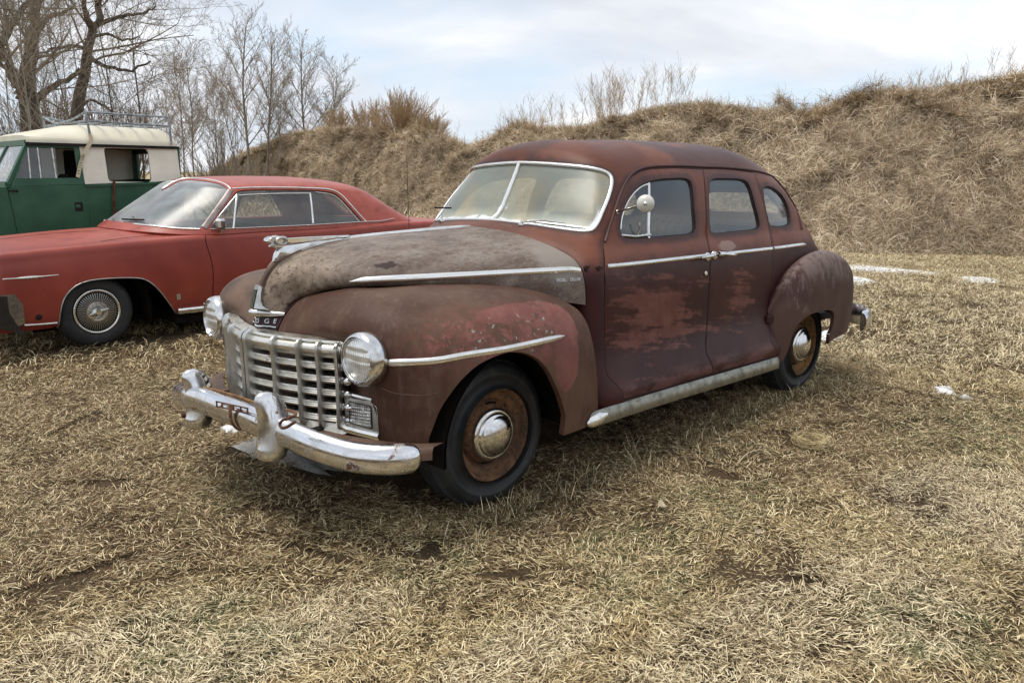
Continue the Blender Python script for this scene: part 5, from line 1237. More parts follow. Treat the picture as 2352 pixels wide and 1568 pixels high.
# ------------------------------------------------------------------ wheels
def wheel(x, y, s, rimmat):
    e = MB()
    # tyre: slightly flattened at the ground
    R, r0 = .352, .232
    prof = [(r0-.004, .035), (r0, .004), (r0+.012, -.006), (r0+.030, -.004), (r0+.045, .004), (r0+.047, .0065), (r0+.056, .0075), (r0+.058, .0095), (r0+.070, .0090), (r0+.072, .0065), (r0+.086, .005), (r0+.088, .0025), (r0+.100, -.004), (R-.018, -.016), (R-.008, -.026), (R-.002, -.036), (R, -.05), (R+.001, -.09), (R, -.13), (R-.006, -.150), (R-.03, -.165), (r0+.05, -.178), (r0+.01, -.165), (r0, -.14)]
    e.lathe((x, y, .345), (0, s, 0), prof, 96)
    V = e.v
    for i, (a, b, c) in enumerate(V):
        if c < .008: V[i] = (a*1.0, b+(.006*s if b*s > y*s-.05 else 0), .008+(c-.008)*.15)
    t = e.build('tyre', M_tyre, None, sharp=60)
    # tread blocks at the shoulder
    tb = MB()
    for k in range(84):
        a = 2*pi*k/84; c_, s_ = cos(a), sin(a)
        if .345+R*s_ < .02: continue
        rot = np.array([[c_, 0, -s_], [0, 1, 0], [s_, 0, c_]])
        tb.box((x+(R-.003)*c_, y-s*.045, .345+(R-.003)*s_), (.012, .030, .016), rot, bev=.003)
        for j in range(4):
            tb.box((x+R*c_, y-s*(.075+j*.021), .345+R*s_), (.008, .014, .020), rot)
    rim = MB(); c = (x, y, .345); A = (0, s, 0)
    rim.lathe(c, A, [(.231, -.10), (.225, -.02), (.231, -.004), (.228, .006), (.221, .008), (.214, .002), (.208, -.008), (.203, -.022), (.197, -.030), (.180, -.034), (.168, -.038), (.162, -.052), (.156, -.055), (.148, -.040), (.138, -.022), (.122, -.010), (.10, -.012), (.0, -.012)], 64)
    rm = rim.build('rim', rimmat, None, sharp=60)
    hc = MB(); hc.lathe(c, A, [(.128, -.014), (.131, -.006), (.128, .004), (.120, .010), (.112, .013), (.108, .012), (.104, .018), (.098, .024), (.094, .0235), (.090, .030), (.080, .037), (.060, .046), (.035, .052), (.012, .0545), (.0, .0547)], 56)
    h = hc.build('hubcap', M_chrome, None, sharp=70)
    # slot in the wheel disc and valve
    so = []
    for a in (radians(95), radians(275)):
        sl_ = MB(); pts = [(x+.142*cos(a+t), y-s*.036, .345+.142*sin(a+t)) for t in np.linspace(-.22, .22, 7)]
        sl_.sweep(pts, [(.010*cos(q), .007*sin(q)) for q in np.linspace(0, 2*pi, 7)[:-1]], ups=(0, s, 0))
        so.append(sl_.build('vent_slot', M_void, None))
    return t, tb, rm, h, so
def put_wheel(x, y, s, rimmat, label):
    t, tb, rm, h, so = wheel(x, y, s, rimmat)
    W_ = bpy.data.objects.new('wheel', None); COL.objects.link(W_); W_.parent = SED; W_['label'] = label
    tr = tb.build('tread', M_tyre, None)
    for o in (t, tr, rm, h, *so): o.parent = W_
    return W_
put_wheel(0, .755, 1, M_rustrim, 'front wheel with brown rim and chrome hubcap'); put_wheel(-3.035, .800, 1, M_rustrim2, 'rear wheel with orange rusted rim')
put_wheel(0, -.755, -1, M_rustrim, 'front wheel on the far side'); put_wheel(-3.035, -.80, -1, M_rustrim2, 'rear wheel on the far side')
# ------------------------------------------------------------------ grille
def text_shape(txt, size, depth):
    """flat lettering as (verts, faces) in its own plane"""
    cu = bpy.data.curves.new('t', 'FONT'); cu.body = txt; cu.size = size; cu.extrude = depth/2; cu.align_x = 'CENTER'; cu.align_y = 'CENTER'; cu.resolution_u = 3
    o = bpy.data.objects.new('t', cu); COL.objects.link(o); dg = bpy.context.evaluated_depsgraph_get(); dg.update()
    me = o.evaluated_get(dg).to_mesh(); v = [tuple(x.co) for x in me.vertices]; f = [tuple(p.vertices) for p in me.polygons]
    o.evaluated_get(dg).to_mesh_clear(); bpy.data.objects.remove(o); bpy.data.curves.remove(cu); return v, f
def place_text(txt, size, depth, org, xdir, ydir, name, mat, parent, sx=1.0):
    v, f = text_shape(txt, size, depth); X = np.array(xdir, float); X /= np.linalg.norm(X); Y = np.array(ydir, float); Y -= X*(X@Y); Y /= np.linalg.norm(Y); Z = np.cross(X, Y)
    mb = MB(); mb.add([np.array(org)+X*a*sx+Y*b+Z*c for a, b, c in v], f, False); return mb.build(name, mat, parent)
gplan = spl([(.815, 0), (.806, .08), (.788, .17), (.765, .25), (.735, .34), (.70, .42), (.665, .485), (.640, .525)], 5, closed=False)
def gp(t, z, s=1, off=0.0):
    """point on the grille plan curve at arc fraction t"""
    d = np.concatenate([[0], np.cumsum(np.linalg.norm(np.diff(gplan, axis=0), axis=1))]); L_ = d[-1]*t
    x = np.interp(L_, d, gplan[:, 0]); y = np.interp(L_, d, gplan[:, 1])
    x2 = np.interp(L_+.01, d, gplan[:, 0]); y2 = np.interp(L_+.01, d, gplan[:, 1]); tx, ty = x2-x, y2-y
    if abs(tx)+abs(ty) < 1e-6: tx, ty = gplan[-1]-gplan[-2]
    l = math.hypot(tx, ty); nx, ny = ty/l, -tx/l
    if t <= 0.0: nx, ny = 1, 0
    return np.array([x+nx*off, (y+ny*off)*s, z]), np.array([nx, ny*s, 0])
GR = MB(); 
pts = [gp(t, .5, 1, -.045)[0] for t in np.linspace(0, .97, 14)]
for s in (1, -1):
    lo = [(p[0], p[1]*s, .47) for p in pts]; hi = [(p[0], p[1]*s, .845) for p in pts]; k = len(pts)
    GR.add(lo+hi, [(i, i+1, k+i+1, k+i) for i in range(k-1)])
GRO = GR.build('grille', M_void, SED)
def hbar(z, prof, name, t0=0.0, t1=1.0, both=True, off=0.0, mat=M_grille, endcap=True):
    mb = MB(); T = list(np.linspace(t0, t1, 26)); P = []; N_ = []
    for s, TT in ((-1, T[::-1][:-1]), (1, T)):
        for t in TT:
            p, n = gp(t, z, s, off); P.append(p); N_.append(n)
    sc = [1]*len(P)
    if endcap: sc[0] = sc[-1] = .55
    mb.sweep(P, prof, ups=N_, scale=sc); return mb.build(name, mat, GRO, sharp=40)
# slat profile: (vertical a, outward b); side = T x up
slat = [(.020, -.045), (.021, .000), (.017, .012), (.011, .014), (.009, .010), (.003, .016), (.001, .012), (-.006, .018), (-.013, .016), (-.016, .008), (-.010, -.045)]
def flipz(pr_): return [(-a, b) for a, b in reversed(pr_)]
for z in (.735, .677, .618, .560, .502): hbar(z, flipz(slat), 'grille_slat', t1=.985)
top = [(-.032, -.02), (-.034, .006), (-.030, .012), (-.026, .012), (-.024, .009), (-.021, .014), (-.010, .026), (.004, .030), (.016, .026), (.026, .014), (.030, .002), (.030, -.02)]
hbar(.806, flipz(top), 'grille_top_bar', t1=.985)
hdr = [(-.003, -.03), (-.003, .012), (.004, .018), (.012, .014), (.018, -.03)]
hbar(.838, flipz(hdr), 'grille_header', t1=1.0, off=-.004)
hbar(.462, flipz([(-.022, -.04), (-.024, .022), (-.018, .030), (-.010, .026), (.004, .018), (.022, .010), (.026, -.04)]), 'grille_base_bar', t1=1.0)
for s in (1, -1):
    for t in (.345, .60, .775, .93):
        mb = MB(); n = gp(t, 0, s)[1]
        P = [gp(t, z, s, o)[0] for z, o in ((.846, .006), (.842, .022), (.832, .037), (.812, .044), (.78, .040), (.70, .034), (.60, .034), (.50, .034), (.478, .032), (.462, .020))]
        mb.sweep(spl(P, 3, closed=False), [(-.010, -.035), (-.0105, -.002), (-.007, .004), (-.002, .002), (.002, .002), (.007, .004), (.0105, -.002), (.010, -.035)], ups=n, scale=[.8]+[1]*26+[.55]); mb.build('grille_upright', M_pot, GRO, sharp=35)
for y in (-.020, .020):
    mb = MB(); P = [(.815+o, y, z) for z, o in ((.856, .000), (.852, .018), (.838, .036), (.815, .044), (.78, .040), (.60, .036), (.47, .036), (.445, .02))]
    mb.sweep(spl(P, 3, closed=False), [(-.013, -.03), (-.013, 0), (-.008, .005), (.008, .005), (.013, 0), (.013, -.03)], ups=(1, 0, 0)); mb.build('grille_upright', M_pot, GRO, sharp=35)
for s in (1, -1):
    for z in (.735, .677, .618, .560, .502):
        p, n = gp(.985, z, s, .004); mb = MB(); mb.ball(p+np.array([0, s*.006, 0]), (.024, .026, .021), 14, 8); mb.build('slat_end', M_chrome, GRO)
    p, n = gp(.985, .808, s, .006); MB().ball(p+np.array([0, s*.004, 0]), (.028, .028, .030), 14, 8).build('slat_end', M_chrome, GRO)
# lettering panel and badge
LX = np.array([-.36, .93, 0])
# letters sit on the prow of the centre panel
def cpt(y, z):
    s = 1 if y >= 0 else -1
    for v in np.linspace(2.8, 5.2, 80):
        # column coordinate: y grows to .10 at u=1
        pass
    best = None
    for u in np.linspace(0, 1.6, 40):
        for v in np.linspace(2.8, 5.2, 50):
            q = CLIP.p(u, v); d = (q[1]-abs(y))**2+(q[2]-z)**2
            if best is None or d < best[0]: best = (d, u, v)
    q = CLIP.p(best[1], best[2]).copy(); n = CLIP.nrm(best[1], best[2]).copy(); q[1] *= s; n[1] *= s; return q, n
for ch, y in (('D', -.088), ('O', -.045), ('D', .004), ('G', .048), ('E', .088)):
    q, n = cpt(y if abs(y) > .01 else .002, .886)
    X = np.cross((0, 0, 1), n); place_text(ch, .030, .006, q+n*.006, X, (0, 0, 1)-n*n[2], 'letter', M_chrome, SED, 1.25)
mb = MB(); P = []
for y in np.linspace(-.108, .108, 13):
    q, n = cpt(y if abs(y) > .004 else .004, .864); P.append(q+n*.006*np.array([1, 1, 1]))
mb.sweep(P, [(.004*cos(t), .004*sin(t)) for t in np.linspace(0, 2*pi, 7)[:-1]]); mb.build('letter_bar', M_chrome, SED)
# nose badge: wings and shield on the bottom of the hood prow
mb = MB()
for s in (1, -1):
    pass
P = [(.700, -.112, .922), (.735, -.075, .922), (.770, -.035, .924), (.802, 0, .926), (.770, .035, .924), (.735, .075, .922), (.700, .112, .922)]
mb.sweep(spl(P, 5, closed=False), [(-.008, -.012), (.008, -.012), (.012, -.002), (.012, .010), (.004, .017), (-.006, .017), (-.012, .010), (-.012, -.002)], ups=(0, 0, 1), scale=list(np.interp(np.linspace(0, 1, 31), [0, .25, .5, .75, 1], [.45, .9, 1.15, .9, .45])))
BD = mb.build('nose_badge', M_chrome, SED, sharp=60)
for s in (1, -1):
    o = HOODb = None
    pts = [(.004, .010), (.070, .006), (.040, .022), (.026, .045), (.021, .075), (.019, .105), (.010, .112), (.004, .112)]
    mb = MB()
    def fr(a, b, h, s=s):
        c = np.array([.790-b*.30-a*.62, s*a, .935+b]); return c+np.array([.75, s*.6, .15])*h
    q = pts if s > 0 else pts[::-1]
    n = len(q); mb.prism(q, .000, .020, fr); mb.build('badge_plate', M_pot, BD)
MB().prism([(-.013, .012), (.013, .012), (.014, .05), (.011, .092), (-.011, .092), (-.014, .05)], 0, .01, lambda a, b, h: np.array([.797-b*.30+h, a, .938+b])).build('badge_shield', m_plain('badge_enamel', (.03, .032, .012), .4, var=.9, sc=90), BD)
for ch, t0, t1 in (('SPECIAL', (1272, 645), (1302, 643.4)), ('DELUXE', (1306, 643), (1333, 641.5))):
    a = HOOD.px(*t0); b = HOOD.px(*t1); A, B = HOOD.p(*a), HOOD.p(*b); n = HOOD.nrm(*a)
    X = B-A; L_ = np.linalg.norm(X); Y = np.cross(n, X)
    o = place_text(ch, .022, .004, (A+B)/2+n*.006, X, Y, 'badge_letters', M_chrome, SED, L_/(.0150*len(ch)))

# ------------------------------------------------------------------ hood ornament (charging ram)
def z9(X, Y): return ((900+X*.2551)/1.71429, (850+Y*.2551)/1.71429)
def unY(u, v, y=0.0):
    d = ray_dir(u, v); return CAM+d*((y-CAM[1])/d[1])
def slab(ptspx, th, name, mat, par, edge=None):
    P = [unY(*z9(*p)) for p in ptspx]; q = [(p[0], p[2]) for p in P]; mb = MB()
    ar = sum(q[i][0]*q[(i+1) % len(q)][1]-q[(i+1) % len(q)][0]*q[i][1] for i in range(len(q)))
    if ar > 0: q = q[::-1]
    n = len(q); cx_ = sum(a for a, b in q)/n; cz_ = sum(b for a, b in q)/n
    def ring(y, k): return [(a+(cx_-a)*k, y, b+(cz_-b)*k) for a, b in q]
    rings = [ring(-th, .10), ring(-th*.7, .02), ring(0, 0), ring(th*.7, .02), ring(th, .10)]
    vs = [p for r in rings for p in r]; fs = [(i*n+j, (i+1)*n+j, (i+1)*n+(j+1) % n, i*n+(j+1) % n) for i in range(4) for j in range(n)]
    fs += [tuple(range(n)), tuple(4*n+j for j in reversed(range(n)))]
    mb.add(vs, fs); return mb.build(name, mat, par, sharp=50)
ORN = slab([(680, 700), (690, 640), (705, 580), (745, 500), (800, 460), (900, 440), (1150, 405), (1400, 365), (1700, 325), (1860, 325), (1750, 350), (1400, 425), (1150, 510), (950, 600), (800, 680), (720, 712)], .014, 'hood_ornament', M_chrome, SED)
slab([(840, 345), (1000, 335), (1400, 315), (1850, 295), (1868, 318), (1700, 332), (1300, 385), (1100, 405), (900, 420), (840, 410)], .020, 'ram_body', M_chrome, ORN)
slab([(570, 385), (580, 345), (620, 318), (700, 312), (780, 325), (845, 350), (850, 400), (810, 440), (830, 465), (800, 488), (700, 490), (652, 478), (690, 455), (672, 430), (610, 425)], .028, 'ram_head', M_chrome, ORN)
for s in (1, -1):
    c = unY(*z9(765, 385)); MB().tube([c+np.array([.022*cos(t)*1.35*(1-i*.012), s*(.030+.002*i*.3), .017*sin(t)*(1-i*.012)]) for i, t in enumerate(np.linspace(pi*.9, -pi*1.25, 20))], .0065, 8, rs=list(np.linspace(1.3, .5, 20))).build('ram_horn', M_pot, ORN)

# ------------------------------------------------------------------ headlights
def headlight(s):
    c = np.array([.690, s*.668, .800]); A = np.array([1, s*.07, .02]); A = A/np.linalg.norm(A)
    e = bpy.data.objects.new('headlight', None); COL.objects.link(e); e.parent = SED
    mb = MB(); mb.lathe(c, A, [(.112, -.066), (.116, -.050), (.1165, -.034), (.115, -.018), (.111, -.004), (.103, .006), (.097, .008), (.0955, .003), (.094, -.002), (.0925, .004), (.089, .006), (.0865, .001), (.0862, -.006)], 56)
    mb.build('bezel', M_chrome, e, sharp=60)
    mb = MB(); mb.lathe(c, A, [(.0875, -.004), (.08, .002), (.065, .005), (.045, .008), (.02, .010), (.0, .0105)], 48); mb.build('lens', M_lens, e)
    for a in (2.3, -.25, -1.7):
        p = c+A*.006+np.array([0, cos(a), sin(a)])*.0955; MB().box(p, (.008, .007, .007), bev=.002).build('lens_clip', M_pot, e)
    return e
headlight(1); headlight(-1)

# ------------------------------------------------------------------ parking lamps (cut from the front-clip surface)
def zb_(X, Y): return ((660+X*.44218)/1.71429, (1400+Y*.44218)/1.71429)
g = G('clear_parking_lens'); wv = g.t.nodes.new('ShaderNodeTexWave'); g.L(g._obj, wv.inputs['Vector']); wv.bands_direction = 'Y'; wv.inputs['Scale'].default_value = 30
w2 = g.t.nodes.new('ShaderNodeTexWave'); g.L(g.map(g._obj, loc=(0, 0, 0)), w2.inputs['Vector']); w2.bands_direction = 'Z'; w2.inputs['Scale'].default_value = 22; g.bump(g.mth('ADD', wv.outputs['Fac'], w2.outputs['Fac']), .8, .004)
M_clear = g.fin(g.mix(g.step(g.noise(26, 4, .6), .38, .62), (.30, .30, .28), (.62, .62, .60)), .12, .75, .8)
q0, q1 = CLIP.px(*zb_(1640, 520)), CLIP.px(*zb_(1800, 540)); pc = (CLIP.p(*q0)+CLIP.p(*q1))/2; pn = np.array([.93, .40, .05]); pn /= np.linalg.norm(pn); pc = pc+pn*.048
def lamp_plane(X, Y, lift=0.0):
    u, v = zb_(X, Y); d = ray_dir(u, v); return CAM+d*(((pc+pn*lift-CAM)@pn)/(d@pn))
pX = np.cross((0, 0, 1), pn); pX /= np.linalg.norm(pX); pZ = np.cross(pn, pX)
def l2(P_): return [((p-pc)@pX, (p-pc)@pZ) for p in P_]
def to3(a, b, h): return pc+pX*a+pZ*b+pn*h
def ringplate(outer, inner, h0, h1):
    mb = MB(); n_ = len(outer); vs = [to3(a, b, h0) for a, b in outer]+[to3(a, b, h1) for a, b in outer]+[to3(a, b, h1) for a, b in inner]+[to3(a, b, h0) for a, b in inner]
    fs = [(k*n_+i, k*n_+(i+1) % n_, (k+1)*n_+(i+1) % n_, (k+1)*n_+i) for k in range(3) for i in range(n_)]; return mb.add(vs, fs, False)
po = l2([lamp_plane(*p) for p in [(1592, 366), (1700, 384), (1812, 402), (1872, 452), (1888, 560), (1896, 694), (1745, 654), (1598, 612)]])
pi_ = l2([lamp_plane(*p) for p in [(1622, 406), (1715, 426), (1806, 446), (1814, 462), (1817, 550), (1820, 642), (1725, 616), (1630, 590)]])
mid2 = [((a+c)/2*.35+a*.0+c*.65*1.0*.5+a*.325, (b+d)/2*.35+d*.325+b*.325) for (a, b), (c, d) in zip(pi_, po)]
for mir in (False, True):
    fl_ = lambda m_: m_.mirror() if mir else m_
    pf = fl_(ringplate(po, pi_, -.055, .004)).build('parking_lamp', M_pot, SED)
    fl_(ringplate([(a*1.0, b) for a, b in po], [(a*.93+c*.07, b*.93+d*.07) for (a, b), (c, d) in zip(po, pi_)], .004, .012)).build('lamp_rim', M_chrome, pf)
    fl_(ringplate([(a*.88+c*.12, b*.88+d*.12) for (a, b), (c, d) in zip(pi_, po)], pi_, .004, .008)).build('lens_ring', M_dark, pf)
    mb = MB(); n_ = len(pi_); ca, cb2 = sum(a for a, b in pi_)/n_, sum(b for a, b in pi_)/n_
    mb.add([to3(a, b, -.002) for a, b in pi_]+[to3(ca, cb2, .004)], [(i, (i+1) % n_, n_) for i in range(n_)], False); fl_(mb).build('lens', M_clear, pf)
    mb = MB(); mb.lathe(to3(ca, cb2, .001), pn, [(.012, 0), (.010, .006), (0, .008)], 16); fl_(mb).build('lens_boss', M_clear, pf)
    for (X0, Y0), (X1, Y1) in (((1542, 330), (1822, 392)), ((1535, 455), (1600, 470)), ((1540, 592), (1604, 613))):
        A, B = lamp_plane(X0, Y0), lamp_plane(X1, Y1); mb = MB(); mb.sweep([A-pn*.012, (A+B)/2-pn*.006, B], [(-.006, -.03), (-.006, .006), (0, .010), (.006, .006), (.006, -.03)], ups=pn); fl_(mb).build('lamp_bar', M_bright, pf)
    A = [lamp_plane(1510, 612), lamp_plane(1600, 650), lamp_plane(1740, 688), lamp_plane(1886, 722)]; mb = MB(); mb.sweep([A[0]-pn*.010]+A[1:], [(-.015, -.05), (-.016, .012), (-.004, .018), (.004, .008), (.015, .006), (.017, -.05)], ups=pn); fl_(mb).build('lamp_base_moulding', M_bright, pf, sharp=30)

# ------------------------------------------------------------------ front bumper
bp = [(.965, 0, .510), (.96, .2, .515), (.955, .35, .514), (.925, .5, .500), (.885, .65, .474), (.81, .79, .446), (.72, .885, .436), (.63, .935, .432), (.59, .945, .430)]
pr_, pl_ = spl(bp, 5, closed=False), None
P = [(x, -y, z-.010-np.interp(y, [0, .2, .5, .8, .96], [-.01, .004, .035, .045, .045])) for x, y, z in pr_[::-1][:-1]]+[tuple(p) for p in pr_]
th = np.linspace(0, 2*pi, 21)[:-1]
prof = [((.050 if cos(t) > 0 else .018)*(abs(cos(t))**.95)*np.sign(cos(t)), .064*(abs(sin(t))**.95)*np.sign(sin(t))) for t in th]
n = len(P); q = len(pr_)
scs = np.ones(n); ends = [0.18, .50, .68, .80, .88, .94, .98]
for i, e_ in enumerate(ends): scs[i] = e_; scs[n-1-i] = e_
mb = MB(); mb.sweep(P, prof, ups=(0, 0, 1), scale=list(scs)); BUM = mb.build('front_bumper', M_bumper, SED, sharp=60)
def guard(s):
    secs = []
    for z, hw, fx, bx, pw in ((.380, .035, .018, .04, 1), (.388, .062, .048, .06, 1), (.410, .074, .064, .07, .8), (.440, .074, .056, .08, .62), (.48, .072, .048, .09, .5), (.53, .066, .046, .09, .45), (.58, .056, .046, .085, .5), (.615, .044, .052, .075, .65), (.64, .034, .056, .06, .9), (.66, .025, .048, .04, 1), (.672, .010, .028, .005, 1)):
        ring = []
        for t in np.linspace(0, 2*pi, 25)[:-1]:
            c_, s_ = cos(t), sin(t)
            # front half: narrow nose with flaring cheeks
            if c_ >= 0: x = (fx)*c_**1.0; y = hw*np.sign(s_)*abs(s_)**(1/pw)
            else: x = bx*c_; y = hw*np.sign(s_)*abs(s_)**.8
            ring.append(((.975 if s > 0 else .955)+x, (.425 if s > 0 else -.325)+y*.92, z-(.040 if s < 0 else 0)))
        secs.append(ring)
    mb = MB(); k = 24; vs = [p for r in secs for p in r]
    fs = [(i*k+j, i*k+(j+1) % k, (i+1)*k+(j+1) % k, (i+1)*k+j) for i in range(len(secs)-1) for j in range(k)]+[tuple(range(k-1, -1, -1)), tuple((len(secs)-1)*k+j for j in range(k))]
    mb.add(vs, fs); g_ = mb.build('bumper_guard', M_bumper, BUM, sharp=60)
    MB().lathe((1.012, (.425 if s > 0 else -.325)-.012, .452-(.040 if s < 0 else 0)), (1, -.3, 0), [(.013, -.01), (.014, .004), (.009, .010), (0, .011)], 12).build('bolt', M_rustiron, g_)
guard(1); guard(-1)
# rusted plate bracket on the bar
def onbar(u, v, x=1.018): d = ray_dir(u, v); return CAM+d*((x-CAM[0])/d[0])
A, B = onbar(496.5, 927), onbar(570, 943.5); X = (B-A); Ln = np.linalg.norm(X); X /= Ln; Zv = np.array([0, 0, 1.])
mb = MB(); rot = np.array([np.cross(X, Zv), X, Zv]).T
mid_ = (A+B)/2; mb.box(mid_+Zv*.011, (.005, Ln, .005), rot).box(mid_-Zv*.011, (.005, Ln, .005), rot).box(mid_, (.006, .045, .026), rot, bev=.002)
for f in (-.48, -.30, .28, .48): mb.box(mid_+X*Ln*f, (.005, .007, .026), rot)
st = onbar(531, 948); pp = spl([st+np.array([.004, 0, .02]), st+np.array([.004, 0, -.01]), st+np.array([.0, .004, -.045]), st+np.array([-.02, .012, -.075]), st+np.array([-.035, .014, -.080])], 4, closed=False)
mb.sweep(pp, [(-.010, -.0025), (.010, -.0025), (.010, .0025), (-.010, .0025)], ups=(1, 0, 0)); mb.build('plate_bracket', M_rustiron, BUM)
MB().sweep(spl([(.93, -.30, .545), (.935, -.1, .562), (.93, .12, .572), (.925, .34, .575)], 5, closed=False), [(-.005, -.005), (.005, -.005), (.005, .005), (-.005, .005)]).build('rusty_strip', M_wire, BUM)
for s in (1, -1): MB().box((.72, s*.42, .44), (.42, .03, .06), bev=.01).build('bumper_bracket', M_dark, BUM)
# rusty tow hook caught behind the near guard: a thing of its own
hk = [onbar(*zb_(*p), x=.975+dx) for p, dx in (((1065, 485), .0), ((1110, 495), .01), ((1140, 510), .02), ((1135, 530), .03), ((1080, 555), .045), ((1020, 580), .055), ((998, 612), .06), ((1015, 640), .06), ((1060, 635), .06), ((1110, 605), .055), ((1135, 588), .05))]
hko = MB().tube(spl(hk, 4, closed=False), .0062, 8).build('tow_hook', M_rustiron, None)
tag(hko, 'small rusty bent iron hook hanging beside the near bumper guard', 'hook')

# ------------------------------------------------------------------ wipers, mirror, aerial
def zc_(X, Y): return ((1700+X*.5102)/1.71429, (580+Y*.5102)/1.71429)
def bodypt(u, v, off=0.0):
    a = BODY.px(u, v); return BODY.p(*a)+BODY.nrm(*a)*off, BODY.nrm(*a)
def wiper(pv, arm, blade, mirror=False):
    p, n = bodypt(*zc_(*pv)); sx = np.array([1, -1, 1]) if mirror else 1
    e = MB(); e.lathe(p-n*.004, n, [(.016, 0), (.017, .008), (.012, .020), (.006, .026), (0, .027)], 14)
    a2, n2 = bodypt(*zc_(*arm), off=.016); e.sweep([p+n*.018, (p+a2)/2+n*.022, a2], [(-.003, -.002), (.003, -.002), (.003, .002), (-.003, .002)], ups=n)
    if mirror: e.mirror()
    o = e.build('wiper', M_chrome, SED)
    b0, _ = bodypt(*zc_(*blade[0]), off=.006); b1, _ = bodypt(*zc_(*blade[1]), off=.006)
    b = MB(); b.sweep([b0, (b0+b1)/2+n2*.0, b1], [(-.003, -.004), (.003, -.004), (.003, .005), (-.003, .005)], ups=n2)
    if mirror: b.mirror()
    b.build('wiper_blade', M_pot, o)
wiper((690, 603), (1035, 602), ((790, 582), (1185, 628)))
p, n = BODY.p(.55, 8.75)*np.array([1, -1, 1]), None
# far wiper: short broken arm
pv = BODY.p(1.55, 8.80)*np.array([1, -1, 1]); nn = BODY.nrm(1.55, 8.8)*np.array([1, -1, 1])
e = MB(); e.lathe(pv, nn, [(.016, 0), (.017, .008), (.012, .022), (0, .028)], 14); a2 = pv+np.array([-.05, -.02, .075])
e.sweep([pv+nn*.02, (pv+a2)/2+nn*.02, a2+nn*.012], [(-.003, -.002), (.003, -.002), (.003, .002), (-.003, .002)], ups=nn); o = e.build('wiper', M_chrome, SED)
e = MB(); e.sweep([a2+nn*.012+np.array([0, -.10, -.004]), a2+nn*.012+np.array([0, .06, 0])], [(-.003, -.004), (.003, -.004), (.003, .004), (-.003, .004)], ups=nn); e.build('wiper_blade', M_dark, o)
pb, nb = bodypt(1417.5, 487)
d = ray_dir(1482.7, 467.8); mc = CAM+d*((.955-CAM[1])/d[1]); ax = np.array([.80, .55, .05]); ax /= np.linalg.norm(ax)
e = MB(); rr = 20.3/FV*((mc-CAM)@cF); e.lathe(mc, ax, [(0, -.014), (rr*.9, -.012), (rr, -.006), (rr*1.01, .0), (rr*.97, .008), (rr*.82, .017), (rr*.55, .024), (rr*.25, .028), (0, .029)], 40)
MR = e.build('side_mirror', m_plain('dull_white_paint', (.60, .585, .53), .34, .15, .14, 14), SED, sharp=60)
e = MB(); tip = mc+ax*.026; e.tube([pb, pb+(tip-pb)*.1+nb*.004, pb+(tip-pb)*.9, tip], .0065, 8); e.ball(pb, .013, 10, 8).ball(tip, .012, 10, 8); e.build('mirror_arm', M_chrome, MR)
ab = np.array([-.66, -.72, 1.16]); MB().tube([ab, ab+np.array([0, -.01, .50])], .0016, 6).tube([ab, ab+np.array([0, 0, .03])], .007, 8).build('radio_aerial', M_dark, SED)

# ------------------------------------------------------------------ cabin
def bench(x, zt, name):
    e = MB(); e.box((x, 0, .68), (.52, 1.32, .22), bev=.06); b = MB()
    ang = radians(14); rot = np.array([[cos(ang), 0, -sin(ang)], [0, 1, 0], [sin(ang), 0, cos(ang)]])
    b.box((x-.30, 0, .70+(zt-.70)/2), (.16, 1.34, zt-.66), rot, bev=.07)
    o = e.build(name, M_seat, SED); b.build('seat_back', M_seat, o); return o
bench(-1.50, 1.27, 'front_seat'); bench(-2.62, 1.22, 'rear_seat')
e = MB(); e.box((-3.15, 0, 1.17), (.60, 1.16, .03), bev=.01); e.build('parcel_shelf', M_dark, SED)
e = MB(); e.box((-.86, 0, 1.12), (.14, 1.36, .20), bev=.06); e.build('dashboard', m_plain('dash_paint', (.10, .075, .055), .5), SED)
sw = bpy.data.objects.new('steering_wheel', None); COL.objects.link(sw); sw.parent = SED
c = np.array([-1.12, .36, 1.16]); A = np.array([-.86, 0, .50]); u_ = np.array([0, 1., 0]); w_ = np.cross(A, u_)
MB().tube([c+(u_*cos(t)+w_*sin(t))*.20 for t in np.linspace(0, 2*pi, 41)[:-1]], .011, 8, closed=True).build('rim', M_rubber, sw)
e = MB(); e.tube([c, c-A*.45], .018, 8).ball(c, .035, 10, 6)
for a in (.3, pi-.3, -pi/2): e.tube([c, c+(u_*cos(a)+w_*sin(a))*.20], .008, 6)
e.build('spokes', M_rubber, sw)
hl = panel(BODY, [(0, 11.7), (NU, 11.7), (NU, NV), (0, NV)], [], step=.5, off=-.022, depth=0, sym0=True); pobj('headliner', hl, M_headliner, SED)
# ================================================================== the red hardtop coupe
CP0 = np.array([.101, -4.22, 0.0])
COU = tag(empty('red_coupe', (CP0[0], -5.17, 0)), 'faded red 1960s two-door hardtop coupe parked behind the rusty sedan', 'car')
CORG = np.array([CP0[0], -5.17, 0.0])
def zq(X, Y): return (X*.4464, 204.2+Y*.4464)
def z8(X, Y): return (X*.4252/1.71429, (850+Y*.4252)/1.71429)
def m_red():
    g = G('faded_red_paint'); n = g.noise(2.2, 7, .6); x = g.xyz(); n2 = g.noise(9, 6, .65)
    c = g.mix(g.step(n, .35, .65), (.225, .034, .022), (.290, .050, .032))
    flat_ = g.mth('MULTIPLY', g.step(x[2], .90, .98), g.step(n2, .3, .6)); c = g.mix(g.mth('MULTIPLY', flat_, .55), c, (.40, .095, .065))
    band = g.step(x[2], .30, .335); c = g.mix(g.mth('MULTIPLY', g.mth('SUBTRACT', 1, band), .5), c, (.19, .03, .024))
    g.bump(g.noise(70, 4, .6), .05, .002); return g.fin(c, g.mth('ADD', g.mth('MULTIPLY', n2, .18), .30), 0, .45)
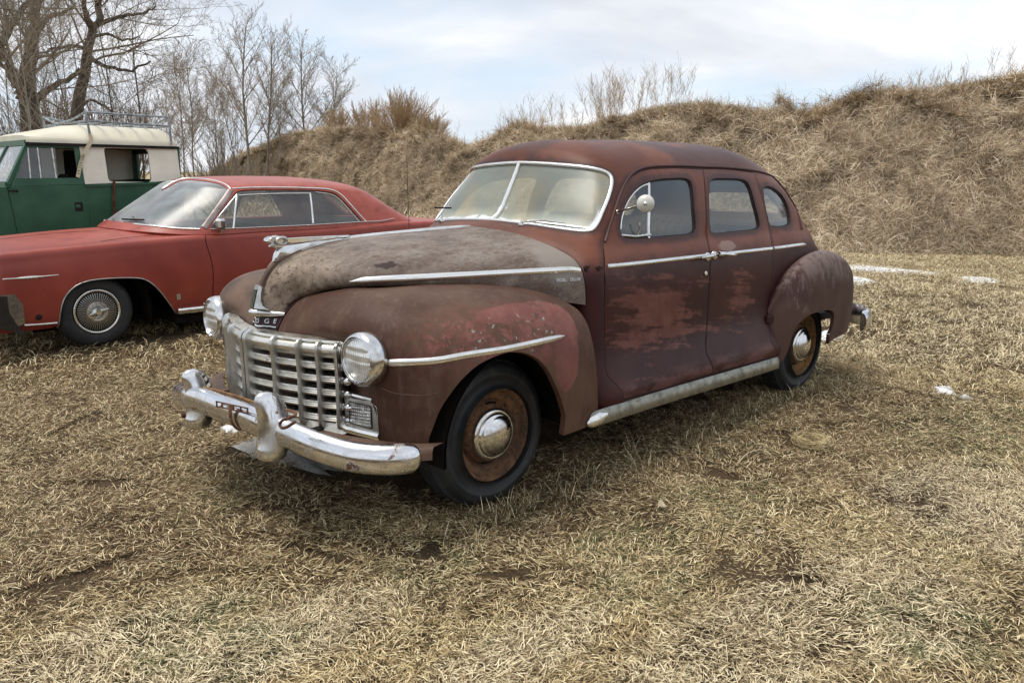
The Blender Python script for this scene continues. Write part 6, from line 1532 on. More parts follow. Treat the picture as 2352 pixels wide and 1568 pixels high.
M_red = m_red(); M_wall = m_tyre('coupe_tyre', (.026, .026, .027)); M_cglass = m_glass('coupe_glass', (.70, .74, .74), .10, (.5, .5, .48)); M_cws = m_glass('coupe_windscreen_glass', (.68, .76, .76), .34, (.50, .55, .58), rough=.30)
# body net: columns along the car, rows rocker -> centreline; local coords (x forward of front axle, y out from centre)
def cc(x, hw, zr, zc, zh, yi=None, low=.22, tuck=.05):
    """x station, half width, rocker z, crest z, hood/deck centre z"""
    return [(x, hw-tuck-.03, low), (x, hw-tuck, zr), (x, hw-.022, zr+.10), (x, hw-.004, .50), (x, hw, .62), (x, hw-.008, .74), (x, hw-.022, zc-.08), (x, hw-.034, zc-.022), (x, hw-.052, zc-.004), (x, hw-.10, zc+.002), (x, hw-.20, zc+.004), (x, hw*.60, zh-.012+(zc-zh)*.25), (x, hw*.30, zh-.002), (x, 0, zh)]
cs = [cc(.84, .90, .30, .84, .86, low=.24), cc(.78, .945, .29, .875, .90), cc(.60, .955, .27, .89, .93), cc(.30, .958, .25, .905, .955), cc(0, .96, .25, .918, .975), cc(-.35, .96, .25, .932, .99), cc(-.70, .96, .24, .945, 1.0), cc(-1.05, .96, .24, .955, 1.0), cc(-1.6, .96, .24, .958, 1.0), cc(-2.2, .96, .24, .960, 1.0), cc(-2.8, .965, .24, .970, 1.0), cc(-3.2, .965, .25, .985, 1.02), cc(-3.6, .96, .28, .985, 1.01), cc(-4.1, .945, .32, .965, .98), cc(-4.45, .90, .34, .93, .95), cc(-4.55, .86, .36, .88, .90)]
CB = Net(cs, n=8, fair=1).out((-1.8, 0, .5)); BU, BV = CB.nc-1, CB.nr-1
arc_px = [z8(*p) for p in [(527, 1052), (545, 1000), (558, 900), (575, 820), (603, 752), (650, 690), (710, 643), (800, 606), (900, 588), (1050, 576), (1250, 574), (1330, 585), (1400, 622), (1460, 675), (1520, 745), (1580, 830), (1640, 915), (1668, 945)]]
au = [np.array(q) for q in CB.pxs(spl(arc_px, 2, closed=False), CORG)]
cah = [(au[0][0], -.5)]+[tuple(q) for q in au]+[(au[-1][0], -.5)]
# rear wheel arch (hidden behind the sedan): plain round opening
def uvof(x, z):
    """surface parameters at station x and height z on the side"""
    b = None
    for u in np.linspace(0, BU, 150):
        q = CB.p(u, 3.5)
        if b is None or abs(q[0]-x) < b[0]: b = (abs(q[0]-x), u)
    u = b[1]; b = None
    for v in np.linspace(0, 9, 120):
        q = CB.p(u, v)
        if b is None or abs(q[2]-z) < b[0]: b = (abs(q[2]-z), v)
    return np.array([u, b[1]])
ra_ = [uvof(-3.0+.38*cos(t), .33+.27*max(0, sin(t))) for t in np.linspace(0, pi, 13)]; rah = [(ra_[0][0], -.5)]+[tuple(q) for q in ra_]+[(ra_[-1][0], -.5)]
# cabin opening in the top surface
cab = [uvof(-.98, .9)*np.array([1, 0])+np.array([0, 9.6]), np.array([6.35, 13.5]), np.array([11.8, 13.5]), np.array([11.3, 10.6]), np.array([11.0, 9.7]), np.array([9.0, 9.55])]
cab = [tuple(q) for q in cab]
door_px = [zq(*p) for p in [(1050, 738), (1055, 745), (1060, 790), (1075, 840), (1091, 900), (1097, 960), (1096, 1030), (1094, 1126)]]
dpx = [np.array(q) for q in CB.pxs(spl(door_px, 2, closed=False), CORG)]
CBo = pobj('body', panel(CB, [(0, 0), (BU, 0), (BU, BV), (0, BV)], [cah, rah, cab], step=.25, depth=.02), M_red, COU)
pobj('body', panel(CB, [(0, 0), (BU, 0), (BU, BV), (0, BV)], [cah, rah, cab], step=.25, depth=.02), M_red, COU, mirror=True)
def ctrim(name, pts, prof, mat, k=4, off=.001, parent=COU, scl=None, net=CB, both=True):
    path = net.pxs(spl(pts, k, closed=False), CORG); n_ = len(path)
    o = trim(name, net, path, prof, mat, parent, off=off, scale=None if scl is None else list(np.interp(np.linspace(0, 1, n_), *scl)))
    return o
ctrim('door_gap', door_px, [(-.003, -.004), (.003, -.004), (.003, .0012), (-.003, .0012)], M_void)
ctrim('wheel_arch_trim', arc_px, halfround(.012, .008, 5), M_pot, 3)
ctrim('fender_emblem', [z8(22, 587), z8(280, 570), z8(543, 546)], halfround(.016, .008, 4), M_bright, 6, scl=([0, .3, .36, .62, .7, 1], [.7, .8, 1.7, 1.7, .9, .5]))
MB_ = MB(); a_ = CB.px(*z8(1655, 750), CORG); q_, n_ = CB.p(*a_), CB.nrm(*a_); MB_.box(q_+n_*.003, (.036, .008, .052), bev=.002).build('fender_badge', M_pot, COU)
a_ = CB.px(*z8(360, 938), CORG); q_, n_ = CB.p(*a_), CB.nrm(*a_); MB().lathe(q_, n_, [(.026, 0), (.024, .006), (.012, .008), (.010, .014), (0, .015)], 14).build('side_marker', M_dark, COU)
ctrim('sill_moulding', [z8(225, 1012), z8(380, 1003), z8(530, 990)], halfround(.020, .010, 4), M_bright, 4)
rk = MB(); rk.sweep([(-.70+.0, .925, .245), (-1.2, .93, .245), (-2.5, .93, .245)], [(-.026, -.02), (-.026, .012), (-.010, .018), (.012, .012), (.026, .006), (.026, -.02)], ups=(0, 1, 0)); rk.build('sill_moulding', M_bright, COU)
MB().box((-1.65, 0, .17), (1.9, 1.72, .10)).build('chassis', M_void, COU)
for x_, w_ in ((0, .50), (-3.0, .5)):
    for s in (1, -1):
        mb = MB(); pr_ = [(.43*cos(t), .42*sin(t)) for t in np.linspace(-.2, pi+.2, 16)]; mb.sweep([(x_-.05, s*.55, .30), (x_-.05, s*.90, .30)], [(a, b) for a, b in pr_]+[(a*.97, b*.97) for a, b in reversed(pr_)], ups=(0, 0, 1), caps=False); mb.box((x_-.05, s*.54, .45), (1.0, .02, .62)); mb.build('wheel_well', M_void, COU)
# hood seam and scoop edge lines on the top surface
ctrim('hood_gap', [z8(-60, 225), z8(30, 205), z8(300, 175), z8(640, 152), z8(900, 138)], [(-.003, -.003), (.003, -.003), (.003, .0015), (-.003, .0015)], M_void)
ctrim('hood_gap', [z8(930, 238), z8(1100, 212), z8(1300, 190), z8(1560, 168)], [(-.002, -.003), (.002, -.003), (.002, .0015), (-.002, .0015)], M_dark)
ctrim('cowl_vent', [z8(1020, 62), z8(1150, 90), z8(1300, 115), z8(1440, 132)], [(-.035, -.003), (.035, -.003), (.035, .002), (-.035, .002)], m_plain('dark_red_vent', (.14, .022, .018), .6))
# front bumper: dark chrome wrap with a drooping corner
bm = MB(); P_ = spl([(.60, .93, .45), (.78, .945, .45), (.95, .90, .45), (1.08, .70, .46), (1.14, .35, .47), (1.16, 0, .47)], 4, closed=False); P_ = [tuple(p) for p in P_]+[(x, -y, z) for x, y, z in P_[::-1][1:]]
bm.sweep(P_, [(-.02, -.17), (.03, -.16), (.05, -.05), (.05, .06), (.02, .10), (-.02, .10)], ups=(0, 0, 1), scale=[.9]+[1]*(len(P_)-2)+[.9]); bm.build('front_bumper', m_chrome('dull_bumper', .25, (.34, .33, .32), .15, (.16, .15, .14)), COU, sharp=40)
cor = [z8(62, 745), z8(66, 800), z8(85, 900), z8(150, 1000), z8(225, 1085), z8(190, 1100), z8(90, 1060), z8(-40, 1040), z8(-40, 745)]
def unY2(u, v, y): d = ray_dir(u, v); return CAM+d*((y-CAM[1])/d[1])-CORG
q = [unY2(*p, -4.215) for p in cor]; MB().prism([(p[0], p[2]) for p in q], .90, .975, lambda x, z, h: (x, h, z)).build('bumper_corner', m_plain('dull_bumper_end', (.030, .027, .024), .35, .3, .3), COU)
gf = MB(); gf.box((.86, 0, .66), (.05, 1.72, .40), bev=.02); gf.build('grille', M_pot, COU)
for s in (1, -1):
    for zz in (.56, .74): MB().lathe((.875, s*.74, zz), (1, 0, 0), [(.10, -.03), (.10, .02), (.088, .025), (.08, .012), (.04, .022), (0, .024)], 24).build('headlight', M_lens, COU)
rb = MB(); rb.sweep([(-4.45, .93, .42), (-4.66, .90, .42), (-4.74, .5, .42), (-4.76, 0, .42), (-4.74, -.5, .42), (-4.66, -.9, .42), (-4.45, -.93, .42)], [(-.02, -.09), (.03, -.08), (.05, 0), (.03, .08), (-.02, .09)], ups=(0, 0, 1)); rb.build('rear_bumper', M_bumper, COU)
# greenhouse net: columns front centre -> corner -> side -> rear centre; rows belt -> roof ridge
gr_ = [
 [(-.42, 0, 1.005), (-.62, 0, 1.13), (-.85, 0, 1.27), (-1.06, 0, 1.40), (-1.16, 0, 1.455), (-1.30, 0, 1.485), (-1.45, 0, 1.497), (-1.6, 0, 1.503)],
 [(-.46, .35, 1.0), (-.65, .34, 1.125), (-.87, .325, 1.265), (-1.08, .31, 1.395), (-1.17, .30, 1.448), (-1.31, .26, 1.477), (-1.46, .16, 1.492), (-1.62, 0, 1.503)],
 [(-.62, .66, .985), (-.78, .635, 1.11), (-.97, .60, 1.25), (-1.15, .565, 1.375), (-1.22, .545, 1.425), (-1.35, .47, 1.458), (-1.50, .28, 1.483), (-1.65, 0, 1.503)],
 [(-.86, .835, .962), (-1.00, .795, 1.10), (-1.14, .75, 1.24), (-1.30, .70, 1.355), (-1.38, .68, 1.40), (-1.47, .58, 1.442), (-1.60, .33, 1.48), (-1.72, 0, 1.503)],
 [(-1.00, .905, .955), (-1.13, .862, 1.09), (-1.26, .812, 1.23), (-1.40, .752, 1.345), (-1.47, .732, 1.388), (-1.56, .62, 1.438), (-1.68, .35, 1.48), (-1.80, 0, 1.504)],
 [(-1.5, .915, .957), (-1.52, .875, 1.09), (-1.58, .825, 1.23), (-1.66, .765, 1.345), (-1.70, .74, 1.390), (-1.76, .63, 1.442), (-1.84, .36, 1.484), (-1.92, 0, 1.505)],
 [(-2.1, .915, .958), (-2.1, .875, 1.09), (-2.1, .825, 1.23), (-2.1, .765, 1.342), (-2.1, .74, 1.386), (-2.1, .63, 1.440), (-2.1, .36, 1.482), (-2.1, 0, 1.503)],
 [(-2.85, .91, .968), (-2.72, .865, 1.09), (-2.60, .815, 1.22), (-2.52, .76, 1.332), (-2.48, .735, 1.378), (-2.44, .625, 1.438), (-2.40, .36, 1.482), (-2.36, 0, 1.500)],
 [(-3.30, .885, .985), (-3.14, .845, 1.09), (-2.99, .80, 1.205), (-2.87, .745, 1.308), (-2.80, .715, 1.358), (-2.71, .61, 1.420), (-2.62, .35, 1.466), (-2.55, 0, 1.490)],
 [(-3.62, .80, .995), (-3.45, .76, 1.09), (-3.30, .715, 1.19), (-3.15, .66, 1.290), (-3.05, .635, 1.348), (-2.91, .545, 1.408), (-2.79, .31, 1.454), (-2.70, 0, 1.478)],
 [(-3.74, .55, 1.0), (-3.55, .52, 1.095), (-3.39, .49, 1.19), (-3.23, .46, 1.292), (-3.13, .44, 1.350), (-2.99, .37, 1.406), (-2.85, .21, 1.448), (-2.76, 0, 1.472)],
 [(-3.78, 0, 1.005), (-3.59, 0, 1.10), (-3.43, 0, 1.195), (-3.27, 0, 1.297), (-3.16, 0, 1.355), (-3.03, 0, 1.408), (-2.89, 0, 1.448), (-2.80, 0, 1.468)]]
GH_ = Net(gr_, n=8, fair=1, sym0=True).out((-2.2, 0, 1.0)); GU, GV = GH_.nc-1, GH_.nr-1
wsp = [zq(*p) for p in [(800, 478), (860, 468), (960, 466), (1060, 473), (1125, 486), (1160, 502), (1172, 522), (1140, 580), (1080, 660), (1040, 712), (1022, 716), (900, 712), (800, 702), (680, 690)]]
wq = [np.array(q) for q in GH_.pxs(spl(wsp, 2, closed=False), CORG)]
wq = [q for q in wq if q[0] > .0]; wq = [np.array([-.3, wq[0][1]])]+wq+[np.array([-.3, wq[-1][1]])]
sidep = [zq(*p) for p in [(1085, 716), (1120, 655), (1180, 570), (1215, 530), (1240, 521), (1400, 517), (1600, 520), (1700, 529), (1735, 543), (1775, 580), (1830, 640), (1865, 680), (1860, 684), (1600, 699), (1300, 716), (1130, 722)]]
sq = GH_.pxs(spl(sidep, 2), CORG)
bl = [(GU+.3, .45), (GU-1.3, .45), (GU-1.15, 3.6), (GU+.3, 3.6)]
pobj('roof', panel(GH_, [(0, .0), (GU, 0), (GU, GV), (0, GV)], [wq, sq, bl], step=.2, depth=.03, sym0=True), M_red, COU)
WSc = pobj('windscreen', panel(GH_, [(max(q[0], 0), q[1]) for q in wq], [], step=.25, off=-.008, depth=0, sym0=True), M_cws, COU)
pobj('rear_window', panel(GH_, [(min(a, GU), b) for a, b in bl], [], step=.3, off=-.008, depth=0, sym0=True), M_cglass, COU)
for mir in (False, True): pobj('side_glass', panel(GH_, sq, [], step=.3, off=-.014, depth=0), M_cglass, COU, mirror=mir)
def g2(pts, wd, nm, mat=M_bright, off=.002, k=3, closed=False, h=.008):
    path = GH_.pxs(spl(pts, k, closed=closed), CORG)
    for mir in (False, True): trim(nm, GH_, path, halfround(wd, h, 5), mat, COU, off=off, mirror=mir)
g2([zq(*p) for p in [(800, 470), (860, 460), (960, 458), (1060, 465), (1130, 480), (1168, 498), (1186, 516)]], .012, 'windscreen_frame')
g2([zq(*p) for p in [(1186, 520), (1150, 575), (1090, 660), (1050, 714)]], .055, 'pillar_cover', m_plain('dull_grey_pillar', (.26, .22, .21), .4, .4), off=.003, h=.006)
g2([zq(*p) for p in [(690, 696), (800, 707), (900, 717), (1030, 722)]], .016, 'windscreen_frame')
g2([zq(*p) for p in [(1195, 514), (1300, 508), (1600, 511), (1710, 521), (1755, 545), (1800, 592), (1850, 648), (1882, 682)]], .016, 'drip_rail')
g2([zq(*p) for p in [(1225, 545), (1400, 537), (1598, 535)]], .014, 'window_frame', off=-.010)
g2([zq(*p) for p in [(1598, 535), (1606, 600), (1614, 690)]], .022, 'window_frame', off=-.010)
g2([zq(*p) for p in [(1220, 545), (1212, 620), (1204, 715)]], .020, 'window_frame', off=-.010)
g2([zq(*p) for p in [(1070, 718), (1130, 650), (1220, 540)]], .016, 'window_frame', off=-.010)
g2([zq(*p) for p in [(1625, 530), (1700, 540), (1740, 560), (1800, 625), (1850, 684)]], .010, 'window_frame', off=-.010)
g2([zq(*p) for p in [(1080, 722), (1300, 714), (1600, 700), (1870, 684), (1960, 680), (2025, 668)]], .010, 'belt_trim', off=.004)
# wipers and mirror
for (a, b, c) in (((1400, 93), (1225, 25), ((1140, 42), (1340, 48))), ((1050, 52), (1010, -10), ((1000, -15), (1030, 8)))):
    p = CB.px(*z8(*a), CORG); P3, N3 = CB.p(*p), CB.nrm(*p); q = GH_.px(*z8(*b), CORG); Q3 = GH_.p(*q)+GH_.nrm(*q)*.03
    mb = MB(); mb.lathe(P3-N3*.01, N3, [(.022, 0), (.024, .02), (.018, .04), (0, .045)], 12).sweep([P3+N3*.03, (P3+Q3)/2+N3*.02, Q3], [(-.006, -.003), (.006, -.003), (.006, .003), (-.006, .003)]); wo = mb.build('wiper', M_chrome, COU)
    e0 = GH_.px(*z8(*c[0]), CORG); e1 = GH_.px(*z8(*c[1]), CORG); MB().tube([GH_.p(*e0)+GH_.nrm(*e0)*.015, GH_.p(*e1)+GH_.nrm(*e1)*.015], .009, 5).build('wiper_blade', M_dark, wo)
pm = unY2(*z8(2045, 75), -4.19); mb = MB(); mb.box(pm, (.085, .10, .105), bev=.022); mo = mb.build('side_mirror', M_chrome, COU)
p = CB.px(*z8(2020, 165), CORG); P3 = CB.p(*p); MB().sweep([P3+np.array([.05, -.02, 0]), P3+np.array([0, .01, .03]), pm+np.array([0, 0, -.05])], [(.012*cos(t), .018*sin(t)) for t in np.linspace(0, 2*pi, 9)[:-1]]).build('mirror_foot', M_chrome, mo)
MB().box((.05, 0, 0), (.01, .01, .01))
# interior
for x_, nm in ((-1.75, 'front_seat'), (-2.75, 'rear_seat')):
    mb = MB(); mb.box((x_, 0, .55), (.5, 1.4, .2), bev=.06); ang = radians(16); rot = np.array([[cos(ang), 0, -sin(ang)], [0, 1, 0], [sin(ang), 0, cos(ang)]]); mb.box((x_-.30, 0, .78), (.15, 1.4, .50), rot, bev=.07); mb.build(nm, m_plain(nm+'_vinyl', (.055, .05, .048), .5), COU)
MB().box((-.95, 0, .92), (.25, 1.5, .12), bev=.04).build('dashboard', m_plain('coupe_dash', (.09, .07, .07), .6), COU)
MB().box((-3.35, 0, .98), (.55, 1.4, .02), bev=.005).build('parcel_shelf', M_dark, COU)
MB().box((-2.2, 0, .38), (2.9, 1.66, .04)).build('floor_pan', M_void, COU)
sw = empty('steering_wheel'); sw.parent = COU; c = np.array([-1.28, .38, 1.02]); A = np.array([-.9, 0, .42]); u_ = np.array([0, 1., 0]); w_ = np.cross(A, u_)
MB().tube([c+(u_*cos(t)+w_*sin(t))*.19 for t in np.linspace(0, 2*pi, 33)[:-1]], .011, 8, closed=True).build('rim', M_rubber, sw)
MB().tube([c, c-A*.4], .018, 8).tube([c+u_*.19, c, c-u_*.19], .009, 6).build('spokes', M_rubber, sw)
# wheels
def cwheel(x, s, spin):
    W_ = bpy.data.objects.new('wheel', None); COL.objects.link(W_); W_.parent = COU; y = s*.86; c = (x, y, .318); A = (0, s, 0)
    mb = MB(); mb.lathe(c, A, [(.195, -.02), (.200, .002), (.215, .010), (.24, .012), (.275, .008), (.300, -.006), (.318, -.025), (.325, -.05), (.325, -.16), (.31, -.185), (.25, -.20), (.20, -.18)], 64)
    for i, (a, b, q) in enumerate(mb.v):
        if q < .012: mb.v[i] = (a, b, .012)
    mb.build('tyre', M_wall, W_, sharp=60)
    mb = MB(); mb.lathe(c, A, [(.198, .004), (.198, .014), (.190, .018), (.180, .012), (.176, .002), (.172, -.010)], 64); mb.build('trim_ring', M_bright, W_, sharp=60)
    mb = MB(); mb.lathe(c, A, [(.175, -.012), (.15, -.004), (.10, .002), (.06, .002), (0, .002)], 48); mb.build('wheel_cover', M_dark, W_)
    for k in range(50):
        a = 2*pi*k/50+spin; d = np.array([cos(a), 0, sin(a)]); C_ = np.array(c); t_ = np.array([-sin(a), 0, cos(a)]); r0_, r1_ = .092, .165; mb = MB() if k == 0 else mb
        P_ = [C_+d*r0_+np.array([0, s*.016, 0]), C_+d*(r0_+r1_)/2+np.array([0, s*.014, 0]), C_+d*r1_+np.array([0, s*.006, 0])]
        mb.sweep(P_, [(-.0032, -.008), (-.0032, .002), (.0032, .002), (.0032, -.008)], ups=(0, s, 0))
    mb.build('cover_fins', M_pot, W_)
    mb = MB(); mb.lathe(c, A, [(.092, .004), (.090, .016), (.078, .018), (.074, .008), (.060, .010), (.052, .034), (.030, .045), (.024, .060), (0, .062)], 40); mb.build('hub', M_bright, W_, sharp=50)
    mb = MB()
    for sg in (1, -1):
        a = radians(-14); d = np.array([cos(a), 0, sin(a)])*sg; C_ = np.array(c)+np.array([0, s*.050, 0]); mb.sweep([C_, C_+d*.03+np.array([0, s*.004, 0]), C_+d*.085+np.array([0, s*.012, 0])], [(.020*cos(t), .008*sin(t)) for t in np.linspace(0, 2*pi, 9)[:-1]], ups=(0, s, 0), scale=[1, 1, .45])
    mb.build('knock_off', M_pot, W_)
for x_, s in ((-.0, 1), (-3.0, 1), (0, -1), (-3.0, -1)): cwheel(x_, s, .03)
# ================================================================== the green and cream off-roader
LY = -6.85; LORG = np.array([0.0, LY, 0.0])
LR = tag(empty('off_roader', (0, LY, 0)), 'green and cream boxy off-roader with a roof rack behind the red coupe', 'car')
def unL(u, v, y=LY): d = ray_dir(u, v); return CAM+d*((y-CAM[1])/d[1])-LORG
g = G('weathered_green_paint'); n = g.noise(3, 7, .62); sc_ = g.step(g.noise(14, 8, .75, g.map(g._obj, scale=(.5, 1, 3))), .70, .74)
c = g.mix(g.step(n, .35, .65), (.018, .072, .038), (.030, .105, .056)); c = g.mix(g.mth('MULTIPLY', sc_, .7), c, (.20, .16, .12)); M_green = g.fin(c, .42, 0, .4)
M_cream = m_plain('old_cream_paint', (.76, .72, .60), .5, var=.10, sc=3); M_creamr = m_plain('cream_roof_paint', (.63, .59, .47), .45, var=.12, sc=2)
def flatpanel(pts, holes, th_, name, mat, par, y=0.0, tilt=0.0, zref=1.42):
    """vertical sheet from view-traced outline, holes cut out; top leans in by tilt"""
    def loc(P): return [(p[0], p[2]) for p in P]
    outer = loc([unL(*p) for p in pts]); hs_ = [loc([unL(*p) for p in h]) for h in holes]
    P_, E_ = [], []
    for poly in [outer]+hs_:
        k = len(P_); P_ += [Vector(q) for q in poly]; E_ += [(k+i, k+(i+1) % len(poly)) for i in range(len(poly))]
    ov, _, of, *_r = delaunay_2d_cdt(P_, E_, [], 0, 1e-5); tr = []
    for f in of:
        c_ = sum((ov[i] for i in f), Vector((0, 0)))/3
        if inside(c_, outer) and not any(inside(c_, h) for h in hs_): tr.append(tuple(f))
    yy = lambda z: y-max(0, z-zref)*tilt
    ov = [tuple(q) for q in ov]; mb = MB(); n_ = len(ov)
    ar = lambda t: (ov[t[1]][0]-ov[t[0]][0])*(ov[t[2]][1]-ov[t[0]][1])-(ov[t[2]][0]-ov[t[0]][0])*(ov[t[1]][1]-ov[t[0]][1])
    tr = [t if ar(t) < 0 else (t[0], t[2], t[1]) for t in tr]
    fs = [tuple(t) for t in tr]+[tuple(n_+i for i in reversed(t)) for t in tr]; ec = {}
    for t in tr:
        for i in range(3): ec.setdefault(frozenset((t[i], t[(i+1) % 3])), []).append((t[i], t[(i+1) % 3]))
    for v in ec.values():
        if len(v) == 1: a, b = v[0]; fs.append((b, a, n_+a, n_+b))
    mb.add([(x, yy(z), z) for x, z in ov]+[(x, yy(z)-th_, z) for x, z in ov], fs, False); o = mb.build(name, mat, par)
    mb2 = MB(); mb2.v = list(mb.v); mb2.f = list(mb.f); mb2.sm = list(mb.sm); mb2.mi = list(mb.mi)
    mb2.v = [(p[0], -1.60-p[1], p[2]) for p in mb2.v]; mb2.f = [tuple(reversed(f)) for f in mb2.f]; mb2.build(name, mat, par); return o
zz_ = zq
def rr(pts, n=3): return [tuple(q) for q in spl(pts, n)]
winr = [zz_(*p) for p in [(541, 318), (544, 309), (553, 305), (748, 308), (762, 313), (769, 326), (781, 464), (778, 475), (768, 480), (578, 477), (563, 472), (557, 460)]]
flatpanel([zz_(*p) for p in [(413, 288), (917, 297), (925, 400), (933, 470), (800, 478), (438, 490), (425, 400)]], [winr], .03, 'hardtop_side', M_cream, LR, tilt=.10)
low_r = [zz_(438, 492), zz_(800, 480), zz_(940, 473)]; pr0 = unL(*zz_(448, 760)); pr1 = unL(*zz_(945, 760))
body_r = [zz_(441, 492), zz_(800, 480), zz_(938, 473), zz_(942, 600), zz_(946, 760), zz_(470, 760), zz_(462, 640)]
flatpanel(body_r, [], .03, 'rear_body_side', M_green, LR)
doorp = [zz_(42, 514), zz_(80, 500), zz_(438, 492), zz_(452, 560), zz_(460, 640), zz_(468, 760), zz_(95, 760), zz_(70, 640), zz_(50, 560)]
DR = flatpanel(doorp, [], .03, 'door', M_green, LR, y=.004)
dtop = [zz_(55, 512), zz_(150, 264), zz_(408, 281), zz_(425, 400), zz_(436, 490), zz_(80, 500)]; dwin = [zz_(80, 460), zz_(140, 302), zz_(390, 305), zz_(402, 380), (183.0, 410.5), zz_(405, 460)]
dwin = [zz_(85, 460), zz_(142, 302), zz_(388, 304), zz_(408, 458)]
DT = flatpanel(dtop, [dwin], .03, 'door_top', M_green, LR, y=.006, tilt=.10)
gl = [unL(*p) for p in dwin]; M_lrg = m_glass('off_roader_glass', (.75, .80, .80), .10, (.6, .65, .66))
def sheet(pts, y, name, mat, par, tilt=.10):
    q = [unL(*p) for p in pts]; mb = MB(); mb.add([(p[0], y-max(0, p[2]-1.42)*tilt, p[2]) for p in q], [tuple(range(len(q)))], False); return mb.build(name, mat, par)
sheet([zz_(85, 462), zz_(142, 302), zz_(290, 303), zz_(300, 462)], -.012, 'window_glass', M_lrg, DT)
for a, b in (((148, 302), (158, 460)), ((198, 302), (212, 460)), ((272, 302), (290, 460))):
    A, B = unL(*zz_(*a)), unL(*zz_(*b)); MB().sweep([(A[0], -.008-(A[2]-1.42)*.1, A[2]), (B[0], -.008, B[2])], [(-.008, -.006), (.008, -.006), (.008, .006), (-.008, .006)]).build('window_channel', M_pot, DT)
cp0, cp1 = unL(*zz_(438, 492)), unL(*zz_(938, 473)); MB().sweep([(cp0[0], .012, cp0[2]-.015), (cp1[0], .012, cp1[2]-.02)], [(-.012, -.010), (.012, -.010), (.012, .014), (-.012, .014)]).build('waist_capping', M_green, LR)
wing = [zz_(-160, 530), zz_(0, 520), zz_(38, 518), zz_(48, 560), zz_(68, 640), zz_(92, 760), zz_(-160, 760)]
flatpanel(wing, [], .03, 'front_wing', M_green, LR, y=-.004)
scut = [zz_(-5, 505), zz_(45, 400), zz_(60, 395), zz_(44, 512), zz_(-5, 520)]
# roof: bevelled lid with rounded edges, tapering towards the windscreen
gA, gB = unL(*zz_(150, 262)), unL(*zz_(917, 296)); zt_ = unL(*zz_(470, 205), y=LY-.30)
def roofsec(x, z0, w0, zc): return [(x, -.80+w0, z0-.02), (x, -.80+w0, z0+.02), (x, -.80+w0-.02, z0+.06), (x, -.80+w0-.12, z0+.06+(zc-z0-.06)*.55), (x, -.80+w0-.30, z0+.06+(zc-z0-.06)*.88), (x, -.80, zc), (x, -.80-w0+.30, z0+.06+(zc-z0-.06)*.88), (x, -.80-w0+.12, z0+.06+(zc-z0-.06)*.55), (x, -.80-w0+.02, z0+.06), (x, -.80-w0, z0+.02), (x, -.80-w0, z0-.02)]
zg = gB[2]; secs = [roofsec(gA[0]+.02, zg+.01, .76, zg+.09), roofsec(gA[0]-.10, zg+.01, .77, zg+.13), roofsec(-.75, zg+.01, .775, zg+.23), roofsec(-.90, zg+.01, .775, zg+.245), roofsec(-1.7, zg+.005, .775, zg+.235), roofsec(gB[0]+.05, zg, .77, zg+.22), roofsec(gB[0], zg, .755, zg+.15)]
mb = MB(); k = 11; mb.add([p for s_ in secs for p in s_], [(i*k+j, i*k+j+1, (i+1)*k+j+1, (i+1)*k+j) for i in range(len(secs)-1) for j in range(k-1)]+[tuple(range(k)), tuple((len(secs)-1)*k+j for j in reversed(range(k)))])
mb.build('roof', M_creamr, LR, sharp=40)
MB().sweep([(gA[0]+.04, -.01, zg-.012), (gB[0]-.01, -.025, zg-.018)], [(-.012, -.016), (.012, -.016), (.012, .016), (-.012, .016)]).build('gutter', M_dark, LR)
# rear door panel, cab front with windscreen, bonnet, bulkhead
xr = gB[0]; zw = 1.42
MB().box((xr-.01, -.80, (zw+zg)/2+.0), (.03, .10, zg-zw)).box((xr-.01, -.30, (zw+zg)/2), (.03, .46, zg-zw-.36)).build('rear_pillar', M_cream, LR)
mb = MB(); 
for y0, y1 in ((-.06, -.22), (-.62, -.98), (-1.38, -1.54)): mb.box((xr-.02, (y0+y1)/2, (zw+zg)/2), (.03, abs(y1-y0), zg-zw-.02))
mb.box((xr-.02, -.80, zw-.35), (.03, 1.52, .75)).box((xr-.02, -.80, zg-.04), (.03, 1.5, .08)); mb.build('rear_door', M_green, LR)
wb, wt = unL(*zz_(55, 500)), unL(*zz_(148, 268)); mb = MB()
for y_ in (-.03, -1.57, -.80): mb.sweep([(wb[0]+.02, y_, 1.40), (wt[0]+.0, y_+(-.04 if y_ > -.5 else (.04 if y_ < -1 else 0)), zg)], [(-.025, -.02), (.025, -.02), (.025, .02), (-.025, .02)])
mb.sweep([(wb[0]+.02, -.02, 1.40), (wb[0]+.02, -1.58, 1.40)], [(-.03, -.03), (.03, -.03), (.03, .03), (-.03, .03)]).sweep([(wt[0], -.06, zg), (wt[0], -1.54, zg)], [(-.03, -.03), (.03, -.03), (.03, .03), (-.03, .03)]); wsf = mb.build('windscreen_frame', M_green, LR)
MB().add([(wb[0]+.02, -.05, 1.42), (wb[0]+.02, -1.55, 1.42), (wt[0]+.005, -1.52, zg), (wt[0]+.005, -.08, zg)], [(0, 1, 2, 3)], False).build('windscreen_glass', M_lrg, wsf)
MB().box((wb[0]+.10, -.80, 1.30), (.16, 1.58, .18), bev=.02).box((wb[0]+.85, -.80, 1.18), (1.4, 1.0, .10), bev=.04).box((wb[0]+.80, -.80, .95), (1.45, 1.55, .40), bev=.04).build('bonnet', M_green, LR)
MB().box((1.47, -.80, .98), (.06, 1.50, .52), bev=.02).build('grille_panel', M_green, LR)
MB().box((1.51, -.80, .98), (.03, .62, .40), bev=.008).build('grille_mesh', M_pot, LR)
for y_ in (-.24, -1.36): MB().lathe((1.50, y_, 1.02), (1, 0, 0), [(.10, 0), (.105, .02), (.09, .025), (.05, .035), (0, .038)], 20).build('headlight', M_lens, LR)
MB().box((1.62, -.80, .62), (.08, 1.55, .12), bev=.01).build('front_bumper', M_pot, LR)
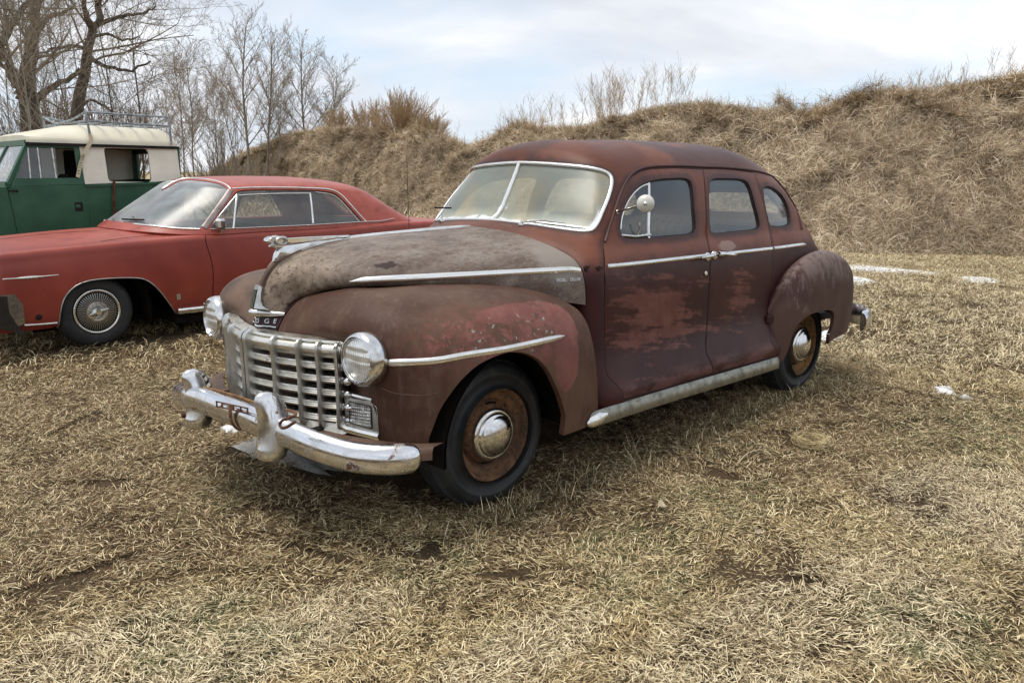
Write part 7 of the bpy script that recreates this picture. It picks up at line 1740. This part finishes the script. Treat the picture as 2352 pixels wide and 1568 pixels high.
MB().box((-.9, -.80, .62), (3.3, 1.3, .16)).build('chassis', M_void, LR)
MB().box((-1.2, -.80, .92), (1.6, 1.45, .05)).box((-.35, -.80, .95), (.06, 1.45, .6)).build('cab_floor', M_void, LR)
MB().box((-1.15, -1.585, 1.62), (1.5, .01, .42)).box((-1.15, -.80, zg-.02), (1.5, 1.45, .01)).build('dark_inner_sheets', M_dark, LR)  # dark sheets added so the inside of the hardtop looks shaded
for y_ in (-.45, -1.15): MB().box((-.62, y_, 1.10), (.45, .45, .14), bev=.05).box((-.85, y_, 1.30), (.12, .45, .42), bev=.05).build('seat', M_dark, LR)
for x_ in (.35, -1.85):
    for y_ in (-.12, -1.48): MB().lathe((x_, y_, .38), (0, 1 if y_ > -.8 else -1, 0), [(.19, -.02), (.21, 0), (.34, .01), (.375, -.03), (.38, -.08), (.375, -.14), (.30, -.17), (.1, -.05), (0, -.05)], 36).build('wheel', M_tyre, LR)
# door recess, chain, hinges
a_ = unL(*zz_(405, 606)); MB().box((a_[0], .008, a_[2]), (.085, .012, .10), bev=.005).build('door_recess', M_dark, DR); MB().box((a_[0]+.01, .016, a_[2]+.005), (.05, .012, .035), bev=.005).build('door_latch', M_green, DR)
a_ = unL(*zz_(62, 522)); MB().tube([(a_[0]+.03, .01, a_[2]), (a_[0]-.03, .03, a_[2]), (a_[0]-.05, .01, a_[2]-.01)], .012, 6).build('door_hinge', M_dark, DR)
P_ = [unL(*zz_(x, y)) for x, y in ((583, 478), (581, 560), (584, 640), (582, 700))]; mb = MB(); Q = spl([(p[0], .03, p[2]) for p in P_], 9, closed=False)
for i, q in enumerate(Q):
    t = np.linspace(0, 2*pi, 9)[:-1]; ax2 = np.array([1, 0, 0]) if i % 2 else np.array([0, 1, 0]); mb.tube([np.array(q)+ax2*.014*cos(a)+np.array([0, 0, .024*sin(a)]) for a in t], .006, 5, closed=True)
mb.build('hanging_chain', M_rustiron, LR)
# roof rack: bent pale tubes, its own thing
RK = tag(empty('roof_rack', (-1.2, LY-.8, zg+.2)), 'bent pale steel tube roof rack on the cream roof', 'rack'); RO = np.array(RK.location)
M_rack = m_plain('flaking_blue_grey_tube', (.26, .29, .31), .55, .3, .5, 18)
yb = -1.50
def rk(pts, r_=.013, nm='rail'):
    MB().tube([np.array(p)+LORG-RO for p in spl(pts, 4, closed=False)], r_, 7).build(nm, M_rack, RK)
def atY(X, Y, y): return unL(*zz_(X, Y), y=LY+y)
fr_t, re_t = atY(440, 120, -.02), atY(866, 146, -.02); fr_m, re_m = atY(447, 165, -.02), atY(868, 192, -.02)
fl_t, fl_m = atY(222, 146, -1.50), atY(232, 192, -1.50); bl_t, bl_m = atY(640, 165, -1.50), atY(640, 182, -1.50)
bl_t = np.array([re_t[0]-.1, -1.5, re_t[2]-.05]); bl_m = np.array([re_m[0]-.1, -1.5, re_m[2]-.02])
rk([fr_t, (fr_t+re_t)/2, re_t]); rk([fr_m, (fr_m+re_m)/2, re_m]); rk([fl_t, (fl_t+bl_t)/2+np.array([0, .05, -.05]), bl_t]); rk([fl_m, (fl_m+bl_m)/2, bl_m])
rk([fr_t, (fr_t*.6+fl_t*.4)+np.array([0, 0, -.08]), (fr_t*.3+fl_t*.7)+np.array([0, 0, -.09]), fl_t]); rk([fr_m, fl_m]); rk([re_t, (re_t+bl_t)/2+np.array([.02, 0, -.07]), bl_t]); rk([re_m, bl_m])
for f in (.2, .4, .6, .8): rk([fr_m*(1-f)+re_m*f, (fl_m*(1-f)+bl_m*f)], .010, 'slat')
for a, b in ((fr_t, atY(462, 235, -.02)), (re_t, atY(882, 285, -.02))): rk([a, (a+b)/2, b], .014, 'leg')
for a, b in ((fl_t, fl_m-np.array([0, 0, .15])), (bl_t, bl_m-np.array([0, 0, .15]))): rk([a, (a+b)/2, b], .013, 'leg')
# webbing strap with woven lettering
sp = [unL(*zz_(x, y)) for x, y in ((462, 232), (470, 262), (445, 310), (425, 350), (408, 400), (396, 455))]; SP = [(p[0], .035-max(0, p[2]-1.42)*.08, p[2]) for p in sp]; Q = spl(SP, 5, closed=False)
mb = MB(); mb.sweep(Q, [(-.021, -.0015), (.021, -.0015), (.021, .0015), (-.021, .0015)], ups=(0, 1, 0)); st_ = mb.build('ratchet_strap', m_plain('cream_webbing', (.55, .48, .33), .8, var=.12), None); st_.location = tuple(LORG)
tag(st_, 'cream webbing strap with black letters hanging from the roof rack', 'strap')
for i, ch in enumerate('ERICKSON'):
    f = .93-i*.052; k_ = f*(len(Q)-1); a = int(k_); p = Q[a]+(Q[min(a+1, len(Q)-1)]-Q[a])*(k_-a); d = Q[a]-Q[min(a+1, len(Q)-1)]; d /= np.linalg.norm(d)
    place_text(ch, .036, .001, np.array(p)+np.array([0, .003, 0]), d, np.cross((0, 1, 0), d), 'strap_letter', M_dark, st_)
